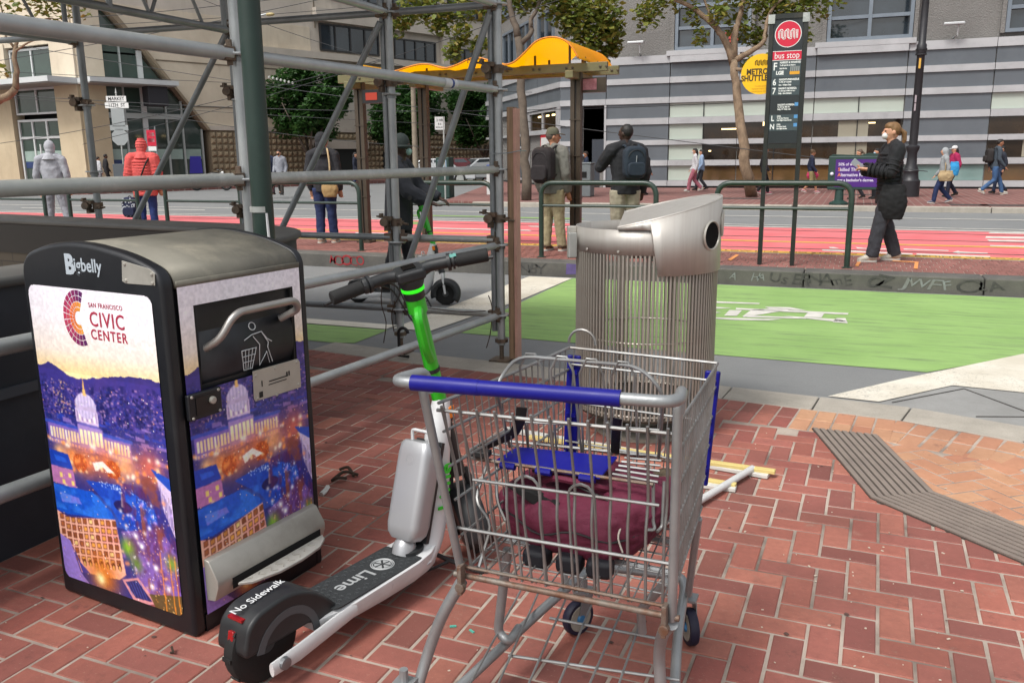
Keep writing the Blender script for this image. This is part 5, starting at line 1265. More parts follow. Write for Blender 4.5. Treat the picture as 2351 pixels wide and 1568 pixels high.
    dk=loft([(.16,.088,.128,.062),(.24,.08,.132,.082),(.3,.072,.134,.092),(.45,.066,.137,.092),(.6,.066,.14,.092),(.68,.07,.146,.084),(.73,.075,.16,.07)],'deck',Mw)
    q=MB();q.X=L;q.prism(rrect(.43,.17,.025,4,.43,0),.1385,.1425);mt=B(q,'grip_mat',Md,dk)
    mt.data.transform(Matrix.Shear('XZ',4,(0,0)))
    if full:
        for i in range(20):
            for j in range(6):
                s_=.245+i*.0205;y_=-.066+j*.0264+(.0132 if i%2 else 0)
                if .3<s_<.56 and abs(y_)<.042: continue
                if abs(y_)>.07: continue
                q=MB();q.X=L;q.tube(arc((s_,y_,.1427),.0075,0,2*math.pi,6,(1,0,0),(0,1,0)),.001,3);B(q,'grip_ring',mat('grip_relief','#3f4345',.8),mt)
        text('Lime',.075,XF[T.name]@L@frame((.385,-.002,.1432),(-1,0,0),(0,-1,0)),Mtxt,mt,'lettering','CENTER',1.05,.001)
        q=MB();q.X=L
        for r_ in (.04,.034): q.tube(arc((.52,0,.143),r_,0,2*math.pi,24,(1,0,0),(0,1,0)),.0022,4)
        for k in range(6):
            an=k*math.pi/3+.3;A_=[(.52+.03*math.cos(an+d)*f_,.03*math.sin(an+d)*f_,.1434) for d,f_ in ((-.38,1),(.38,1),(.1,.25),(-.1,.25))];q.add(A_,[(0,1,2,3)])
        B(q,'citrus_emblem',Mtxt,mt)
    # neck: white tube sweeping up from the deck
    nk=[((.64,.104),.036,.09),((.705,.117),.05,.086),((.752,.16),.072,.074),((.785,.25),.074,.062),((.806,.36),.068,.056),((.828,.48),.056,.05),((.85,.58),.044,.043),((.863,.645),.034,.034)]
    q=MB();q.X=L;q.tube([(p[0],0,p[1]) for p,_,_ in nk],[(b_,a_) for _,a_,b_ in nk],12,flat=(0,1,0));ne=B(q,'neck',Mw,smooth='auto')
    md=ne.modifiers.new('sub','SUBSURF');md.levels=1;md.render_levels=1
    q=MB();q.X=L;q.box((.875,-.034,.6),(.03,.012,.045),Matrix.Rotation(-.15,3,'Y'));B(q,'side_reflector',Mam,ne,bevel=.004)
    if full: text('Lime',.08,XF[T.name]@L@frame((.795,-.0625,.345),(.14,0,1),(-1,0,.14)),Mgt,ne,'lettering','CENTER',1.1,.001,.0025)
    # battery on the rider side of the neck
    A0,A1=Vector((.645,0,.188)),Vector((.748,0,.52));dz=(A1-A0).normalized();fx=dz.cross(Vector((0,1,0))).normalized()
    fr=L@frame(A0,Vector((0,1,0)),fx)  # local z along the pack? x=y axis, y=depth
    q=MB();Fm=frame(A0,Vector((0,1,0)),dz.cross(Vector((0,1,0))));q.X=L
    zz=[(0,.72),(.02,.93),(.05,1),(.3,1),(.33,.95),(.345,.8)];vs=[];nr=0
    for h_,k_ in zz:
        ring_=rrect(.142*k_,.096*k_,.028*k_,4);nr=len(ring_)
        vs+=[A0+Vector((0,1,0))*p[0]+Vector((dz.z,0,-dz.x))*p[1]+dz*h_ for p in ring_]
    fs=[tuple(range(nr)),tuple(range(len(vs)-1,len(vs)-nr-1,-1))]
    for i in range(len(zz)-1): fs+=[(i*nr+j,(i+1)*nr+j,(i+1)*nr+(j+1)%nr,i*nr+(j+1)%nr) for j in range(nr)]
    q.add(vs,fs);bt=B(q,'battery',Ms,smooth='auto')
    q=MB();q.X=L;c0=A0+dz*.17+Vector((dz.z,0,-dz.x))*.05;q.box(c0,(.016,.118,.36),Matrix.Rotation(math.atan2(dz.x,dz.z),3,'Y'));B(q,'battery_gap_dark',Mb,bt)  # dark of the cavity behind the battery, put in as a black strip
    q=MB();q.X=L;t0=A0+dz*.335;q.tube(fillet([t0+Vector((0,-.04,0)),t0+Vector((.0,-.04,.05)),t0+Vector((.0,.04,.05)),t0+Vector((0,.04,0))],.012,3),.006,6);B(q,'battery_handle',Mw,bt,smooth='auto')
    q=MB();q.X=L;q.lathe([(.042,0),(.042,.03),(.036,.045),(.03,.055)],18,A0+dz*-.055,axis=dz);B(q,'battery_lock',Ms,bt,smooth='auto')
    q=MB();q.X=L;q.lathe([(.058,0),(.056,.012),(.044,.016)],20,Vector((.652,0,.146)),axis=(-.12,0,1));B(q,'lock_gasket',Mb,bt,smooth='auto')
    if full:
        q=MB();q.X=L;cf=A0+dz*.28-Vector((dz.z,0,-dz.x))*.0475;q.tube(arc(cf,.018,0,2*math.pi,16,(0,1,0),dz),.0015,4);q.tube(arc(cf,.011,0,2*math.pi,12,(0,1,0),dz),.0012,4);B(q,'battery_emblem',Ms,bt)
    # steerer, green tube, bars (all turn together)
    base=Vector((.868,0,.615));top=base+a*.438
    q=MB();q.X=S;q.tube([base-a*.01,top],.0265,16);B(q,'stem',Mg,smooth='auto')
    q=MB();q.X=L;q.tube([base-a*.05,base+a*.004],.034,14);B(q,'head_tube',Mb,smooth='auto')
    q=MB();q.X=S;q.tube([base+a*.15,base+a*.165],.0285,14);B(q,'stem_ring',Mb,smooth='auto')
    off_=Vector((-.056,.012,0));q=MB();q.X=S;q.tube(fillet([base+a*.2+Vector((-.02,0,0)),base+a*.25+off_,base+a*.37+off_*1.1,base+a*.4+Vector((-.02,0,0))],.03,4),0.017,8);B(q,'carry_grip',Mg,smooth='auto')
    q=MB();q.X=S;q.tube([base+a*.385,base+a*.435],.034,14);B(q,'stem_clip',Mg,smooth='auto')
    q=MB();q.X=S;q.lathe([(.03,0),(.036,.012),(.038,.05),(.046,.07),(.042,.085)],18,top-a*.01,axis=a);B(q,'stem_head',Mb,smooth='auto')
    q=MB();q.X=S;q.lathe([(.037,0),(.0405,.003),(.0405,.012),(.037,.015)],20,top+a*.026,axis=a);B(q,'light_ring',mat('glow_green','#2fd01e',.3,emit=('#2fe01e',.5)),smooth='auto')
    hc=top+a*.085
    q=MB();q.X=S;q.box(hc+Vector((-.005,0,.004)),(.095,.1,.04),Matrix.Rotation(-.28,3,'Y'));hd_=B(q,'console',Mb,bevel=.012)
    q=MB();q.X=S;q.box(hc+Vector((-.012,0,.024)),(.045,.045,.006),Matrix.Rotation(-.28,3,'Y'));B(q,'console_screen',mat('screen_black','#0a0b0c',.15),hd_)
    for s in (-1,1):
        q=MB();q.X=S;pts=fillet([hc+Vector((0,.02*s,0)),hc+Vector((.01,.07*s,.01)),hc+Vector((-.01,.16*s,.004)),hc+Vector((-.033,.255*s,-.004))],.05,4);q.tube(pts,.0205,10);br=B(q,'handlebar',Mb,smooth='auto')
        g0,g1=hc+Vector((-.012,.165*s,.003)),hc+Vector((-.038,.272*s,-.005));q=MB();q.X=S;q.tube([g0,g0.lerp(g1,.02),g0.lerp(g1,.97),g1],[.021,.0235,.0235,.02],14);B(q,'grip',Mr,br,smooth='auto')
        q=MB();q.X=S;q.tube([g0.lerp(g1,-.28),g0.lerp(g1,-.18)],.03,12);q.tube([g0.lerp(g1,-.12),g0.lerp(g1,-.06)],.028,12);B(q,'clamp',Mb,br,smooth='auto')
        q=MB();q.X=S;l0=g0.lerp(g1,-.2)+Vector((.03,0,-.015));q.tube(fillet([l0+Vector((-.02,0,.01)),l0+Vector((.02,.02*s,0)),l0+Vector((.005,.12*s,-.008)),l0+Vector((-.01,.155*s,-.012))],.02,3),[.007]*9 if False else .006,6);B(q,'brake_lever',Mb,br,smooth='auto')
        if s<0:
            q=MB();q.X=S;q.box(g0.lerp(g1,-.1)+Vector((-.012,0,.02)),(.022,.022,.01));B(q,'throttle_button',mat('teal_button','#74b8ae',.4),br)
        else:
            q=MB();q.X=S;q.lathe([(.024,0),(.028,.006),(.028,.018),(.02,.022)],14,g0.lerp(g1,-.12)+Vector((.0,-.01,0)),axis=(0,1,0));B(q,'bell_ring',Mb,br)
    for dy in (-.03,.03,.045):
        q=MB();q.X=S;q.tube(fillet([hc+Vector((.02,dy*2.5,-.01)),hc+Vector((.075,dy*1.4,-.03)),top+Vector((.06,dy*.5,-.09)),top+Vector((.02,0,-.12))],.05,4),.0032,5);B(q,'cable',Mb)
    # fork and front mudguard
    q=MB();q.X=S;q.tube([base-a*.05,base-a*.2,base-a*.29],[.026,.03,.034],10);fk=B(q,'fork',Mb,smooth='auto')
    for s in (-1,1):
        q=MB();q.X=S;q.tube([Vector((.955,.03*s,.34)),Vector((.965,.045*s,.26)),Vector((.985,.045*s,.125))],[.018,.014,.012],8);B(q,'fork_leg',Mb if full else Mw,fk,smooth='auto')
    q=MB();q.X=S;A_=arc((.985,0,.125),.155,math.radians(-35),math.radians(200),20);pf=[];
    vs=[];
    for p in A_:
        d_=(p-Vector((.985,0,.125))).normalized()
        vs+=[p+Vector((0,-.058,0))-d_*.06,p+Vector((0,-.05,0)),p+Vector((0,0,0))+d_*.006,p+Vector((0,.05,0)),p+Vector((0,.058,0))-d_*.06]
    q.add(vs,[(i*5+j,i*5+j+1,(i+1)*5+j+1,(i+1)*5+j) for i in range(20) for j in range(4)]);mf=B(q,'front_mudguard',Mb,smooth='auto');so=mf.modifiers.new('s','SOLIDIFY');so.thickness=.004
    # prop stand
    q=MB();q.X=L;q.tube(fillet([(.77,-.03,.085),(.80,-.05,.06),(.86,-.14,.012),(.875,-.17,.01)],.03,3),.0085,7);q.tube([(.77,-.03,.085),(.72,-.03,.04),(.80,-.06,.05)],.007,6);B(q,'kick_stand',Mb,smooth='auto')
    return T
scooter((-1.53,1.81,0),math.radians(77.6),'white and lime green electric scooter parked beside the shopping cart',steer=52)
# ================================================================ shopping cart
M_cw=mat('cart_wire','#8d8f8f',.42,.55,var=.7,vscale=9,col2='#666462',stain='#6b5a4a',sscale=7,samt=.45)
M_ct=mat('cart_tube','#979a9b',.42,.5,var=.6,vscale=7,col2='#74777a',stain='#9a9d9c',sscale=9,samt=.5,bump=.15,bscale=80)
M_crust=mat('rusted_cart_rail','#77736c',.6,.5,var=1.,vscale=18,col2='#6b4630',stain='#8d8a84',sscale=12,samt=.9,bump=.4,bscale=90)
M_cb=mat('blue_cart_plastic','#0e0f78',.42,var=.3,vscale=6,col2='#0a0b5c',stain='#2c2c90',sscale=10,samt=.3,spec=.3)
ct=thing('shopping_cart','grey wire shopping cart with blue handle standing on the brick pavement','shopping cart',(-.6,2.,0))
def wire(name,pts,r=.0026,m=None,par=ct,n=6,sm=True): 
    q=MB();q.tube(pts,r,n);return q.build(name,m or M_cw,par,smooth='auto' if sm else False)
V3=lambda *a:Vector(a)
HL,HR=V3(-.925,1.58,1.02),V3(-.298,1.625,1.02)
UL,UR=V3(-.895,1.70,.985),V3(-.318,1.735,.985)
BLr,BRr=V3(-.872,1.838,.455),V3(-.345,1.825,.455)
TLr,TRr=V3(-.888,1.735,.93),V3(-.325,1.75,.93)
TLf,TRf=V3(-.752,2.325,.95),V3(-.318,2.292,.945)
BLf,BRf=V3(-.775,2.345,.53),V3(-.345,2.28,.53)
LR=.0155
hpts=fillet([BLr+V3(-.008,-.01,-.02),UL+V3(0,-.03,.0),UL+V3(-.005,.0,.03),HL+V3(.0,.0,.0),HR,UR+V3(.005,.005,.03),UR+V3(0,-.01,0),BRr+V3(.012,-.01,-.02)],[0,.04,.03,.045,.05,.035,.04,0],5)
wire('handle_frame',fillet([BLr+V3(-.008,-.01,-.02),UL+V3(0,-.03,.0),UL+V3(-.005,.0,.02)],.04,5),.011,M_ct,n=12)
wire('handle_frame',fillet([BRr+V3(.012,-.01,-.02),UR+V3(0,-.01,0),UR+V3(.005,.005,.02)],.04,5),.011,M_ct,n=12)
wire('handle_frame',fillet([UL+V3(.003,-.01,-.02),UL+V3(-.005,.0,.03),HL,HR,UR+V3(.005,.005,.03),UR+V3(.0,-.002,-.02)],[0,.035,.045,.05,.04,0],6),.0132,M_ct,n=14)
gr=thing  # noqa
for a,b,r in ((.083,.33,.0235),(.33,.63,.0225),(.63,.815,.0235)):
    wire('grip',[HL.lerp(HR,a),HL.lerp(HR,b)],r*.75,M_cb,n=14)
# rims and sides
def lerp(a,b,t): return a+(b-a)*t
for (t,bt,tf,bf) in ((TLr,BLr,TLf,BLf),(TRr,BRr,TRf,BRf)):
    wire('rim',[t,t.lerp(tf,.5)+V3(0,0,-.004),tf],.0042)
    for k,h in enumerate((.16,.36,.56,.78)): wire('side_rail',[lerp(t,bt,h),lerp(tf,bf,h)],.0036)
    for i in range(20):
        f=(i+.6)/20.4;wire('side_wire',[lerp(t,tf,f),lerp(bt,bf,f)],.0021)
    wire('bottom_rail',[bt,bf],.0045)
# front
wire('rim',[TLf,TRf],.0042)
for h in (.12,.4,.7,1.): wire('front_rail',[lerp(TLf,BLf,h),lerp(TRf,BRf,h)],.0036)
for i in range(16):
    f=(i+.5)/16;wire('front_wire',[lerp(TLf,TRf,f),lerp(BLf,BRf,f)],.0021)
wire('bag_hook',arc(lerp(TLf,TRf,.09)+V3(.0,-.0,.015),.042,0,math.pi,10,(TRf-TLf).normalized()),.0042)
for s_,(t,b) in ((-1,(TLf,BLf)),(1,(TRf,BRf))):
    q=MB();a=lerp(t,b,.06)+V3(-.012*s_,.012,0);c=lerp(t,b,.86)+V3(-.012*s_,.012,0);q.add([e+V3(i,j,0) for e in (a,c) for i,j in ((-.021,-.006),(.021,-.006),(.021,.006),(-.021,.006))],[(3,2,1,0),(4,5,6,7),(0,1,5,4),(1,2,6,5),(2,3,7,6),(3,0,4,7)]);q.build('corner_bumper',M_cb,ct,bevel=.005)
    for f in (.15,.55,.85): q=MB();q.box(lerp(a,c,f),(.03,.03,.012));q.build('bumper_clip',M_cb,ct)
# floor grid
for i in range(15):
    f=(i+.5)/15;wire('floor_wire',[lerp(BLr,BRr,f),lerp(BLf,BRf,f)],.0022)
for i in range(12):
    f=(i+.5)/12;wire('floor_cross_wire',[lerp(BLr,BLf,f)-V3(0,0,.004),lerp(BRr,BRf,f)-V3(0,0,.004)],.0024)
for f in (.35,.62): wire('floor_brace',[lerp(BLr,BLf,f)-V3(0,0,.015),lerp(BRr,BRf,f)-V3(0,0,.015)],.008,M_ct)
# rear gate: heavier bars hung below the handle
for i in range(13):
    f=(i+.4)/12.7;t=lerp(TLr,TRr,f)+V3(0,-.02,0);b=lerp(BLr,BRr,f)
    m1=t.lerp(b,.42)+V3(0,.018,0);m2=t.lerp(b,.55)+V3(0,-.006,0)
    wire('gate_bar',fillet([t,m1,m2,b],.03,2),.0037)
for h in (.03,.72): wire('gate_rail',[lerp(TLr,BLr,h)+V3(0,-.012,0),lerp(TRr,BRr,h)+V3(0,-.012,0)],.0045)
wire('gate_rail',[lerp(TLr,BLr,.42)+V3(.06,.0,0),lerp(TRr,BRr,.42)+V3(-.03,.0,0)],.004)
for f in (.36,.62): 
    b0=lerp(BLr,BRr,f)+V3(0,0,.0);u=(BRr-BLr).normalized();hgt=.3
    pts=[b0-u*.032+V3(0,-.006,0),b0-u*.032+V3(0,-.05,hgt-.04)]+arc(b0+V3(0,-.052,hgt-.03),.032,math.pi,0,6,u)+[b0+u*.032+V3(0,-.05,hgt-.04),b0+u*.032+V3(0,-.006,0)]
    wire('gate_loop',pts,.0038)
wire('rear_rail',[BLr+V3(-.03,-.012,-.012),BRr+V3(.03,-.012,-.012)],.008,M_crust,n=10);wire('rear_rail',[BLr+V3(0,-.01,.012),BRr+V3(0,-.01,.012)],.0045,M_crust)
for p in (BLr,BRr):
    q=MB();q.bar(p+V3(-.0,-.035,-.05),p+V3(0,-.035,.03),.028,.012);q.lathe([(.006,0),(.013,0),(.013,.02),(.006,.02)],12,p+V3(0,-.03,-.03),axis=(0,-1,0));q.build('pivot_bracket',M_crust,ct,bevel=.002)
# child seat: back panel, wire seat, blue flap
sb=[G(1137,885,.93),G(1186,816,.985),G(1470,841,.985),G(1524,900,.93)];BLs,BRs=G(1170,1025,.70),G(1512,1052,.70)
k_=1.
sbw=[Vector((p.x,p.y,p.z)) for p in sb]
st_=MB();st_.tube(fillet([BLs,sbw[0],sbw[1],sbw[2],sbw[3],BRs],[0,.05,.05,.05,.05,0],4),.0048,8);seat=st_.build('seat_back',M_cw,ct,smooth='auto')
for f in (.12,.38,.62,.87):
    t=sbw[1].lerp(sbw[2],f);b=BLs.lerp(BRs,.12+.76*f);u=(BRs-BLs).normalized()
    wire('seat_back_loop',[b-u*.035,t-u*.03+V3(0,0,-.03),t-u*.012+V3(0,0,.008),t+u*.012+V3(0,0,.008),t+u*.03+V3(0,0,-.03),b+u*.035],.0034,par=seat)
wire('seat_back_rail',[BLs.lerp(sbw[0],.45),BRs.lerp(sbw[3],.45)],.0034,par=seat)
fl=[G(1132,1058,.70),G(1188,1024,.715),G(1418,1047,.715),G(1378,1096,.70)]
q=MB();n_=4;q.add([p for p in fl]+[p-V3(0,0,.007) for p in fl],[(3,2,1,0),(4,5,6,7),(0,1,5,4),(1,2,6,5),(2,3,7,6),(3,0,4,7)]);fb=q.build('seat_flap',M_cb,ct,bevel=.003)
for f in (.08,.42,.82): wire('flap_hinge',[fl[0].lerp(fl[3],f)+V3(0,-.004,-.006),fl[0].lerp(fl[3],f+.14)+V3(0,-.004,-.006)],.010,M_cb,fb,8)
sl=[G(1080,1050,.70),G(1530,1105,.70),G(1530,1030,.70),G(1130,1005,.72)]
wire('seat_rail',[G(1085,1052,.70),G(1500,1112,.70)],.0048,M_crust,seat);wire('seat_rail',[G(1160,1012,.70),G(1520,1048,.70)],.0048,None,seat)
for i in range(6):
    f=.05+i/5*.95;a=G(1405,1090,.702).lerp(G(1440,1042,.702),f);b=G(1510,1110,.702).lerp(G(1520,1046,.702),f);wire('seat_wire',[a,b],.0036,None,seat)
for i in range(4):
    f=i/3;a=G(1095,1050,.702).lerp(G(1150,1015,.702),f);b=G(1140,1058,.702).lerp(G(1185,1025,.702),f);wire('seat_wire',[a,b],.0036,None,seat)
for pts in ([(1085,1052),(1075,1035),(1110,1015),(1165,985)],):
    wire('seat_link',fillet([G(a,b,.71) for a,b in pts],.02,3),.004,None,seat)
wire('seat_hanger',fillet([G(1500,1110,.70),G(1500,1200,.60),G(1505,1216,.585),G(1480,1216,.585)],.02,3),.0045,None,seat);wire('seat_hanger',fillet([G(1525,1105,.70),G(1520,1210,.585),G(1508,1220,.58)],.02,3),.0045,None,seat)
wire('seat_hanger',fillet([G(1120,1060,.69),G(1090,1150,.62),G(1130,1200,.57),G(1100,1300,.47)],.03,3),.0045,None,seat);wire('seat_hanger',fillet([G(1140,1062,.69),G(1140,1150,.61),G(1160,1195,.57)],.03,3),.0045,None,seat)
# safety strap, black webbing
M_web=mat('black_webbing','#0f1012',.6,bump=.4,bscale=200)
def ribbon(name,pts,w_,par,m=M_web,fl_=(1,0,0)):
    q=MB();q.tube(fillet(pts,.04,4),[(w_,.0016)]*len(fillet(pts,.04,4)),6,flat=fl_);return q.build(name,m,par,smooth='auto')
ribbon('safety_strap',[G(1198,935,.86),G(1195,965,.82),G(1178,1000,.76),G(1140,1015,.735),G(1100,1030,.72)],.014,seat,fl_=(1,0,1))
ribbon('safety_strap',[G(1418,960,.84),G(1414,1000,.77),G(1412,1040,.71)],.012,seat)
q=MB();q.box(G(1105,1040,.72),(.05,.035,.018));q.build('strap_buckle',M_web,seat,bevel=.004)
# chassis
def g3(x,y,z): return G(x,y,z)
legL=[BLr+V3(-.01,-.01,-.03),G(1014,1412,.32),G(985,1490,.2),G(955,1590,.09)]
legR=[BRr+V3(.012,-.01,-.03),G(1520,1455,.33),G(1512,1500,.25),G(1520,1620,.1)]
wire('rear_leg',fillet(legL,.06,5),.0155,M_ct,n=12);wire('rear_leg',fillet(legR,.06,5),.0155,M_ct,n=12)
wire('base_tube',fillet([G(1040,1590,.1),G(1120,1515,.12),G(1230,1412,.16),G(1300,1350,.2),(-.7,2.42,.22),(-.42,2.44,.22),G(1572,1350,.2),G(1556,1450,.15),G(1548,1600,.1)],[0,.1,.1,.1,.08,.08,.1,.1,0],4),.0145,M_ct,n=12)
wire('base_strut',fillet([lerp(BLr,BLf,.28)-V3(-.03,0,.02),G(1143,1450,.175),G(1168,1475,.155),G(1192,1440,.16)],.035,4),.0135,M_ct,n=10)
wire('base_strut',fillet([lerp(BRr,BRf,.28)-V3(.03,0,.02),G(1470,1400,.3),G(1475,1450,.22)],.035,4),.0125,M_ct,n=10)
wire('side_post',[lerp(BRr,BRf,.9)-V3(.0,0,.01),G(1580,1365,.2)],.011,M_ct);wire('side_post',[lerp(BLr,BLf,.9)-V3(.0,0,.01),G(1300,1350,.21)],.011,M_ct)
# tray
TA=[(1062,1600),(1130,1600),(1200,1600),(1270,1600),(1340,1600),(1410,1600)];TB=[(1195,1356),(1235,1362),(1300,1372),(1360,1383),(1430,1395),(1480,1400)]
for a,b in zip(TA,TB): wire('tray_wire',[G(*a,.15),G(*b,.2)],.0034)
for (a,b,z) in (((1167,1504),(1560,1560),.16),((1262,1418),(1508,1465),.185),((1150,1585),(1540,1640),.152)): wire('tray_cross_wire',[G(*a,z),G(*b,z)],.0042)
# casters
M_tyr=mat('blue_black_tyre','#14142c',.6);M_hubw=mat('dirty_white_hub','#9a968a',.6,var=.5,vscale=20,stain='#6b6255',samt=.5);M_blhub=mat('blue_hub','#2f6d9a',.5)
def caster(c,ang,zt,r=.058):
    c=Vector(c);d=V3(math.cos(ang),math.sin(ang),0);ax=V3(-d.y,d.x,0)
    q=MB();q.lathe([(r-.016,-.014),(r-.003,-.014),(r,-.008),(r,.008),(r-.003,.014),(r-.016,.014)],24,c,axis=ax);w_=q.build('caster_wheel',M_tyr,ct,smooth='auto')
    q=MB();q.lathe([(.014,-.0145),(r-.016,-.0155),(r-.013,-.013),(r-.013,.013),(r-.016,.0155),(.014,.0145)],24,c,axis=ax);q.build('rim',M_hubw,w_,smooth='auto')
    q=MB();q.lathe([(.001,-.022),(.012,-.022),(.018,-.012),(.018,.012),(.012,.022),(.001,.022)],14,c,axis=ax);q.build('hub',M_blhub,w_,smooth='auto')
    q=MB()
    for s in (-1,1):
        o=ax*(.02*s);q.add([c+o-d*.012+V3(0,0,-.012),c+o+d*.012+V3(0,0,-.012),c+o+d*.05+V3(0,0,zt-.01),c+o-d*.0+V3(0,0,zt-.01)],[(0,1,2,3)])
    q.box(c+d*.025+V3(0,0,zt),(.055,.055,.008));q.tube([c+d*.025+V3(0,0,zt),c+d*.025+V3(0,0,zt+.04)],.012,10);f=q.build('caster_fork',M_ct,ct);so=f.modifiers.new('s','SOLIDIFY');so.thickness=.003
caster((-.735,2.37,.058),math.radians(60),.085);caster((-.39,2.44,.058),math.radians(118),.085)
caster((-1.03,1.74,.058),math.radians(90),.075);caster((-.235,1.78,.058),math.radians(90),.075)
# ---------------------------------------------------------------- burgundy bag in the basket
bag=thing('duffel_bag','burgundy fabric duffel bag with an open zip lying in the shopping cart','bag',(-.58,2.1,.5))
M_bag=mat('burgundy_fabric','#5e1230',.75,var=.5,vscale=6,col2='#470d24',stain='#5e1a32',samt=.4,bump=.5,bscale=240)
M_zip=mat('black_zip_tape','#141113',.6)
def softbag():
    q=MB();c=V3(-.62,2.09,.562);nu,nv=36,18;vs=[]
    for i in range(nv+1):
        t=-math.pi/2+math.pi*i/nv
        for j in range(nu):
            a=2*math.pi*j/nu;sx=abs(math.cos(a))**.75*math.copysign(1,math.cos(a));sy=abs(math.sin(a))**.8*math.copysign(1,math.sin(a));ct_=abs(math.cos(t))**.55;sz=abs(math.sin(t))**.8*math.copysign(1,math.sin(t))
            x,y,z=.24*sx*ct_,.165*sy*ct_,.095*sz
            z+=.02*math.sin(a*2+1)*ct_-.03*x/.235*(-1)+.012*math.sin(7*a+3*t)*ct_;y+=.015*math.sin(5*a+2*t);x+=.012*math.sin(4*t+a)
            if z<-.08: z=-.08
            p=V3(x,y,z);vs.append(c+Matrix.Rotation(math.radians(-4),3,'Z')@p)
    fs=[(i*nu+j,i*nu+(j+1)%nu,(i+1)*nu+(j+1)%nu,(i+1)*nu+j) for i in range(nv) for j in range(nu)]
    q.add(vs,fs);return q,c
q,c=softbag();bo_=q.build('shell',M_bag,bag,smooth=True);sb_=bo_.modifiers.new('sub','SUBSURF');sb_.levels=1;sb_.render_levels=2
tx=bpy.data.textures.new('folds','CLOUDS');tx.noise_scale=.09;dm=bo_.modifiers.new('folds','DISPLACE');dm.texture=tx;dm.strength=.04;dm.mid_level=.5;dm.texture_coords='GLOBAL'
tx2=bpy.data.textures.new('wrinkles','CLOUDS');tx2.noise_scale=.035;dm2=bo_.modifiers.new('wrinkles','DISPLACE');dm2.texture=tx2;dm2.strength=.016;dm2.mid_level=.5;dm2.texture_coords='GLOBAL'
wire('seam',[c+V3(-.225+.03*i,-.02-.16*math.sin(math.pi*(i+.8)/16)**.5,-.005+.012*math.sin(i)) for i in range(16)],.003,M_zip,bag)
wire('handle_strap',fillet([c+V3(-.1,-.07,.09),c+V3(-.06,-.11,.12),c+V3(.06,-.11,.11),c+V3(.1,-.06,.085)],.05,4),.009,M_bag,bag)
q=MB();o=c+V3(-.04,-.125,.055);op=[o+V3(x,-.012-.1*(abs(x)-.0)**2,z) for x,z in ((-.15,.035),(-.08,.028),(0,.0),(.1,-.035),(.15,-.05),(.1,-.055),(0,-.04),(-.08,-.005))]
q.add(op+[p+V3(0,.03,0) for p in op],[tuple(range(8)),tuple(range(15,7,-1))]+[(i,8+i,8+(i+1)%8,(i+1)%8) for i in range(8)]);q.build('zip_opening',M_hole,bag,bevel=.004)
wire('zip',fillet([c+V3(-.14,-.06,.11),c+V3(-.02,-.1,.105),c+V3(.1,-.115,.075),c+V3(.16,-.12,.04)],.08,4),.0035,M_zip,bag)
wire('zip',fillet([c+V3(-.21,-.03,.06),c+V3(-.215,-.06,.02),c+V3(-.2,-.09,-.03)],.08,4),.003,M_zip,bag)
for x in (-.09,.0,.08): 
    q=MB();q.box(c+V3(x,-.16,-.085),(.07,.06,.05),Matrix.Rotation(x*2,3,'Z'));q.build('strap_pad',mat('navy_strap','#0e0f18',.7),bag,bevel=.015)
wire('drawcord',fillet([c+V3(.13,-.14,.03),c+V3(.12,-.15,.0),c+V3(.135,-.15,-.04)],.02,3),.0025,mat('pale_cord','#b9b2a8',.7),bag)
q=MB();q.ball(c+V3(.2,.06,.075),(.055,.05,.04),12);q.build('brown_cuff',mat('brown_fleece','#4f4435',.9,bump=.6,bscale=120),bag,smooth=True)
# ---------------------------------------------------------------- steel rod litter bin
WB=thing('rod_litter_bin','round litter bin of vertical steel rods with a slanted steel hood','litter bin',(-1.03,4.5,0))
M_rod=mat('steel_rod','#a6a19a',.4,.5,var=.6,vscale=6,col2='#8d8478',stain='#b5ada2',samt=.3)
M_hood=mat('brushed_hood_steel','#aba8a3',.45,.35,var=.4,vscale=3,col2='#98928a',stain='#857e76',sscale=2,samt=.4,stretch=(9,9,.4))
WC=V3(-1.03,4.52,0);fw=V3(-math.sin(YAW),math.cos(YAW),0);rt=V3(math.cos(YAW),math.sin(YAW),0);WR=.374
def wp(phi,r=WR,z=0.): return WC+(-fw*math.cos(phi)+rt*math.sin(phi))*r+V3(0,0,z)
nr_=108
rodme=None
for i in range(nr_):
    phi=2*math.pi*i/nr_;inh=-.12<((phi+math.pi)%(2*math.pi)-math.pi)<math.pi-.05
    p=wp(phi)
    if rodme is None:
        q=MB();q.bx((-.0045,-.0045,.155),(.0045,.0045,1.03));r0=q.build('rod',M_rod,WB,world=False);rodme=r0.data;o=r0
    else: o=bpy.data.objects.new('rod',rodme);COL.objects.link(o);o.parent=WB
    l=XF[WB.name].inverted()@p;o.location=l;o.rotation_euler=(0,0,YAW+phi)
for z,r in ((.56,.0045),(.17,.006),(1.015,.006)):
    q=MB();q.tube(arc(WC+V3(0,0,z),WR-.008,0,2*math.pi,40,(1,0,0),(0,1,0))[:-1],r,6,closed=True);q.build('hoop',M_rod,WB)
q=MB();q.lathe([(.001,.14),(.37,.14),(.375,.15),(.37,.165),(.001,.165)],32,WC);q.build('bottom_plate',mat('dark_steel','#4a443d',.6,.5),WB)
q=MB();q.lathe([(.27,0),(.27,.02),(.25,.03),(.1,.04),(.09,.14)],32,WC);q.build('pedestal',mat('concrete_foot','#8f897d',.8,var=.5,vscale=6,bump=.2),WB,smooth='auto')
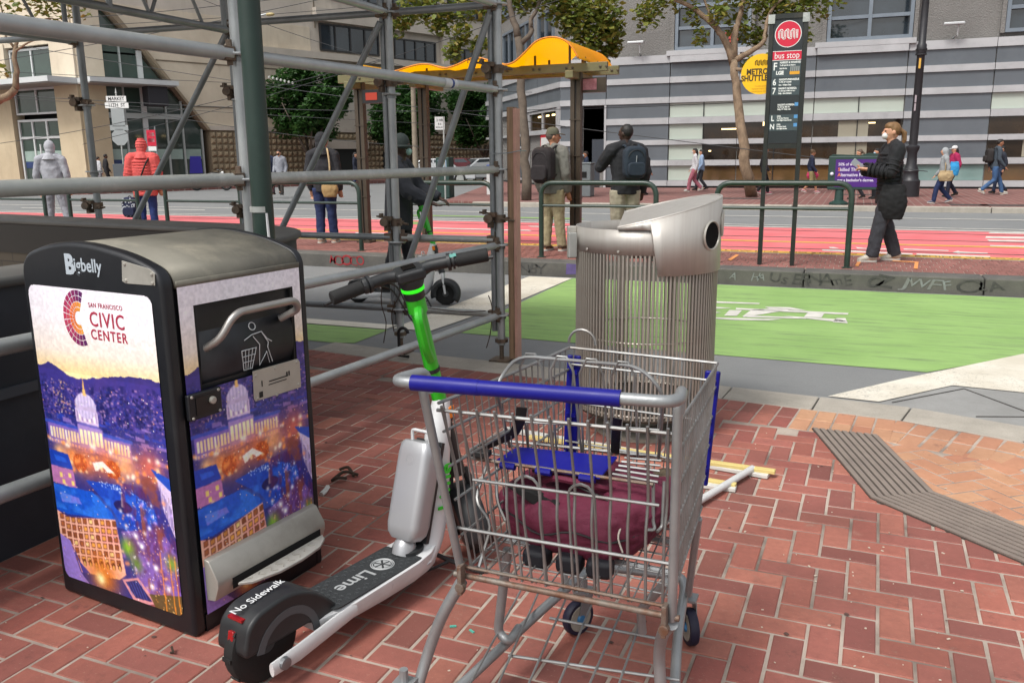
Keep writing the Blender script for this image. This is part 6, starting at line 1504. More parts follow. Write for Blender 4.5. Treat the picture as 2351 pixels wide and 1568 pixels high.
# collar on the far-left half, with latch
q=MB();n=24;A=[wp(math.radians(-185+i*190/n),WR+.006,1.012) for i in range(n+1)];B_=[p+V3(0,0,.125) for p in A];q.add(A+B_,[(i,i+1,n+2+i,n+1+i) for i in range(n)]);cl=q.build('collar',M_hood,WB,smooth='auto');so=cl.modifiers.new('s','SOLIDIFY');so.thickness=.004
for dph in (-95,-60,-30):
    q=MB();q.lathe([(.008,0),(.006,.005),(.001,.005)],8,wp(math.radians(dph),WR+.016,1.03),axis=wp(math.radians(dph),1.)-WC);q.build('bolt',M_st,cl)
q=MB();q.box(wp(math.radians(-88),WR+.03,1.05),(.05,.05,.17),rz(YAW).to_3x3());q.build('latch',M_st,WB,bevel=.006)
q=MB();q.box(wp(math.radians(-78),WR+.04,1.04),(.045,.02,.13),rz(YAW+.3).to_3x3());q.build('latch_plate',M_galvl,WB,bevel=.004)
# hood
ph=[math.radians(-31+i*222/36) for i in range(37)]
def topz(p):
    s=(p-WC).dot(rt);return 1.152+(s+.19)*.238
Tt=[];Bb=[]
for a in ph:
    p=wp(a,WR+.010);Tt.append(V3(p.x,p.y,topz(p)));Bb.append(V3(p.x,p.y,.91 if a>math.radians(-3) else 1.139))
q=MB();n=len(ph);q.add(Tt+Bb,[(i,i+1,n+i+1,n+i) for i in range(n-1)]);hs_=q.build('hood_wall',M_hood,WB,smooth='auto');so=hs_.modifiers.new('s','SOLIDIFY');so.thickness=.005
q=MB();q.add(Tt+[p-V3(0,0,.006) for p in Tt],[tuple(range(n)),tuple(range(2*n-1,n-1,-1))]+[(i,n+i,n+(i+1)%n,(i+1)%n) for i in range(n)]);q.build('hood_top',M_hood,WB)
q=MB();q.tube(Tt,.006,6,closed=False);q.build('hood_edge',M_hood,WB,smooth='auto')
for dphi,z,r in ((47,1.1,.072),(74,1.15,.066)):
    a=math.radians(dphi);d=(wp(a,1.)-WC).normalized();c_=wp(a,WR+.0145,z)
    q=MB();q.lathe([(r-.012,-.02),(r-.004,.008),(r,.01),(r+.006,.002)],28,c_,axis=d);rg_=q.build('hole_rim',M_st,WB,smooth='auto')
    q=MB();q.lathe([(.001,.003),(r-.004,.003)],24,c_,axis=d);q.build('hole',M_hole,rg_)
# ---------------------------------------------------------------- discarded strips behind the cart, cup and scraps
M_foamy=mat('yellow_strip','#cbb876',.7,var=.4,vscale=8,col2='#b8a566');M_foamw=mat('white_strip','#c9c8c2',.6,var=.3,vscale=8,stain='#8a867c',samt=.3)
def strip_(name,a,b,z,w_,h_,m,label):
    q=MB();q.bar(G(*a,z),G(*b,z),w_,h_);return one(q,name,m,label,'strip','discarded trim strips',bevel=.004)
strip_('trim_strip',(1215,1003),(1780,1083),.03,.035,.02,M_foamy,'long pale yellow trim strip lying behind the shopping cart')
strip_('trim_strip',(1160,985),(1765,1092),.012,.05,.02,M_foamw,'long flat white trim strip lying under the yellow one')
strip_('trim_strip',(1560,1093),(1690,1115),.02,.03,.025,M_foamy,'short yellow offcut by the front of the cart')
strip_('trim_strip',(1560,1105),(1690,1122),.01,.05,.02,M_foamw,'short white offcut crossed by the pipe')
q=MB();q.tube([G(1480,1225,.03),G(1728,1075,.03)],.0165,12);one(q,'plastic_pipe',mat('white_pvc','#c4c5c4',.45,var=.2,vscale=10),'white plastic pipe lying across the trim strips','pipe',smooth='auto')
q=MB();pc=G(1385,985,0);q.lathe([(.026,0),(.036,.09),(.038,.092)],16,pc+V3(0,0,.037),axis=(1,.3,0));one(q,'paper_cup',mat('cup_white','#c9c8c4',.6),'white paper cup lying by the foot of the rod bin','cup',smooth='auto')
M_leafd=mat('dry_leaf','#3a2c22',.9)
q=MB()
for (a,b,c_) in (((765,1100),(790,1080),(822,1090)),((780,1078),(800,1070),(812,1092)),((762,1103),(775,1096),(795,1098))): q.tube(fillet([G(*a,.01),G(*b,.03),G(*c_,.012)],.03,3),[.004,.008,.011,.013,.01,.004][:6] if False else .008,5)
one(q,'dry_leaf_scrap',M_leafd,'curled dead leaf on the bricks beside the printed bin','leaf')
q=MB();q.tube([G(738,1135,.008),G(748,1125,.015),G(752,1118,.01)],.012,6);one(q,'paper_scrap',mat('paper_white','#c6c6c2',.7),'small white paper scrap beside the printed bin','litter')
for i,(a,b) in enumerate(((1040,1437),(1083,1448))):
    q=MB();p=G(a,b,.004);q.box(p,(.022,.007,.004),rz(.5-i).to_3x3());one(q,'foil_scrap',mat('teal_foil','#4fa594',.4),('tiny teal scrap under the cart, nearer the scooter','tiny teal scrap under the cart, farther from the scooter')[i],'litter','teal scraps')
q=MB();q.tube([G(392,2470*.6122*.99,.004),G(398,1497,.012),G(394,1484,.018)],.004,5);one(q,'twig_scrap',M_leafd,'small dark twig on the bricks in front of the printed bin','litter')
M_spk=mat('pale_grit','#b9ad9c',.8)
q=MB()
for i in range(260):
    x,y=R.uniform(-2.6,1.3),R.uniform(1.3,4.8);r_=R.choice((.0015,.002,.002,.003));q.box((x,y,.002),(r_*2,r_*R.uniform(1.5,4),.002),rz(R.uniform(0,3)).to_3x3())
o=q.build('grit',M_spk);o['kind']='stuff';o['label']='pale grit scattered over the bricks'
# ================================================================ people
SKIN={'light':'#c08e72','tan':'#a8765a','brown':'#5a3a2a','dark':'#3a261c'}
def cloth(c,name=None,puff=False):
    return mat('cloth_'+c.strip('#')+('_p' if puff else ''),c,.85,var=.45,vscale=9,bump=.5,bscale=30)
def remesh(o,vox,smooth=3,folds=0.,fs=.08):
    m=o.modifiers.new('skin','REMESH');m.mode='VOXEL';m.voxel_size=vox;m.use_smooth_shade=True
    s=o.modifiers.new('smooth','SMOOTH');s.factor=.5;s.iterations=smooth
    if folds:
        t=bpy.data.textures.get('folds%g'%fs) or bpy.data.textures.new('folds%g'%fs,'CLOUDS');t.noise_scale=fs
        d=o.modifiers.new('folds','DISPLACE');d.texture=t;d.strength=folds;d.mid_level=.5;d.texture_coords='GLOBAL'
PEOPLE=[]
def person(label,X,Y,z0,H,face,stride=0.,arms=None,top='#222222',trous='#222222',shoe='#202020',skin='light',hair=('short','#2a1d14'),hood=None,cap=None,mask=None,hem=.47,puff=.0,headturn=0.,lean=0.,near=True,wide=1.,legw=1.,shorts=False,swap=1,legs=None,rings=False,collar=True):
    T=thing('person',label,'person',(X,Y,z0),math.radians(face-90),'people')
    F=XF[T.name];vox=(.011 if near else .02)
    def P(x,y,z): return Vector((x*H*wide,(y+max(0,z-.5)*lean)*H,z*H))
    d=dict(pel=(0,0,.52),ch=(0,.005,.72),nk=(0,.0,.825),hd=(0,.014,.927))
    hip=[(-.05,0,.505),(.05,0,.505)]
    if legs: knee,ank=legs
    elif stride:
        s=stride;a,b=(0,1) if swap>0 else (1,0);knee=[0,0];ank=[0,0]
        knee[a]=(-.052 if a==0 else .052,.06+.35*s,.285);ank[a]=(-.05 if a==0 else .05,.015+1.*s,.052)
        knee[b]=(-.052 if b==0 else .052,.03-.2*s,.272);ank[b]=(-.05 if b==0 else .05,-.03-1.1*s,.08+.12*s)
    else: knee=[(-.054,.012,.285),(.054,.014,.285)];ank=[(-.056,-.01,.048),(.06,-.008,.048)]
    sh=[(-.105,-.005,.80),(.105,-.005,.80)]
    el=[(-.138,-.02,.63),(.138,-.02,.63)];wr=[(-.13,.035,.485),(.13,.035,.485)]
    if stride and not arms: el=[(-.135,-.03-.2*stride*swap,.635),(.135,-.03+.2*stride*swap,.635)];wr=[(-.13,.04-.5*stride*swap,.5),(.13,.04+.5*stride*swap,.5)]
    if arms:
        for i in (0,1):
            if arms[i]: el[i],wr[i]=arms[i]
    p=lambda t:P(*t)
    # --- body: one continuous skin
    q=MB();u=H
    def limb(a,b,c,r0,r1,r2,n=10): q.tube([p(a),p(a).lerp(p(b),.5),p(b),p(b).lerp(p(c),.45),p(c)],[r0*u,(r0*.55+r1*.5)*u,r1*u,(r1*.98)*u,r2*u],n)
    for i in (0,1):
        limb(hip[i],knee[i],ank[i],.05,.034,.022);limb(sh[i],el[i],wr[i],.03,.022,.0155)
        A=p(ank[i]);q.tube([A+Vector((0,-.03*u,-.02*u)),A+Vector((0,.03*u,-.025*u)),A+Vector((0,.085*u,-.032*u))],[.02*u,.022*u,.014*u],8)
    q.tube([p((0,0,.48)),p((0,0,.54)),p((0,0,.63)),p((0,.0,.73)),p((0,0,.80)),p((0,-.004,.835))],[(.075*u*wide,.05*u),(.085*u*wide,.06*u),(.07*u*wide,.052*u),(.085*u*wide,.058*u),(.085*u*wide,.045*u),(.035*u,.035*u)],12,flat=(1,0,0))
    ht=Matrix.Rotation(math.radians(headturn),3,'Z');hc=p(d['hd']);nk=p(d['nk'])
    q.tube([nk-Vector((0,0,.02*u)),hc-Vector((0,0,.03*u))],[.033*u,.03*u],10)
    def hp(x,y,z): return hc+ht@Vector((x*u,y*u,z*u))
    q.ball(hc,(.043*u,.053*u,.061*u),14,rot=ht);q.ball(hp(0,.012,-.03),(.033*u,.038*u,.036*u),10,rot=ht)
    q.tube([hp(0,.05,.008),hp(0,.063,-.012),hp(0,.052,-.018)],[.006*u,.009*u,.007*u],6)
    for s in (-1,1): q.ball(hp(s*.044,-.004,-.006),(.007*u,.012*u,.017*u),8,rot=ht)
    q.ball(hp(0,.05,-.034),(.015*u,.006*u,.007*u),6,rot=ht);q.ball(hp(0,.048,.014),(.03*u,.008*u,.006*u),6,rot=ht)
    for i in (0,1):
        W=p(wr[i]);fd=(p(wr[i])-p(el[i])).normalized();sd=Vector((1,0,0))-fd*fd.x
        if sd.length<.2: sd=Vector((0,1,0))-fd*fd.y
        sd.normalize();pn=fd.cross(sd);inn=-1 if i==1 else 1
        pal=W+fd*(.03*u)
        q.tube([W,pal,W+fd*(.052*u)],[(.017*u,.013*u),(.024*u,.012*u),(.022*u,.010*u)],8,flat=tuple(sd))
        for k,ln in enumerate((.036,.042,.04,.031)):
            b=W+fd*(.05*u)+sd*((k-1.5)*.0115*u);m_=b+fd*(ln*.55*u)+pn*(.006*u*inn);e=m_+fd*(ln*.35*u)+pn*(.016*u*inn);q.tube([b-fd*.006*u,b,m_,e],[.0055*u,.0056*u,.0052*u,.0045*u],6)
        tb=W+fd*(.02*u)+sd*(.02*u*inn);q.tube([tb,tb+fd*(.018*u)+sd*(.014*u*inn),tb+fd*(.036*u)+sd*(.018*u*inn)],[.0075*u,.0068*u,.0055*u],6)
    body=q.build('body',mat('skin_'+skin,SKIN[skin],.55,var=.25,vscale=20),T,smooth=True,world=False);remesh(body,.0085 if near else .016,2)
    # eyes
    q=MB()
    for s in (-1,1): q.ball(hp(s*.017,.0475,.004),.0055*u,6)
    q.build('eyes',mat('eye_dark','#1a1412',.3),body,world=False)
    pf=puff
    # --- top
    q=MB();w_=wide
    q.tube([p((0,0,hem)),p((0,0,hem+.04)),p((0,0,.60)),p((0,.002,.70)),p((0,.0,.775)),p((0,-.004,.822)),p((0,-.004,.842))],[((.094+pf)*u*w_,(.073+pf)*u),((.096+pf)*u*w_,(.074+pf)*u),((.09+pf)*u*w_,(.069+pf)*u),((.1+pf)*u*w_,(.07+pf)*u),((.1+pf*.6)*u*w_,(.06+pf)*u),((.06)*u,(.052)*u),((.047)*u,(.048)*u)],14,flat=(1,0,0))
    for i in (0,1):
        a,b,c=p(sh[i]),p(el[i]),p(wr[i]);c=b.lerp(c,1.02)
        q.tube([a+Vector((.02*u*(1 if i==0 else -1),0,.0)),a,a.lerp(b,.5),b,b.lerp(c,.5),c],[(.043+pf)*u,(.045+pf)*u,(.04+pf)*u,(.036+pf)*u,(.032+pf)*u,(.027+pf*.4)*u],10)
        q.ball(a,(.046+pf)*u,8);q.ball(b,(.0355+pf)*u,8)
    for s_ in (-1,1): q.tube([p((0,-.008,.845)),p((s_*.05,-.006,.826)),p((s_*.1,-.005,.806))],[.04*u,.043*u,(.043+pf)*u],10)
    tp=q.build('jacket',cloth(top),T,smooth=True,world=False);remesh(tp,vox,4,.018*H/1.7*(1.2 if near else 1),.1)
    if rings:   # quilted channels
        for k in range(13):
            z=hem+.02+k*.03
            if z>.79: break
            rr=(.084+pf,.063+pf) if z<.6 else (.088+pf,.058+pf);q=MB();q.tube([p((math.cos(a)*rr[0]*1.0,math.sin(a)*rr[1]*1.0,z)) for a in [i*2*math.pi/24 for i in range(24)]],.0125*u,6,closed=True);q.build('quilt_roll',cloth(top),tp,smooth=True,world=False)
        for i in (0,1):
            a,b,c=p(sh[i]),p(el[i]),p(wr[i])
            for (m_,n_) in ((a,b),(b,c)):
                for k in range(5):
                    t=(k+.5)/5;cc=m_.lerp(n_,t);dd=(n_-m_).normalized();x=Vector((0,1,0)).cross(dd)
                    if x.length<.1:x=Vector((1,0,0))
                    x.normalize();y=dd.cross(x);r_=(.032+pf)*u;q=MB();q.tube([cc+x*r_*math.cos(t2)+y*r_*math.sin(t2) for t2 in [j*math.pi/7 for j in range(14)]],.009*u,5,closed=True);q.build('quilt_roll',cloth(top),tp,smooth=True,world=False)
    # --- trousers
    q=MB();lw=legw
    q.tube([p((0,0,.475)),p((0,0,.53)),p((0,0,.58))],[(.078*u*wide,.066*u),(.09*u*wide,.07*u),(.082*u*wide,.062*u)],12,flat=(1,0,0))
    for i in (0,1):
        a,b,c=p(hip[i]),p(knee[i]),p(ank[i]);e=b if shorts else c+Vector((0,0,-.012*u))
        pts=[a,a.lerp(b,.5),b] if shorts else [a,a.lerp(b,.5),b,b.lerp(c,.5),e]
        rs=[.058*lw,.053*lw,.05*lw] if shorts else [.058*lw,.051*lw,.042*lw,.039*lw,.037*lw]
        q.tube(pts,[r*u for r in rs],10);q.ball(b,(.042*lw if not shorts else .04)*u,8)
    tr=q.build('trousers',cloth(trous),T,smooth=True,world=False);remesh(tr,vox,3,.02*H/1.7,.07)
    # --- shoes
    for i in (0,1):
        q=MB();A=p(ank[i]);B_=p(knee[i]);pitch_=0.
        if stride and ((i==0)==(swap>0)) is False: pitch_=-.5*min(1,stride*5)
        if stride and ((i==0)==(swap>0)): pitch_=.25*min(1,stride*5)
        Rm=Matrix.Rotation(pitch_,3,'X');
        base=A+Rm@Vector((0,0,-.03*u))
        pts=[(0,-.034,.012),(0,-.02,.02),(0,.02,.02),(0,.06,.006),(0,.094,-.002)]
        q.tube([base+Rm@Vector((x*u,y*u,z*u)) for x,y,z in pts],[(.021*u,.022*u),(.025*u,.028*u),(.026*u,.026*u),(.028*u,.018*u),(.019*u,.012*u)],10,flat=(1,0,0))
        so=q.build('shoe',cloth(shoe),T,smooth=True,world=False)
        q=MB();q.prism([(x*u,y*u) for x,y in rrect(.056,.138,.026,4,0,.03)],0,.014*u,0,TR(*(base+Rm@Vector((0,0,-.018*u))))@Rm.to_4x4());q.build('sole',mat('sole_white','#b5b2aa',.7) if shoe not in ('#202020',) else mat('sole_dark','#1a1a1a',.7),so,world=False)
    # --- head wear
    if hood:
        q=MB();q.ball(hp(0,-.012,.008),(.056*u,.062*u,.073*u),16,rot=ht);q.ball(hp(0,-.028,-.035),(.05*u,.046*u,.05*u),12,rot=ht);q.tube([nk+Vector((0,-.01*u,-.03*u)),nk+Vector((0,-.005*u,.035*u))],[.082*u,.055*u],12)
        ho=q.build('hood',cloth(hood),T,smooth=True,world=False);remesh(ho,vox,3,.008,.05)
        if headturn!=999:
            q=MB();q.ball(hp(0,.024,-.006),(.034*u,.032*u,.046*u),12,rot=ht);q.build('face',mat('skin_'+skin),T,smooth=True,world=False)
            if rings:
                for k in range(5):
                    z=-.04+k*.026;rr=math.sqrt(max(.05,1-(z/.075)**2));q=MB();q.tube([hp(.0525*rr*math.cos(a),-.012+.057*rr*math.sin(a),.008+z) for a in [j*math.pi/12 for j in range(24)]],.008*u,5,closed=True);q.build('quilt_roll',cloth(hood),ho,smooth=True,world=False)
    else:
        st,hcx=hair;hm=mat('hair_'+hcx.strip('#'),hcx,.6,var=.6,vscale=25,bump=.5,bscale=60,stretch=(1,1,.3))
        q=MB()
        q.ball(hp(0,-.012,.014),(.0475*u,.052*u,.056*u),14,rot=ht)
        if st!='crop': q.ball(hp(0,.01,.036),(.042*u,.042*u,.032*u),12,rot=ht)
        if st=='pony':
            q.ball(hp(0,-.058,.012),(.016*u,.018*u,.018*u),8);q.tube([hp(0,-.06,.012),hp(.0,-.088,-.01),hp(0,-.092,-.06),hp(0,-.075,-.1)],[.014*u,.02*u,.017*u,.006*u],8)
        if st=='long': q.tube([hp(0,-.03,.03),hp(0,-.05,-.03),hp(0,-.055,-.09),hp(0,-.04,-.13)],[(.045*u,.035*u),(.052*u,.036*u),(.045*u,.028*u),(.02*u,.012*u)],10,flat=(1,0,0))
        if st=='curly':
            for k in range(26):
                a=R.uniform(0,6.28);b=R.uniform(-.2,1.4);q.ball(hp(.05*math.cos(a)*math.cos(b),-.014+.05*math.sin(a)*math.cos(b),.02+.052*math.sin(b)),.016*u,6)
        h_=q.build('hair',hm,T,smooth=True,world=False);remesh(h_,vox*.8,2)
    if cap:
        kind,cc=cap;q=MB()
        if kind=='beanie': q.lathe([(.055*u,-.012*u),(.057*u,.0),(.055*u,.03*u),(.044*u,.058*u),(.022*u,.075*u),(.001,.08*u)],18,hp(0,-.006,.008));q.tube([hp(.056*math.cos(a),-.006+.056*math.sin(a),.002) for a in [j*math.pi/10 for j in range(20)]],.012*u,6,closed=True)
        else:
            q.lathe([(.05*u,0),(.051*u,.018*u),(.045*u,.042*u),(.028*u,.056*u),(.001,.06*u)],18,hp(0,-.004,.018),sy=1.1)
            q.tube([hp(0,.03,.022),hp(0,.07,.02),hp(0,.098,.014)],[(.044*u,.004*u),(.042*u,.004*u),(.026*u,.003*u)],10,flat=tuple(ht@Vector((1,0,0))))
        q.build('cap',cloth(cc),T,smooth='auto',world=False)
    if mask:
        q=MB();q.ball(hp(0,.042,-.028),(.028*u,.024*u,.026*u),12,rot=ht)
        for s in (-1,1): q.tube([hp(s*.026,.04,-.02),hp(s*.044,0,-.004)],.0015*u,4)
        q.build('face_mask',cloth(mask),T,smooth=True,world=False)
    PEOPLE.append((T,F,H));T['_']=0;del T['_']
    return T,(lambda x,y,z:F@P(x,y,z))
def backpack(label,W,c,size,col,face,strap=True,near=True,dots=None,m2=None):
    """soft pack; c world centre, face = wearer's facing (deg), pack sits behind"""
    T=thing('backpack',label,'backpack',tuple(c),math.radians(face-90),'backpacks')
    w_,d_,h_=size;q=MB()
    for k in range(7):
        pass
    q.prism(rrect(w_,h_,w_*.34,6),-d_/2,d_/2,0,frame((0,0,0),(1,0,0),(0,0,1)));b=q.build('shell',cloth(col),T,world=False,bevel=d_*.3,bseg=4)
    q=MB();q.prism(rrect(w_*.78,h_*.42,w_*.2,5),0,d_*.35,0,frame((0,-d_*.45,-h_*.2),(1,0,0),(0,0,1)));q.build('front_pocket',cloth(m2 or col),T,world=False,bevel=d_*.12)
    q=MB();q.tube(arc((0,d_*.2,h_*.48),w_*.1,0,math.pi,8),.008,6);q.build('grab_loop',M_zip,T,world=False)
    q=MB();q.tube(arc((0,-d_*.52,h_*.12),w_*.36,.2,math.pi-.2,10),.005,5);q.build('zip',M_zip,T,world=False)
    if strap:
        for s in (-1,1):
            q=MB();q.tube(fillet([(s*w_*.3,d_*.45,-h_*.35),(s*w_*.42,d_*1.1,-h_*.15),(s*w_*.42,d_*1.5,h_*.25),(s*w_*.34,d_*1.0,h_*.56),(s*w_*.3,d_*.45,h_*.46)],.08,4),[(.02,.007)]*len(fillet([(0,0,0)]*1+[(0,0,1)]*0+[(0,0,2)],.1)) if False else .016,6);q.build('strap',cloth(col),T,world=False,smooth=True)
    if dots:
        q=MB()
        for k in range(40):
            x,z=R.uniform(-.45,.45)*w_,R.uniform(-.45,.45)*h_;q.box((x,-d_*.5-.004,z),(.022,.004,.022),Matrix.Rotation(R.uniform(0,1.5),3,'Y'))
        q.build('print_spots',cloth(dots),b,world=False)
    return T
def sack(label,name,cat,c,size,col,strap_pts=None,group=None,m2=None):
    T=thing(name,label,cat,tuple(c),0,group);q=MB();w_,d_,h_=size
    q.ball((0,0,0),(w_/2,d_/2,h_/2),16);q.tube([(0,0,h_*.1),(0,0,h_*.5)],[(w_*.46,d_*.4),(w_*.4,d_*.3)],12,flat=(1,0,0));q.tube([(0,0,-h_*.1),(0,0,-h_*.5)],[(w_*.5,d_*.5),(w_*.38,d_*.3)],12,flat=(1,0,0));b=q.build('body',cloth(col),T,world=False,smooth=True);remesh(b,min(.014,w_*.06),3,.02,.06)
    if strap_pts:
        q=MB();q.tube(fillet([Vector(p_) for p_ in strap_pts],.1,3),.014,6);q.build('strap',cloth(m2 or col),T,smooth=True)
    return T
def at_px(xd,yd,Y,z0):
    p=atY(xd,yd,Y);return p.x,p.z-z0
PZ=.172
# 1 grey hooded
x,h=at_px(112,340,11.7,PZ);person('person in a pale grey tracksuit with the hood up, back turned, by the hoop rail',x,11.7,PZ,1.7,120,top='#9fa0a7',trous='#92939b',shoe='#8a8a8a',hood='#a8a9af',headturn=25,wide=1.15,legw=1.12,legs=([(-.06,.02,.285),(.08,.0,.285)],[(-.07,.0,.048),(.13,-.03,.048)]))
# 2 coral puffer
x,h=at_px(325,345,11.9,PZ);T,f2=person('person in a coral red padded coat with the hood up, back turned',x,11.9,PZ,1.7,112,top='#d05450',trous='#1e2f66',shoe='#2a2a2a',hood='#d45a56',puff=.02,rings=True,wide=1.08,hem=.42)
backpack('navy backpack with white spots held low beside the coral coat',None,f2(-.16,-.02,.30),(.26,.13,.36),'#18203f',112,strap=False,dots='#b9bcc4')
sack('thin black bag strap across the coral coat','strap_bag','strap bag',f2(.0,-.1,.60),(.05,.03,.05),'#1a1a1a',[f2(.09,-.04,.83),f2(.06,-.105,.74),f2(.01,-.105,.62)])
# 3 dark hooded with tan bag
x,h=at_px(738,314,11.65,PZ);T,f3=person('person in a dark hooded jacket and blue jeans with a tan shoulder bag, back turned',x,11.65,PZ,1.73,105,top='#26252a',trous='#1c2a52',shoe='#c4bfb2',hood='#232327',headturn=-30,wide=1.06,legw=1.1,legs=([(-.05,.012,.285),(.05,.014,.285)],[(-.05,-.02,.048),(.06,.03,.048)]))
sack('tan round shoulder bag on the hip of the dark hooded person','shoulder_bag','bag',f3(.08,-.1,.50),(.3,.17,.27),'#a8895c',[f3(.09,-.115,.56),f3(.09,-.1,.72),f3(.06,-.05,.86),f3(.03,.02,.845)],None,'#b8a07a')
# 4 scooter rider
sd=math.radians(9);front=Vector((-3.93,7.93,-.02));rear=front-Vector((math.cos(sd),math.sin(sd),0))*.985
scooter(tuple(rear),sd,'white and green electric scooter ridden along the road',steer=8,full=False)
rp=rear+Vector((math.cos(sd),math.sin(sd),0))*.52
T,f4=person('person in black coat and dark knit hat riding a green scooter on the road',rp.x-.03,rp.y,.125,1.6,9+4,top='#22252d',trous='#17171d',shoe='#202020',skin='dark',cap=('beanie','#26302e'),hair=('crop','#15110e'),mask='#8fb0a8',puff=.018,hem=.40,lean=.06,wide=1.05,arms=[((-.12,.1,.66),(-.1,.24,.60)),((.13,.1,.65),(.12,.24,.585))],legs=([(-.045,.04,.285),(.045,-.02,.285)],[(-.04,.06,.048),(.04,-.09,.048)]))
# 5 cap man
x,h=at_px(1268,305,11.55,PZ);T,f5=person('man in a grey jacket, olive cap and khaki trousers with a black backpack',x,11.55,PZ,1.72,78,top='#6b6a63',trous='#9a8f70',shoe='#5a4638',skin='tan',hair=('short','#5a5048'),cap=('cap','#5d5c4c'),headturn=-48,puff=.008,legw=1.12,legs=([(-.05,.012,.285),(.055,.014,.285)],[(-.055,-.01,.048),(.075,.03,.048)]))
backpack('large dark brown backpack worn by the man in the olive cap',None,f5(0,-.135,.70),(.32,.2,.5),'#241e20',78)
# 6 black jacket
x,h=at_px(1438,293,11.25,PZ);T,f6=person('man in a black jacket and cream trousers with his hand raised to his chin',x,11.25,PZ,1.74,122,top='#191a1e',trous='#a39b88',shoe='#8f8a80',skin='dark',hair=('crop','#120e0c'),headturn=38,puff=.008,wide=1.12,legw=1.18,arms=[((-.165,.06,.675),(-.07,.13,.80)),None],collar=True)
backpack('small dark blue backpack with a pale stripe worn by the man in black',None,f6(.02,-.14,.71),(.3,.16,.42),'#1e2a36',122)
q=MB();q.bar(f6(.015,-.197,.62),f6(.02,-.197,.76),.02,.004);tag(q.build('bag_stripe',cloth('#a9b0b4')),'pale reflective stripe tag hanging on the small dark blue backpack','tag')
# 7 masked woman
x,h=at_px(2052,304,11.6,PZ);T,f7=person('woman in a black padded coat and white mask looking at her phone on the platform',x,11.6,PZ,1.7,196,top='#17181c',trous='#33343a',shoe='#c9c4b6',skin='light',hair=('pony','#7a5a36'),mask='#d2d2d0',puff=.012,rings=True,hem=.42,legw=1.25,arms=[((-.125,.04,.645),(-.05,.17,.665)),((.125,.04,.645),(.045,.17,.665))],legs=([(-.05,.06,.285),(.05,-.01,.285)],[(-.05,.10,.048),(.055,-.10,.048)]))
q=MB();q.box(f7(0,.235,.70),(.012,.075,.15),(rz(math.radians(196-90))@Matrix.Rotation(-.9,4,'X')).to_3x3());one(q,'mobile_phone',mat('phone_glass','#8d9298',.2),'small phone held by the masked woman','phone',bevel=.004)
sack('large black tote bag hanging from the shoulder of the masked woman','tote_bag','bag',f7(-.1,-.0,.435),(.34,.16,.42),'#0d0d10',[f7(-.1,.02,.53),f7(-.085,.03,.68),f7(-.07,.01,.845),f7(-.09,-.05,.68),f7(-.11,-.04,.53)])
# far pavement walkers
FZ=.12
def far(label,xd,yh,Y,face,H=None,dep=None,**k):
    p=atY(xd,yh,Y) if dep is None else atD(xd,yh,dep);zz=FZ
    hh=max(1.5,min(1.9,p.z-zz)) if H is None else H
    return person(label,p.x,p.y,zz,hh,face,near=False,**k)
far('person in a dark top and face mask on the far pavement behind the shelter post',1346,347,29.5,200,top='#1d2a42',trous='#1a1c22',skin='tan',mask='#9fb8c4')
far('woman in a white jacket and pink trousers walking along the far pavement',1597,340,33.,190,stride=.12,top='#cfcfd2',trous='#b06a78',shoe='#c9c9c5',hair=('long','#1a1412'),mask='#d0d0d0',legw=1.15)
far('person in pale blue just behind the woman in the white jacket',1612,343,34.,190,stride=.1,swap=-1,top='#8fa6c4',trous='#23252c',hair=('long','#1d1614'))
far('woman in black with pink shoes passing behind the bus stop sign',1757,338,31.,15,stride=.09,top='#17171a',trous='#121215',shoe='#b06a7a',hair=('curly','#181210'),skin='tan')
T,f=far('person in a navy coat and khaki shorts walking on the far pavement',1866,344,32.,10,stride=.12,top='#16213d',trous='#8f8058',shoe='#b98a90',hair=('curly','#5c4630'),skin='tan',shorts=True,hem=.5)
sack('bright pink bag carried by the person in the navy coat','pink_bag','bag',f(-.14,.05,.42),(.42,.16,.26),'#c23a62')
far('person with tied hair seen over the purple advertising panel',1976,344,28.,185,top='#2a2526',trous='#22232a',hair=('pony','#5a4a3c'),stride=.08)
far('person in a blue mask seen over the purple advertising panel',2016,340,28.6,200,top='#17181c',trous='#1c1d24',mask='#8fb4c8',hair=('short','#14100e'))
T,f=far('woman in a grey hooded jacket and jeans walking with a patterned bag',2170,354,26.2,188,stride=.12,top='#8e9294',trous='#1c2b52',shoe='#6d7080',hood='#9a9ea0',legw=1.1)
sack('cream patterned shoulder bag on the woman in the grey hood','patterned_bag','bag',f(.0,.0,.50)+Vector((.05,-.2,0)),(.4,.16,.28),'#a8926e',[f(-.1,0,.6)+Vector((0,-.12,0)),f(-.1,0,.82)])
T,f=far('person in a magenta jacket and white cap beside the grey hooded woman',2194,335,30.,200,stride=.08,top='#a01c50',trous='#141a30',cap=('cap','#cfcfcf'),hair=('long','#1a1412'),puff=.012)
sack('bright blue plastic bag held by the person in the magenta jacket','plastic_bag','bag',f(-.16,.06,.56),(.3,.14,.42),'#2f8fc8')
T,f=far('man in a slate jumper and blue jeans striding along the far pavement',2290,329,31.8,14,stride=.17,top='#3c4650',trous='#3a5a82',shoe='#c4c0b4',skin='tan',hair=('short','#1e1612'),lean=.08,H=1.78)
backpack('dark backpack worn by the man striding in blue jeans',None,f(0,-.13,.70),(.3,.2,.46),'#2a2625',14,near=False)
far('person in dark blue half hidden beyond the striding man',2304,334,33.,190,stride=.1,top='#1c2230',trous='#1e2a44',hair=('short','#1a1412'))
far('person in jeans half hidden beyond the man in the black jacket',1482,345,30.,60,top='#26272c',trous='#1c2848',stride=.05)
far('person in black crossing near the corner of the beige building',243,378,0,60,dep=43.,H=1.72,top='#17181c',trous='#15161a',skin='brown',hair=('short','#120e0c'),stride=.06)
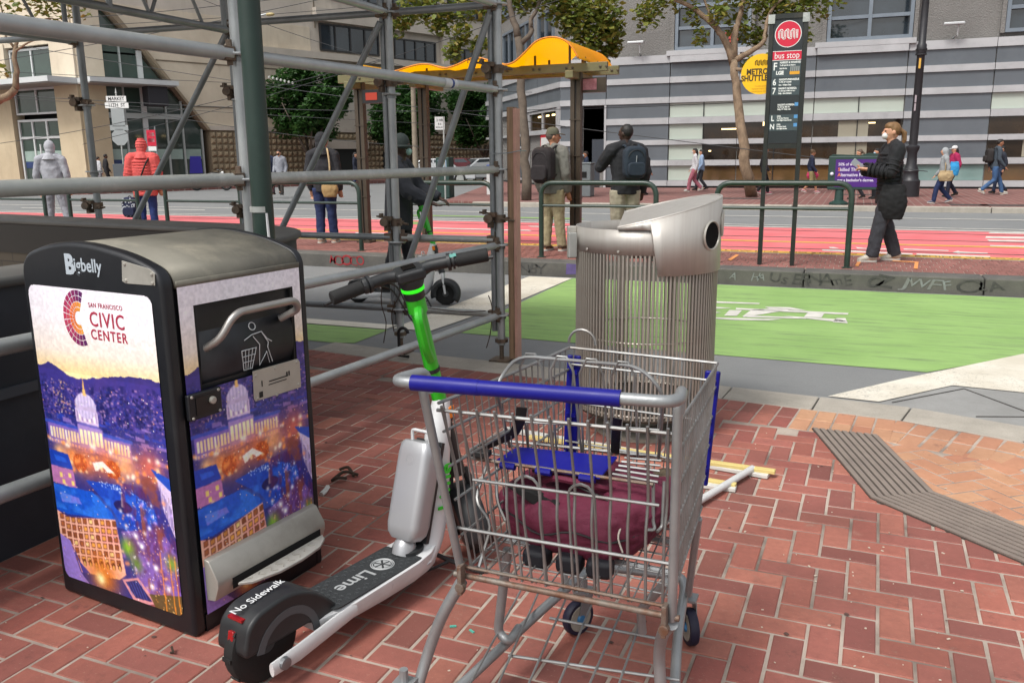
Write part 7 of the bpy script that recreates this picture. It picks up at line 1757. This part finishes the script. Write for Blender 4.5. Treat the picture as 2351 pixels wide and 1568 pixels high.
far('person in a pale top beside the person in black at the far corner',226,384,0,80,dep=43.5,H=1.6,top='#b9bcc0',trous='#8d9096',hair=('short','#2a1f18'))
far('person in a navy jacket with auburn hair near the dark green pole',616,353,0,110,dep=33.5,H=1.76,top='#17223c',trous='#3a1e28',hair=('short','#6b4630'))
far('person in a grey top and black mask walking towards the platform',641,361,0,285,dep=33.,H=1.74,top='#8c8f98',trous='#3a332e',mask='#1a1a1c',hair=('short','#2a1d14'),stride=.06)
far('person with long dark hair in a navy coat behind the shelter post',815,367,0,20,dep=40.,H=1.66,top='#171d30',trous='#1e2c58',hair=('long','#181210'),stride=.06)
# ================================================================ trees
M_bark=wmat('plane_bark',lambda k:(k.bump(k.noise(40,5,.7),.8,.02),k.mix(k.ramp(k.noise(7,5,.7,stretch=(1,1,.5)),.4,.62),lin('#8a7660'),lin('#6b5a48')))[1],.9)
M_barkd=mat('grey_bark','#4f463d',.9,var=.6,vscale=6,col2='#6d6255',bump=.6,bscale=30)
def leafmat(name,cols):
    def f(k):
        c=_palette(k,_rnd(k),cols);tr=k.N.new('ShaderNodeBsdfTranslucent');k.L.new(c,tr.inputs[0]);ms=k.N.new('ShaderNodeMixShader');ms.inputs[0].default_value=.35
        k.L.new(k.b.outputs[0],ms.inputs[1]);k.L.new(tr.outputs[0],ms.inputs[2]);k.L.new(ms.outputs[0],k.N['Material Output'].inputs[0]);return c
    return wmat(name,f,.55)
M_lf=leafmat('plane_leaf',['#5d6e2c','#728034','#4d6026','#857f34','#68782f','#94803a'])
M_fic=leafmat('ficus_leaf',['#28481f','#335a26','#203c1c','#3f682c','#2a4c20','#4a7034'])
def leaf(q,c,s,rr):
    d=Vector((rr.gauss(0,1),rr.gauss(0,1),rr.gauss(0,.6)));d=d.normalized() if d.length>.01 else Vector((1,0,0))
    n=Vector((rr.gauss(0,1),rr.gauss(0,1),1.2+rr.random())).normalized();x=(d-n*d.dot(n))
    if x.length<.05:return
    x.normalize();y=n.cross(x);q.add([c-x*s*.5,c+y*s*.36-x*s*.05,c+x*s*.55-n*s*.08,c-y*s*.36-x*s*.05],[(0,1,2,3)])
def tree(label,name,limbs,clumps,mb,ml,nleaf,ls,seed,flat=1.):
    """limbs: list of (points,radii); clumps: (centre,radius)"""
    rr=random.Random(seed);root=limbs[0][0][0];T=thing(name,label,'tree',tuple(root),0,'street trees')
    q=MB()
    for pts,rad in limbs:
        p=fillet([Vector(a) for a in pts],.6,3);n=len(p);rs=[rad[0]+(rad[1]-rad[0])*(i/(n-1))**.8 for i in range(n)]
        q.tube([a+Vector((rr.uniform(-.3,.3)*r_,rr.uniform(-.3,.3)*r_,0)) for a,r_ in zip(p,rs)],rs,10)
    q.build('trunk',mb,T,smooth=True)
    q=MB()
    for c,r_,w_ in clumps:
        c=Vector(c)
        for k in range(int(nleaf*w_)):
            d=Vector((rr.gauss(0,1),rr.gauss(0,1),rr.gauss(0,1))).normalized()*(rr.random()**.42)*r_;d.z*=flat
            if rr.random()<.3: d*=1.12
            leaf(q,c+d,ls*rr.uniform(.6,1.35),rr)
    q.build('crown',ml,T);return T
def tw(pts,dep): return [atD(x,y,dep) for x,y in pts]
# plane tree behind the bus stop sign
b=G(1728,452,.12);D=27.2
limbs=[([b,*tw([(1716,400),(1700,300),(1690,200),(1683,140)],D)],(.2,.12)),(tw([(1683,150),(1668,95),(1640,60),(1590,15),(1520,-10)],D),(.13,.06)),(tw([(1683,140),(1684,80),(1700,40),(1712,-30)],D),(.12,.07)),(tw([(1686,140),(1720,120),(1757,100),(1757,60),(1770,20),(1820,-20)],D),(.1,.04)),(tw([(1690,160),(1730,162),(1760,190)],D-.5),(.06,.03)),(tw([(1640,60),(1625,20),(1600,-40)],D),(.06,.03)),(tw([(1712,-30),(1700,-120)],D),(.09,.05))]
cl=[(atD(x,y,D+dz),r_,w_) for x,y,dz,r_,w_ in ((1700,60,.4,.5,.25),(1735,85,.8,.35,.25),(1780,25,.3,.55,.4),(1830,15,.8,.6,.45),(1760,-10,.5,.7,.6),(1680,-20,.2,.8,.6),(1590,40,.2,.35,.12),(1480,45,.2,.45,.22),(1500,20,.5,.5,.25),(1610,85,.1,.3,.1),(1840,85,.4,.35,.2),(1880,-5,.6,.8,.5),(1560,-30,0,.8,.5),(1720,150,.6,.3,.15),(1760,150,.5,.35,.2),(1650,30,-.4,.4,.2))]
tree('leaning plane tree with mottled tan trunk behind the bus stop sign','plane_tree',limbs,cl,M_bark,M_lf,520,.2,3)
# plane tree behind the scaffold and shelter
b=G(1207,460,.12);D=27.3
limbs=[([b,*tw([(1206,380),(1200,250),(1196,140),(1190,80)],D)],(.17,.12)),(tw([(1190,85),(1175,40),(1165,-20)],D),(.12,.08)),(tw([(1196,100),(1225,75),(1215,50),(1235,20),(1250,-30)],D),(.09,.05))]
cl=[(atD(x,y,D+dz),r_,w_) for x,y,dz,r_,w_ in ((1380,30,.0,.8,.9),(1330,50,.5,.8,.9),(1360,100,.3,.6,.6),(1300,20,.3,.7,.7),(1405,70,.0,.45,.4),(1250,-10,.2,.7,.6),(1200,0,.4,.5,.35),(1130,20,.4,.55,.4),(1060,10,.6,.7,.5),(1000,25,.5,.6,.4),(950,10,.5,.6,.35),(1010,60,.5,.35,.2),(1060,80,.4,.4,.2),(910,60,.5,.4,.2),(1410,110,.4,.3,.2),(1380,140,.5,.3,.15),(1040,120,.4,.35,.2),(1100,105,.4,.35,.2),(930,40,.2,.4,.25))]
tree('plane tree with yellow green leaves rising behind the shelter roof','plane_tree',limbs,cl,M_barkd,M_lf,620,.2,5)
# bare branching tree on the far left
D=19.
limbs=[(tw([(-70,430),(-60,300),(-40,250),(-20,238),(18,222),(35,205)],D),(.16,.075)),(tw([(35,205),(38,170),(32,120),(42,90),(75,60)],D),(.07,.03)),(tw([(-40,250),(-30,100),(-60,-50)],D),(.12,.06)),(tw([(34,120),(60,100),(120,80)],D),(.03,.012)),(tw([(32,110),(10,80),(8,30),(-10,-20)],D),(.03,.012)),(tw([(60,85),(72,50),(70,20)],D),(.02,.008)),(tw([(75,60),(110,40),(140,50)],D),(.018,.008)),(tw([(10,90),(30,60),(60,35)],D),(.015,.006))]
limbs[0][0].insert(0,G(-72,480,.1)if False else atD(-72,520,D))
cl=[(atD(x,y,D),r_,w_) for x,y,r_,w_ in ((80,10,.5,.14),(130,15,.35,.1),(20,20,.4,.1),(180,5,.4,.12),(5,160,.2,.03),(110,0,.4,.12))]
tree('nearly bare tree with a crooked tan limb at the left edge','bare_tree',limbs,cl,M_bark,M_lf,700,.14,8)
# dense dark trees along the studded wall
for i,(u_,o_,hc,rx,lab) in enumerate(((11.6,3.0,4.7,3.1,'dense dark green street tree nearest the beige building corner'),(19.0,3.0,4.2,2.8,'dense dark green street tree behind the shelter posts'),(26.4,3.0,4.3,3.5,'dense dark green street tree farthest along the studded wall'))):
    b=SW.P(u_,.1,o_);rr=random.Random(20+i);limbs=[([b,b+Vector((0,0,1.2)),b+Vector((.1,0,2.2))],(.17,.12))]
    for k in range(6):
        a=k*1.05+.3;e=Vector((math.cos(a)*rx*.6,math.sin(a)*rx*.6,hc-.1+rr.uniform(-.4,.8)));limbs.append(([b+Vector((0,0,1.0+.2*k*.5)),b+Vector((e.x*.45,e.y*.45,e.z*.6)),b+e],(.09,.03)))
    cl=[]
    for k in range(48):
        a=rr.uniform(0,6.28);t=rr.random()**.5;zz=rr.uniform(-1,1);w2=math.sqrt(max(0.02,1-zz*zz*.8));cl.append((b+Vector((math.cos(a)*rx*t*w2*.85,math.sin(a)*rx*t*w2*.85,hc+zz*1.7)),rr.uniform(.55,.85),1.))
    tree(lab,'street_tree',limbs,cl,M_barkd,M_fic,330,.26,30+i,.85)
# ================================================================ lamp post, advertising panel, signs
M_lampp=mat('black_lamp_paint','#232327',.45,var=.3,vscale=2,stain='#3d3c3e',samt=.3)
lp_=G(2086,452,.12);L_=thing('street_lamp','tall black fluted lamp post on the far pavement','lamp post',tuple(lp_))
pr=[(.3,0),(.3,.5),(.25,.55),(.22,.75),(.24,.8),(.16,1.0),(.14,1.35),(.2,1.5),(.2,1.56),(.12,1.62)]
q=MB();q.lathe(pr,16,lp_);q.build('base',M_lampp,L_,smooth='auto')
q=MB();q.lathe([(.125,1.6),(.115,4.3),(.145,4.35),(.145,4.6),(.108,4.65),(.1,6.2),(.12,6.25),(.095,6.3),(.085,11)],16,lp_);q.build('shaft',M_lampp,L_,smooth='auto')
for z in (4.3,4.45,6.15,7.1):
    q=MB();q.lathe([(.155,0),(.165,0),(.165,.04),(.155,.04)],14,lp_+Vector((0,0,z)));q.build('band',M_galvl if z>5 else M_lampp,L_)
q=MB();q.box(lp_+Vector((-.02,-.145,4.05)),(.06,.012,.3));q.build('yellow_tag',M_yel,L_)
for dz in (2.75,3.0): q=MB();q.box(lp_+Vector((-.05,-.155,dz)),(.05,.01,.22));q.build('sticker',mat('pale_sticker','#9a8f94',.7),L_)
# advertising panel
ad=G(1925,470,.12);A=thing('advertising_panel','low dark green panel with a purple advertisement on the far pavement','advertising panel',tuple(ad))
x0,x1=ad.x-.32,ad.x+1.5;ay=ad.y
q=MB();q.bx((x0,ay-.12,.52),(x1,ay+.12,1.42));fr_=q.build('case',mat('dark_green_case','#1f3a34',.5,var=.3,vscale=3),A,bevel=.03)
q=MB();pts=[(x0,1.42),(x0+.1,1.47),(x0+.8,1.44),(x0+1.0,1.5),(x0+1.5,1.45),(x1,1.42)];q.add([(p[0],ay-.1,p[1]) for p in pts]+[(p[0],ay+.1,p[1]) for p in pts],[(0,1,2,3,4,5),(11,10,9,8,7,6)]+[(i,6+i,7+i,i+1) for i in range(5)]);q.build('crest',mat('dark_green_case'),A)
q=MB();q.bx((x0+.18,ay-.128,.6),(x1-.08,ay-.121,1.33));q.build('poster',mat('purple_poster','#451a70',.4,var=.3,vscale=2,col2='#381060'),fr_)
M_pw=mat('poster_white','#cfc9d8',.5)
for s,z in (('50% of workers are',1.2),('Skilled Through',1.06),('Alternative Routes,',.92),("not a bachelor's degree.",.78)):
    text(s,.125 if z>.8 and z<1.15 else .105,frame((x0+.25,ay-.1295,z),(1,0,0),(0,0,1)),M_pw,fr_,'lettering','LEFT',.9,.002)
for s,z in (('S',1.06),('A',.92)): text(s,.125,frame((x0+.25,ay-.1302,z),(1,0,0),(0,0,1)),mat('poster_orange','#d87a3a',.5),fr_,'lettering','LEFT',.9,.003)
q=MB();q.ball((x0+.1,ay-.13,.95),.05,8);q.build('white_mark',M_pw,fr_)
q=MB();q.lathe([(.25,0),(.25,.05),(.12,.12),(.1,.52)],14,ad);q.build('pedestal',mat('dark_green_case'),A);q=MB();q.lathe([(.25,0),(.25,.05),(.12,.12),(.1,.52)],14,ad+Vector((1.35,0,0)));q.build('pedestal',mat('dark_green_case'),A)
# litter box on the far pavement
lb_=G(1341,452,.12);q=MB();q.box(lb_+Vector((0,0,.55)),(.6,.5,1.1));T=thing('litter_box','square grey litter box on the far pavement behind the shelter post','litter bin',tuple(lb_));q.build('case',mat('grey_case','#6d7476',.5,.2,var=.3,vscale=4),T,bevel=.04)
q=MB();q.box(lb_+Vector((-.02,-.255,.75)),(.36,.02,.2));q.build('slot',M_hole,T);q=MB();q.box(lb_+Vector((0,0,1.13)),(.64,.54,.06));q.build('lid',mat('grey_case'),T,bevel=.02)
# pole with street names and the back of a stop sign
D=40.;b=atD(290,440,D);b.z=.1;T=thing('street_name_sign','street name post with a stop sign seen from behind','sign',tuple(b))
def zat(y): return atD(283,y,D).z
top_=zat(218)
q=MB();q.tube([b,b+Vector((0,0,top_-.1))],.035,8);q.build('post',M_galvl,T)
rx_=Vector((math.cos(YAW),math.sin(YAW),0))
fm=lambda z,o=0.:frame(b+Vector((0,0,z-.1))-Vector((-math.sin(YAW),math.cos(YAW),0))*(.05+o),rx_,(0,0,1))
for y,w_,s in ((231,.92,'MARKET'),(245,1.08,'11TH  ST')):
    z=zat(y);q=MB();q.prism([(-w_/2,-.13),(w_/2,-.13),(w_/2,.13),(-w_/2,.13)],-.01,.01,0,fm(z));q.build('name_plate',M_signw,T);text(s,.22,fm(z,.012),M_blk,T,'lettering','CENTER',.9,.004)
z=zat(316);q=MB();q.prism([(.4*math.cos(a+.3927),.4*math.sin(a+.3927)) for a in [i*math.pi/4 for i in range(8)]],-.008,.008,0,fm(z));q.build('stop_plate_back',mat('sign_back_grey','#9aa0a0',.45,.4),T)
q=MB();q.prism([(-.42,-.12),(.42,-.12),(.42,.12),(-.42,.12)],-.008,.008,0,fm(zat(295)));q.build('plate_back',mat('sign_back_grey'),T)
q=MB();q.prism([(-.3,-.5),(.3,-.5),(.3,.5),(-.3,.5)],-.008,.008,0,fm(zat(268)));q.build('plate_back',mat('sign_back_grey'),T)
q=MB();q.lathe([(.05,0),(.03,.1),(.001,.25)],8,b+Vector((0,0,top_-.1)));q.build('finial',M_galvl,T)
# small transit flag sign
D=37.;b=atD(369,436,D);b.z=.1;T=thing('transit_flag_sign','narrow red and white transit flag sign by the glazed corner','sign',tuple(b))
zt=atD(361,297,D).z;q=MB();q.tube([b,b+Vector((0,0,zt))],.03,8);q.build('post',M_galvd,T)
def plane2(z0,z1,x0_,x1_,m,name):
    q=MB();f_=frame(b-Vector((-math.sin(YAW),math.cos(YAW),0))*.04,rx_,(0,0,1));q.prism([(x0_,z0),(x1_,z0),(x1_,z1),(x0_,z1)],-.01,.01,0,f_);q.build(name,m,T)
zz=lambda y:atD(361,y,D).z-.1
plane2(zz(336),zz(300),-.36,.02,M_sred,'red_flag');plane2(zz(347),zz(337),-.34,.0,M_signw,'white_flag');plane2(zz(314),zz(306),-.3,-.04,M_signw,'white_stripe');plane2(zz(327),zz(319),-.32,-.04,mat('pink_stripe','#c98a90',.5),'pale_stripe')
# parking sign post near the far corner
D=30.;b=atD(1022,420,D);b.z=0.;T=thing('parking_sign','small white parking sign on a thin post beyond the shelter','sign',tuple(b))
zt=atD(1016,270,D).z;q=MB();q.tube([b,Vector((b.x,b.y,zt))],.03,8);q.build('post',M_galvl,T)
q=MB();f_=frame(Vector((b.x-.12,b.y-.06,zt-.22)),rx_,(0,0,1));q.prism([(-.17,-.22),(.17,-.22),(.17,.22),(-.17,.22)],-.008,.008,0,f_);q.build('plate',M_signw,T)
text('2 HR',.12,f_@TR(0,.1,.011),M_blk,T,'lettering','CENTER',.9,.002);text('8-6',.1,f_@TR(0,-.03,.011),M_blk,T,'lettering','CENTER',.9,.001);text('MON-SAT',.07,f_@TR(0,-.14,.011),M_blk,T,'lettering','CENTER',.9,.001)
ub=atD(1022,405,32.);q=MB();q.box((ub.x,ub.y,.75),(.55,.45,1.5));T=thing('utility_cabinet','dark green utility cabinet with a poster behind the parking sign','cabinet',(ub.x,ub.y,0));q.build('case',mat('dark_green_case'),T,bevel=.03);q=MB();q.box((ub.x,ub.y-.23,1.15),(.35,.01,.5));q.build('poster',mat('pale_poster','#9fb4c4',.6,var=.5,vscale=8,col2='#4f7aa0'),T)
# timber utility pole
D=44.;b=atD(955,400,D);b.z=0;zt=atD(952,205,D).z;q=MB();q.tube([b,Vector((b.x,b.y,zt))],[.16,.12],10);one(q,'utility_pole',mat('pole_timber','#8d8272',.9,var=.5,vscale=3),'pale timber utility pole between the dark street trees','pole',smooth='auto')
# white barrier on the far corner
bw=G(1132,452,.02);q=MB();q.box((bw.x,bw.y,.5),(.25,.7,.95));T=thing('street_barrier','white plastic barrier near the far corner','barrier',(bw.x,bw.y,0));q.build('shell',M_signw,T,bevel=.05);q=MB();q.box((bw.x,bw.y,1.1),(.3,.6,.22));q.build('blue_top',mat('blue_bin_plastic','#3a55a0',.5),T,bevel=.04)
# information board by the glazed corner
ib=atD(283,433,39.5);q=MB();q.box((ib.x,ib.y,.75),(.75,.08,1.2),rz(YAW).to_3x3());T=thing('notice_board','grey pavement notice board below the stop sign','notice board',(ib.x,ib.y,0));q.build('board',mat('slate_board','#4d5257',.6),T,bevel=.02)
q=MB()
for s in (-.3,.3): q.box((ib.x+s*rx_.x,ib.y+s*rx_.y,.2),(.06,.3,.2))
q.build('foot',mat('slate_board'),T)
# ================================================================ vehicles
def car(label,c,rot,col,glass=None):
    T=thing('parked_car',label,'car',tuple(c),rot,'cars parked in the side street');Mp=mat('car_'+col.strip('#'),col,.3,.2,coat=.5);L_,W_=4.4,1.75
    pr=[(-2.2,.32),(-2.2,.75),(-2.05,.92),(-1.35,.98),(-.75,1.42),(.55,1.45),(1.2,.98),(2.0,.86),(2.2,.65),(2.2,.32)]
    q=MB();n=len(pr);q.add([(x,-W_/2*(.88 if z>1 else 1),z) for x,z in pr]+[(x,W_/2*(.88 if z>1 else 1),z) for x,z in pr],[tuple(range(n)),tuple(range(2*n-1,n-1,-1))]+[(i,n+i,n+(i+1)%n,(i+1)%n) for i in range(n)]);q.build('body',Mp,T,world=False,bevel=.06)
    for s in (-1,1):
        q=MB();y=s*(W_/2*.9+.01)
        for pts in ([(-1.2,1.0),(-.72,1.36),(-.12,1.38),(-.12,1.0)],[(-.04,1.0),(-.04,1.38),(.5,1.39),(1.02,1.0)]): q.add([(x,y+s*(.06 if z<1.1 else 0),z) for x,z in pts],[(0,1,2,3)])
        q.build('side_window',M_nite,T,world=False)
        for x in (-1.35,1.35):
            q=MB();q.lathe([(.001,-.1),(.2,-.1),(.22,-.08),(.32,-.1),(.33,0),(.32,.1),(.22,.08),(.2,.1),(.001,.1)],18,(x,s*(W_/2-.08),.33),axis=(0,1,0));w_=q.build('wheel',mat('rubber'),T,world=False,smooth='auto');q=MB();q.lathe([(.001,0),(.2,0),(.21,.02)],14,(x,s*(W_/2+.03),.33),axis=(0,s,0));q.build('rim',M_galvl,w_,world=False)
        q=MB();q.box((2.17,s*.62,.68),(.08,.32,.14));q.build('headlight',M_signw,T,world=False,bevel=.03);q=MB();q.box((-2.19,s*.65,.78),(.06,.26,.16));q.build('tail_light',mat('red_lens','#7a1216',.3),T,world=False,bevel=.02)
    for (a,b_) in (((-1.32,1.0),(-.78,1.4)),((1.15,1.0),(.58,1.42))):
        q=MB();dx=-.03 if a[0]<0 else .03;q.add([(a[0]+dx,-.75,a[1]+.02),(a[0]+dx,.75,a[1]+.02),(b_[0]+dx,.66,b_[1]-.02),(b_[0]+dx,-.66,b_[1]-.02)],[(0,1,2,3)]);q.build('windscreen',M_nite,T,world=False)
    return T
sa=math.atan2(.936,.352)
for i,(xd,dep,c,l) in enumerate(((1000,47,'#b9bcbe','white car parked nearest the shelter post'),(1043,50,'#5a2028','dark red car parked between the pale cars'),(1085,53,'#4a1c24','maroon car parked behind the timber post'),(1118,50,'#a9adb0','silver car with a blue load by the far corner'))):
    p=atD(xd,408,dep);p.z=0;car(l,p,math.radians(25+i*6),c)
# motorcycle
p=atD(486,432,42.);p.z=.0
T=thing('motorcycle','black motorcycle parked by the studded wall','motorcycle',tuple(p),YAW+.05)
for x in (-.72,.72):
    q=MB();q.tube(arc((x,0,.32),.26,0,2*math.pi,20)[:-1],.055,8,closed=True);w_=q.build('wheel',mat('rubber'),T,world=False,smooth=True)
    q=MB()
    for k in range(8): a=k*math.pi/4;q.tube([(x,0,.32),(x+.24*math.cos(a),0,.32+.24*math.sin(a))],.008,4)
    q.build('spokes',M_galvl,w_,world=False)
q=MB();q.box((0,0,.42),(.5,.26,.3));q.build('engine',M_galvd,T,world=False,bevel=.05)
q=MB();q.ball((.15,0,.78),(.32,.15,.13),12);q.build('tank',M_blk,T,world=False,smooth=True)
q=MB();q.tube([(-.75,0,.72),(-.4,0,.7),(-.1,0,.74)],[(.12,.05),(.15,.06),(.1,.05)],10,flat=(0,1,0));q.build('seat',M_blk,T,world=False,smooth=True)
q=MB();
for s in (-1,1): q.tube([(.72,.09*s,.32),(.48,.09*s,.9)],.025,6)
q.tube([(.44,-.36,1.02),(.5,-.1,.98),(.5,.1,.98),(.44,.36,1.02)],.018,6);q.build('fork_and_bars',M_galvd,T,world=False)
q=MB();q.ball((.58,0,.85),(.08,.09,.09),10);q.build('headlamp',M_signw,T,world=False,smooth=True)
q=MB();q.tube([(.0,-.16,.3),(-.5,-.18,.28),(-.95,-.18,.32)],[.04,.05,.055],8);q.build('exhaust',M_galvl,T,world=False,smooth=True)
# ================================================================ overhead wires
M_ow=mat('overhead_wire','#2e3032',.6)
wl=[((0,330),(345,268),34,30),((0,140),(640,20),30,30),((120,45),(560,8),30,28),((100,115),(800,225),36,30),((0,165),(930,205),36,40),((600,250),(1150,255),30,30),((590,300),(930,335),34,34),((650,210),(1160,45),30,26),((580,45),(840,130),34,34),((230,240),(1100,290),40,40),((610,35),(1180,-20),34,34)]
for i,(a,b_,d0,d1) in enumerate(wl):
    A_,B_=atD(*a,d0),atD(*b_,d1);dv=(B_-A_);A2,B2=A_-dv*1.2,B_+dv*1.2;pts=[A2.lerp(B2,t/12)+Vector((0,0,-.5*math.sin(math.pi*t/12)+.45)) for t in range(13)]
    q=MB();q.tube(pts,.011,4);one(q,'overhead_wire',M_ow,'thin overhead wire '+('crossing low at the left edge','sloping over the canopy of the beige building','high at the left over the scaffold','dropping from upper left towards the dark trees','running level past the shelter','behind the shelter posts','low before the nearest dark tree','rising steeply to the upper right behind the scaffold','beside the small street light head','lowest across the beige building','at the very top behind the scaffold')[i],'wire','overhead wires')
# span-wire insulator chain
q=MB()
for k in range(7): q.ball(atD(1060*.0+618+k*9,178+k*2.2,30),.05,6)
one(q,'insulator_chain',mat('pale_insulator','#a9aca8',.6),'row of pale insulators on a span wire in front of the dark trees','insulator')
# street light with amber head over the scaffold
T=thing('street_light_arm','small pale street light head on an arm above the far street','street light',tuple(atD(610,36,34)))
q=MB();q.tube([atD(560,55,34),atD(590,38,34),atD(612,33,34)],.03,6);q.build('arm',M_galvd,T);q=MB();q.ball(atD(620,34,34),(.22,.12,.07),10);q.build('head',mat('amber_head','#a8996a',.5),T,smooth=True)
finish_texts()
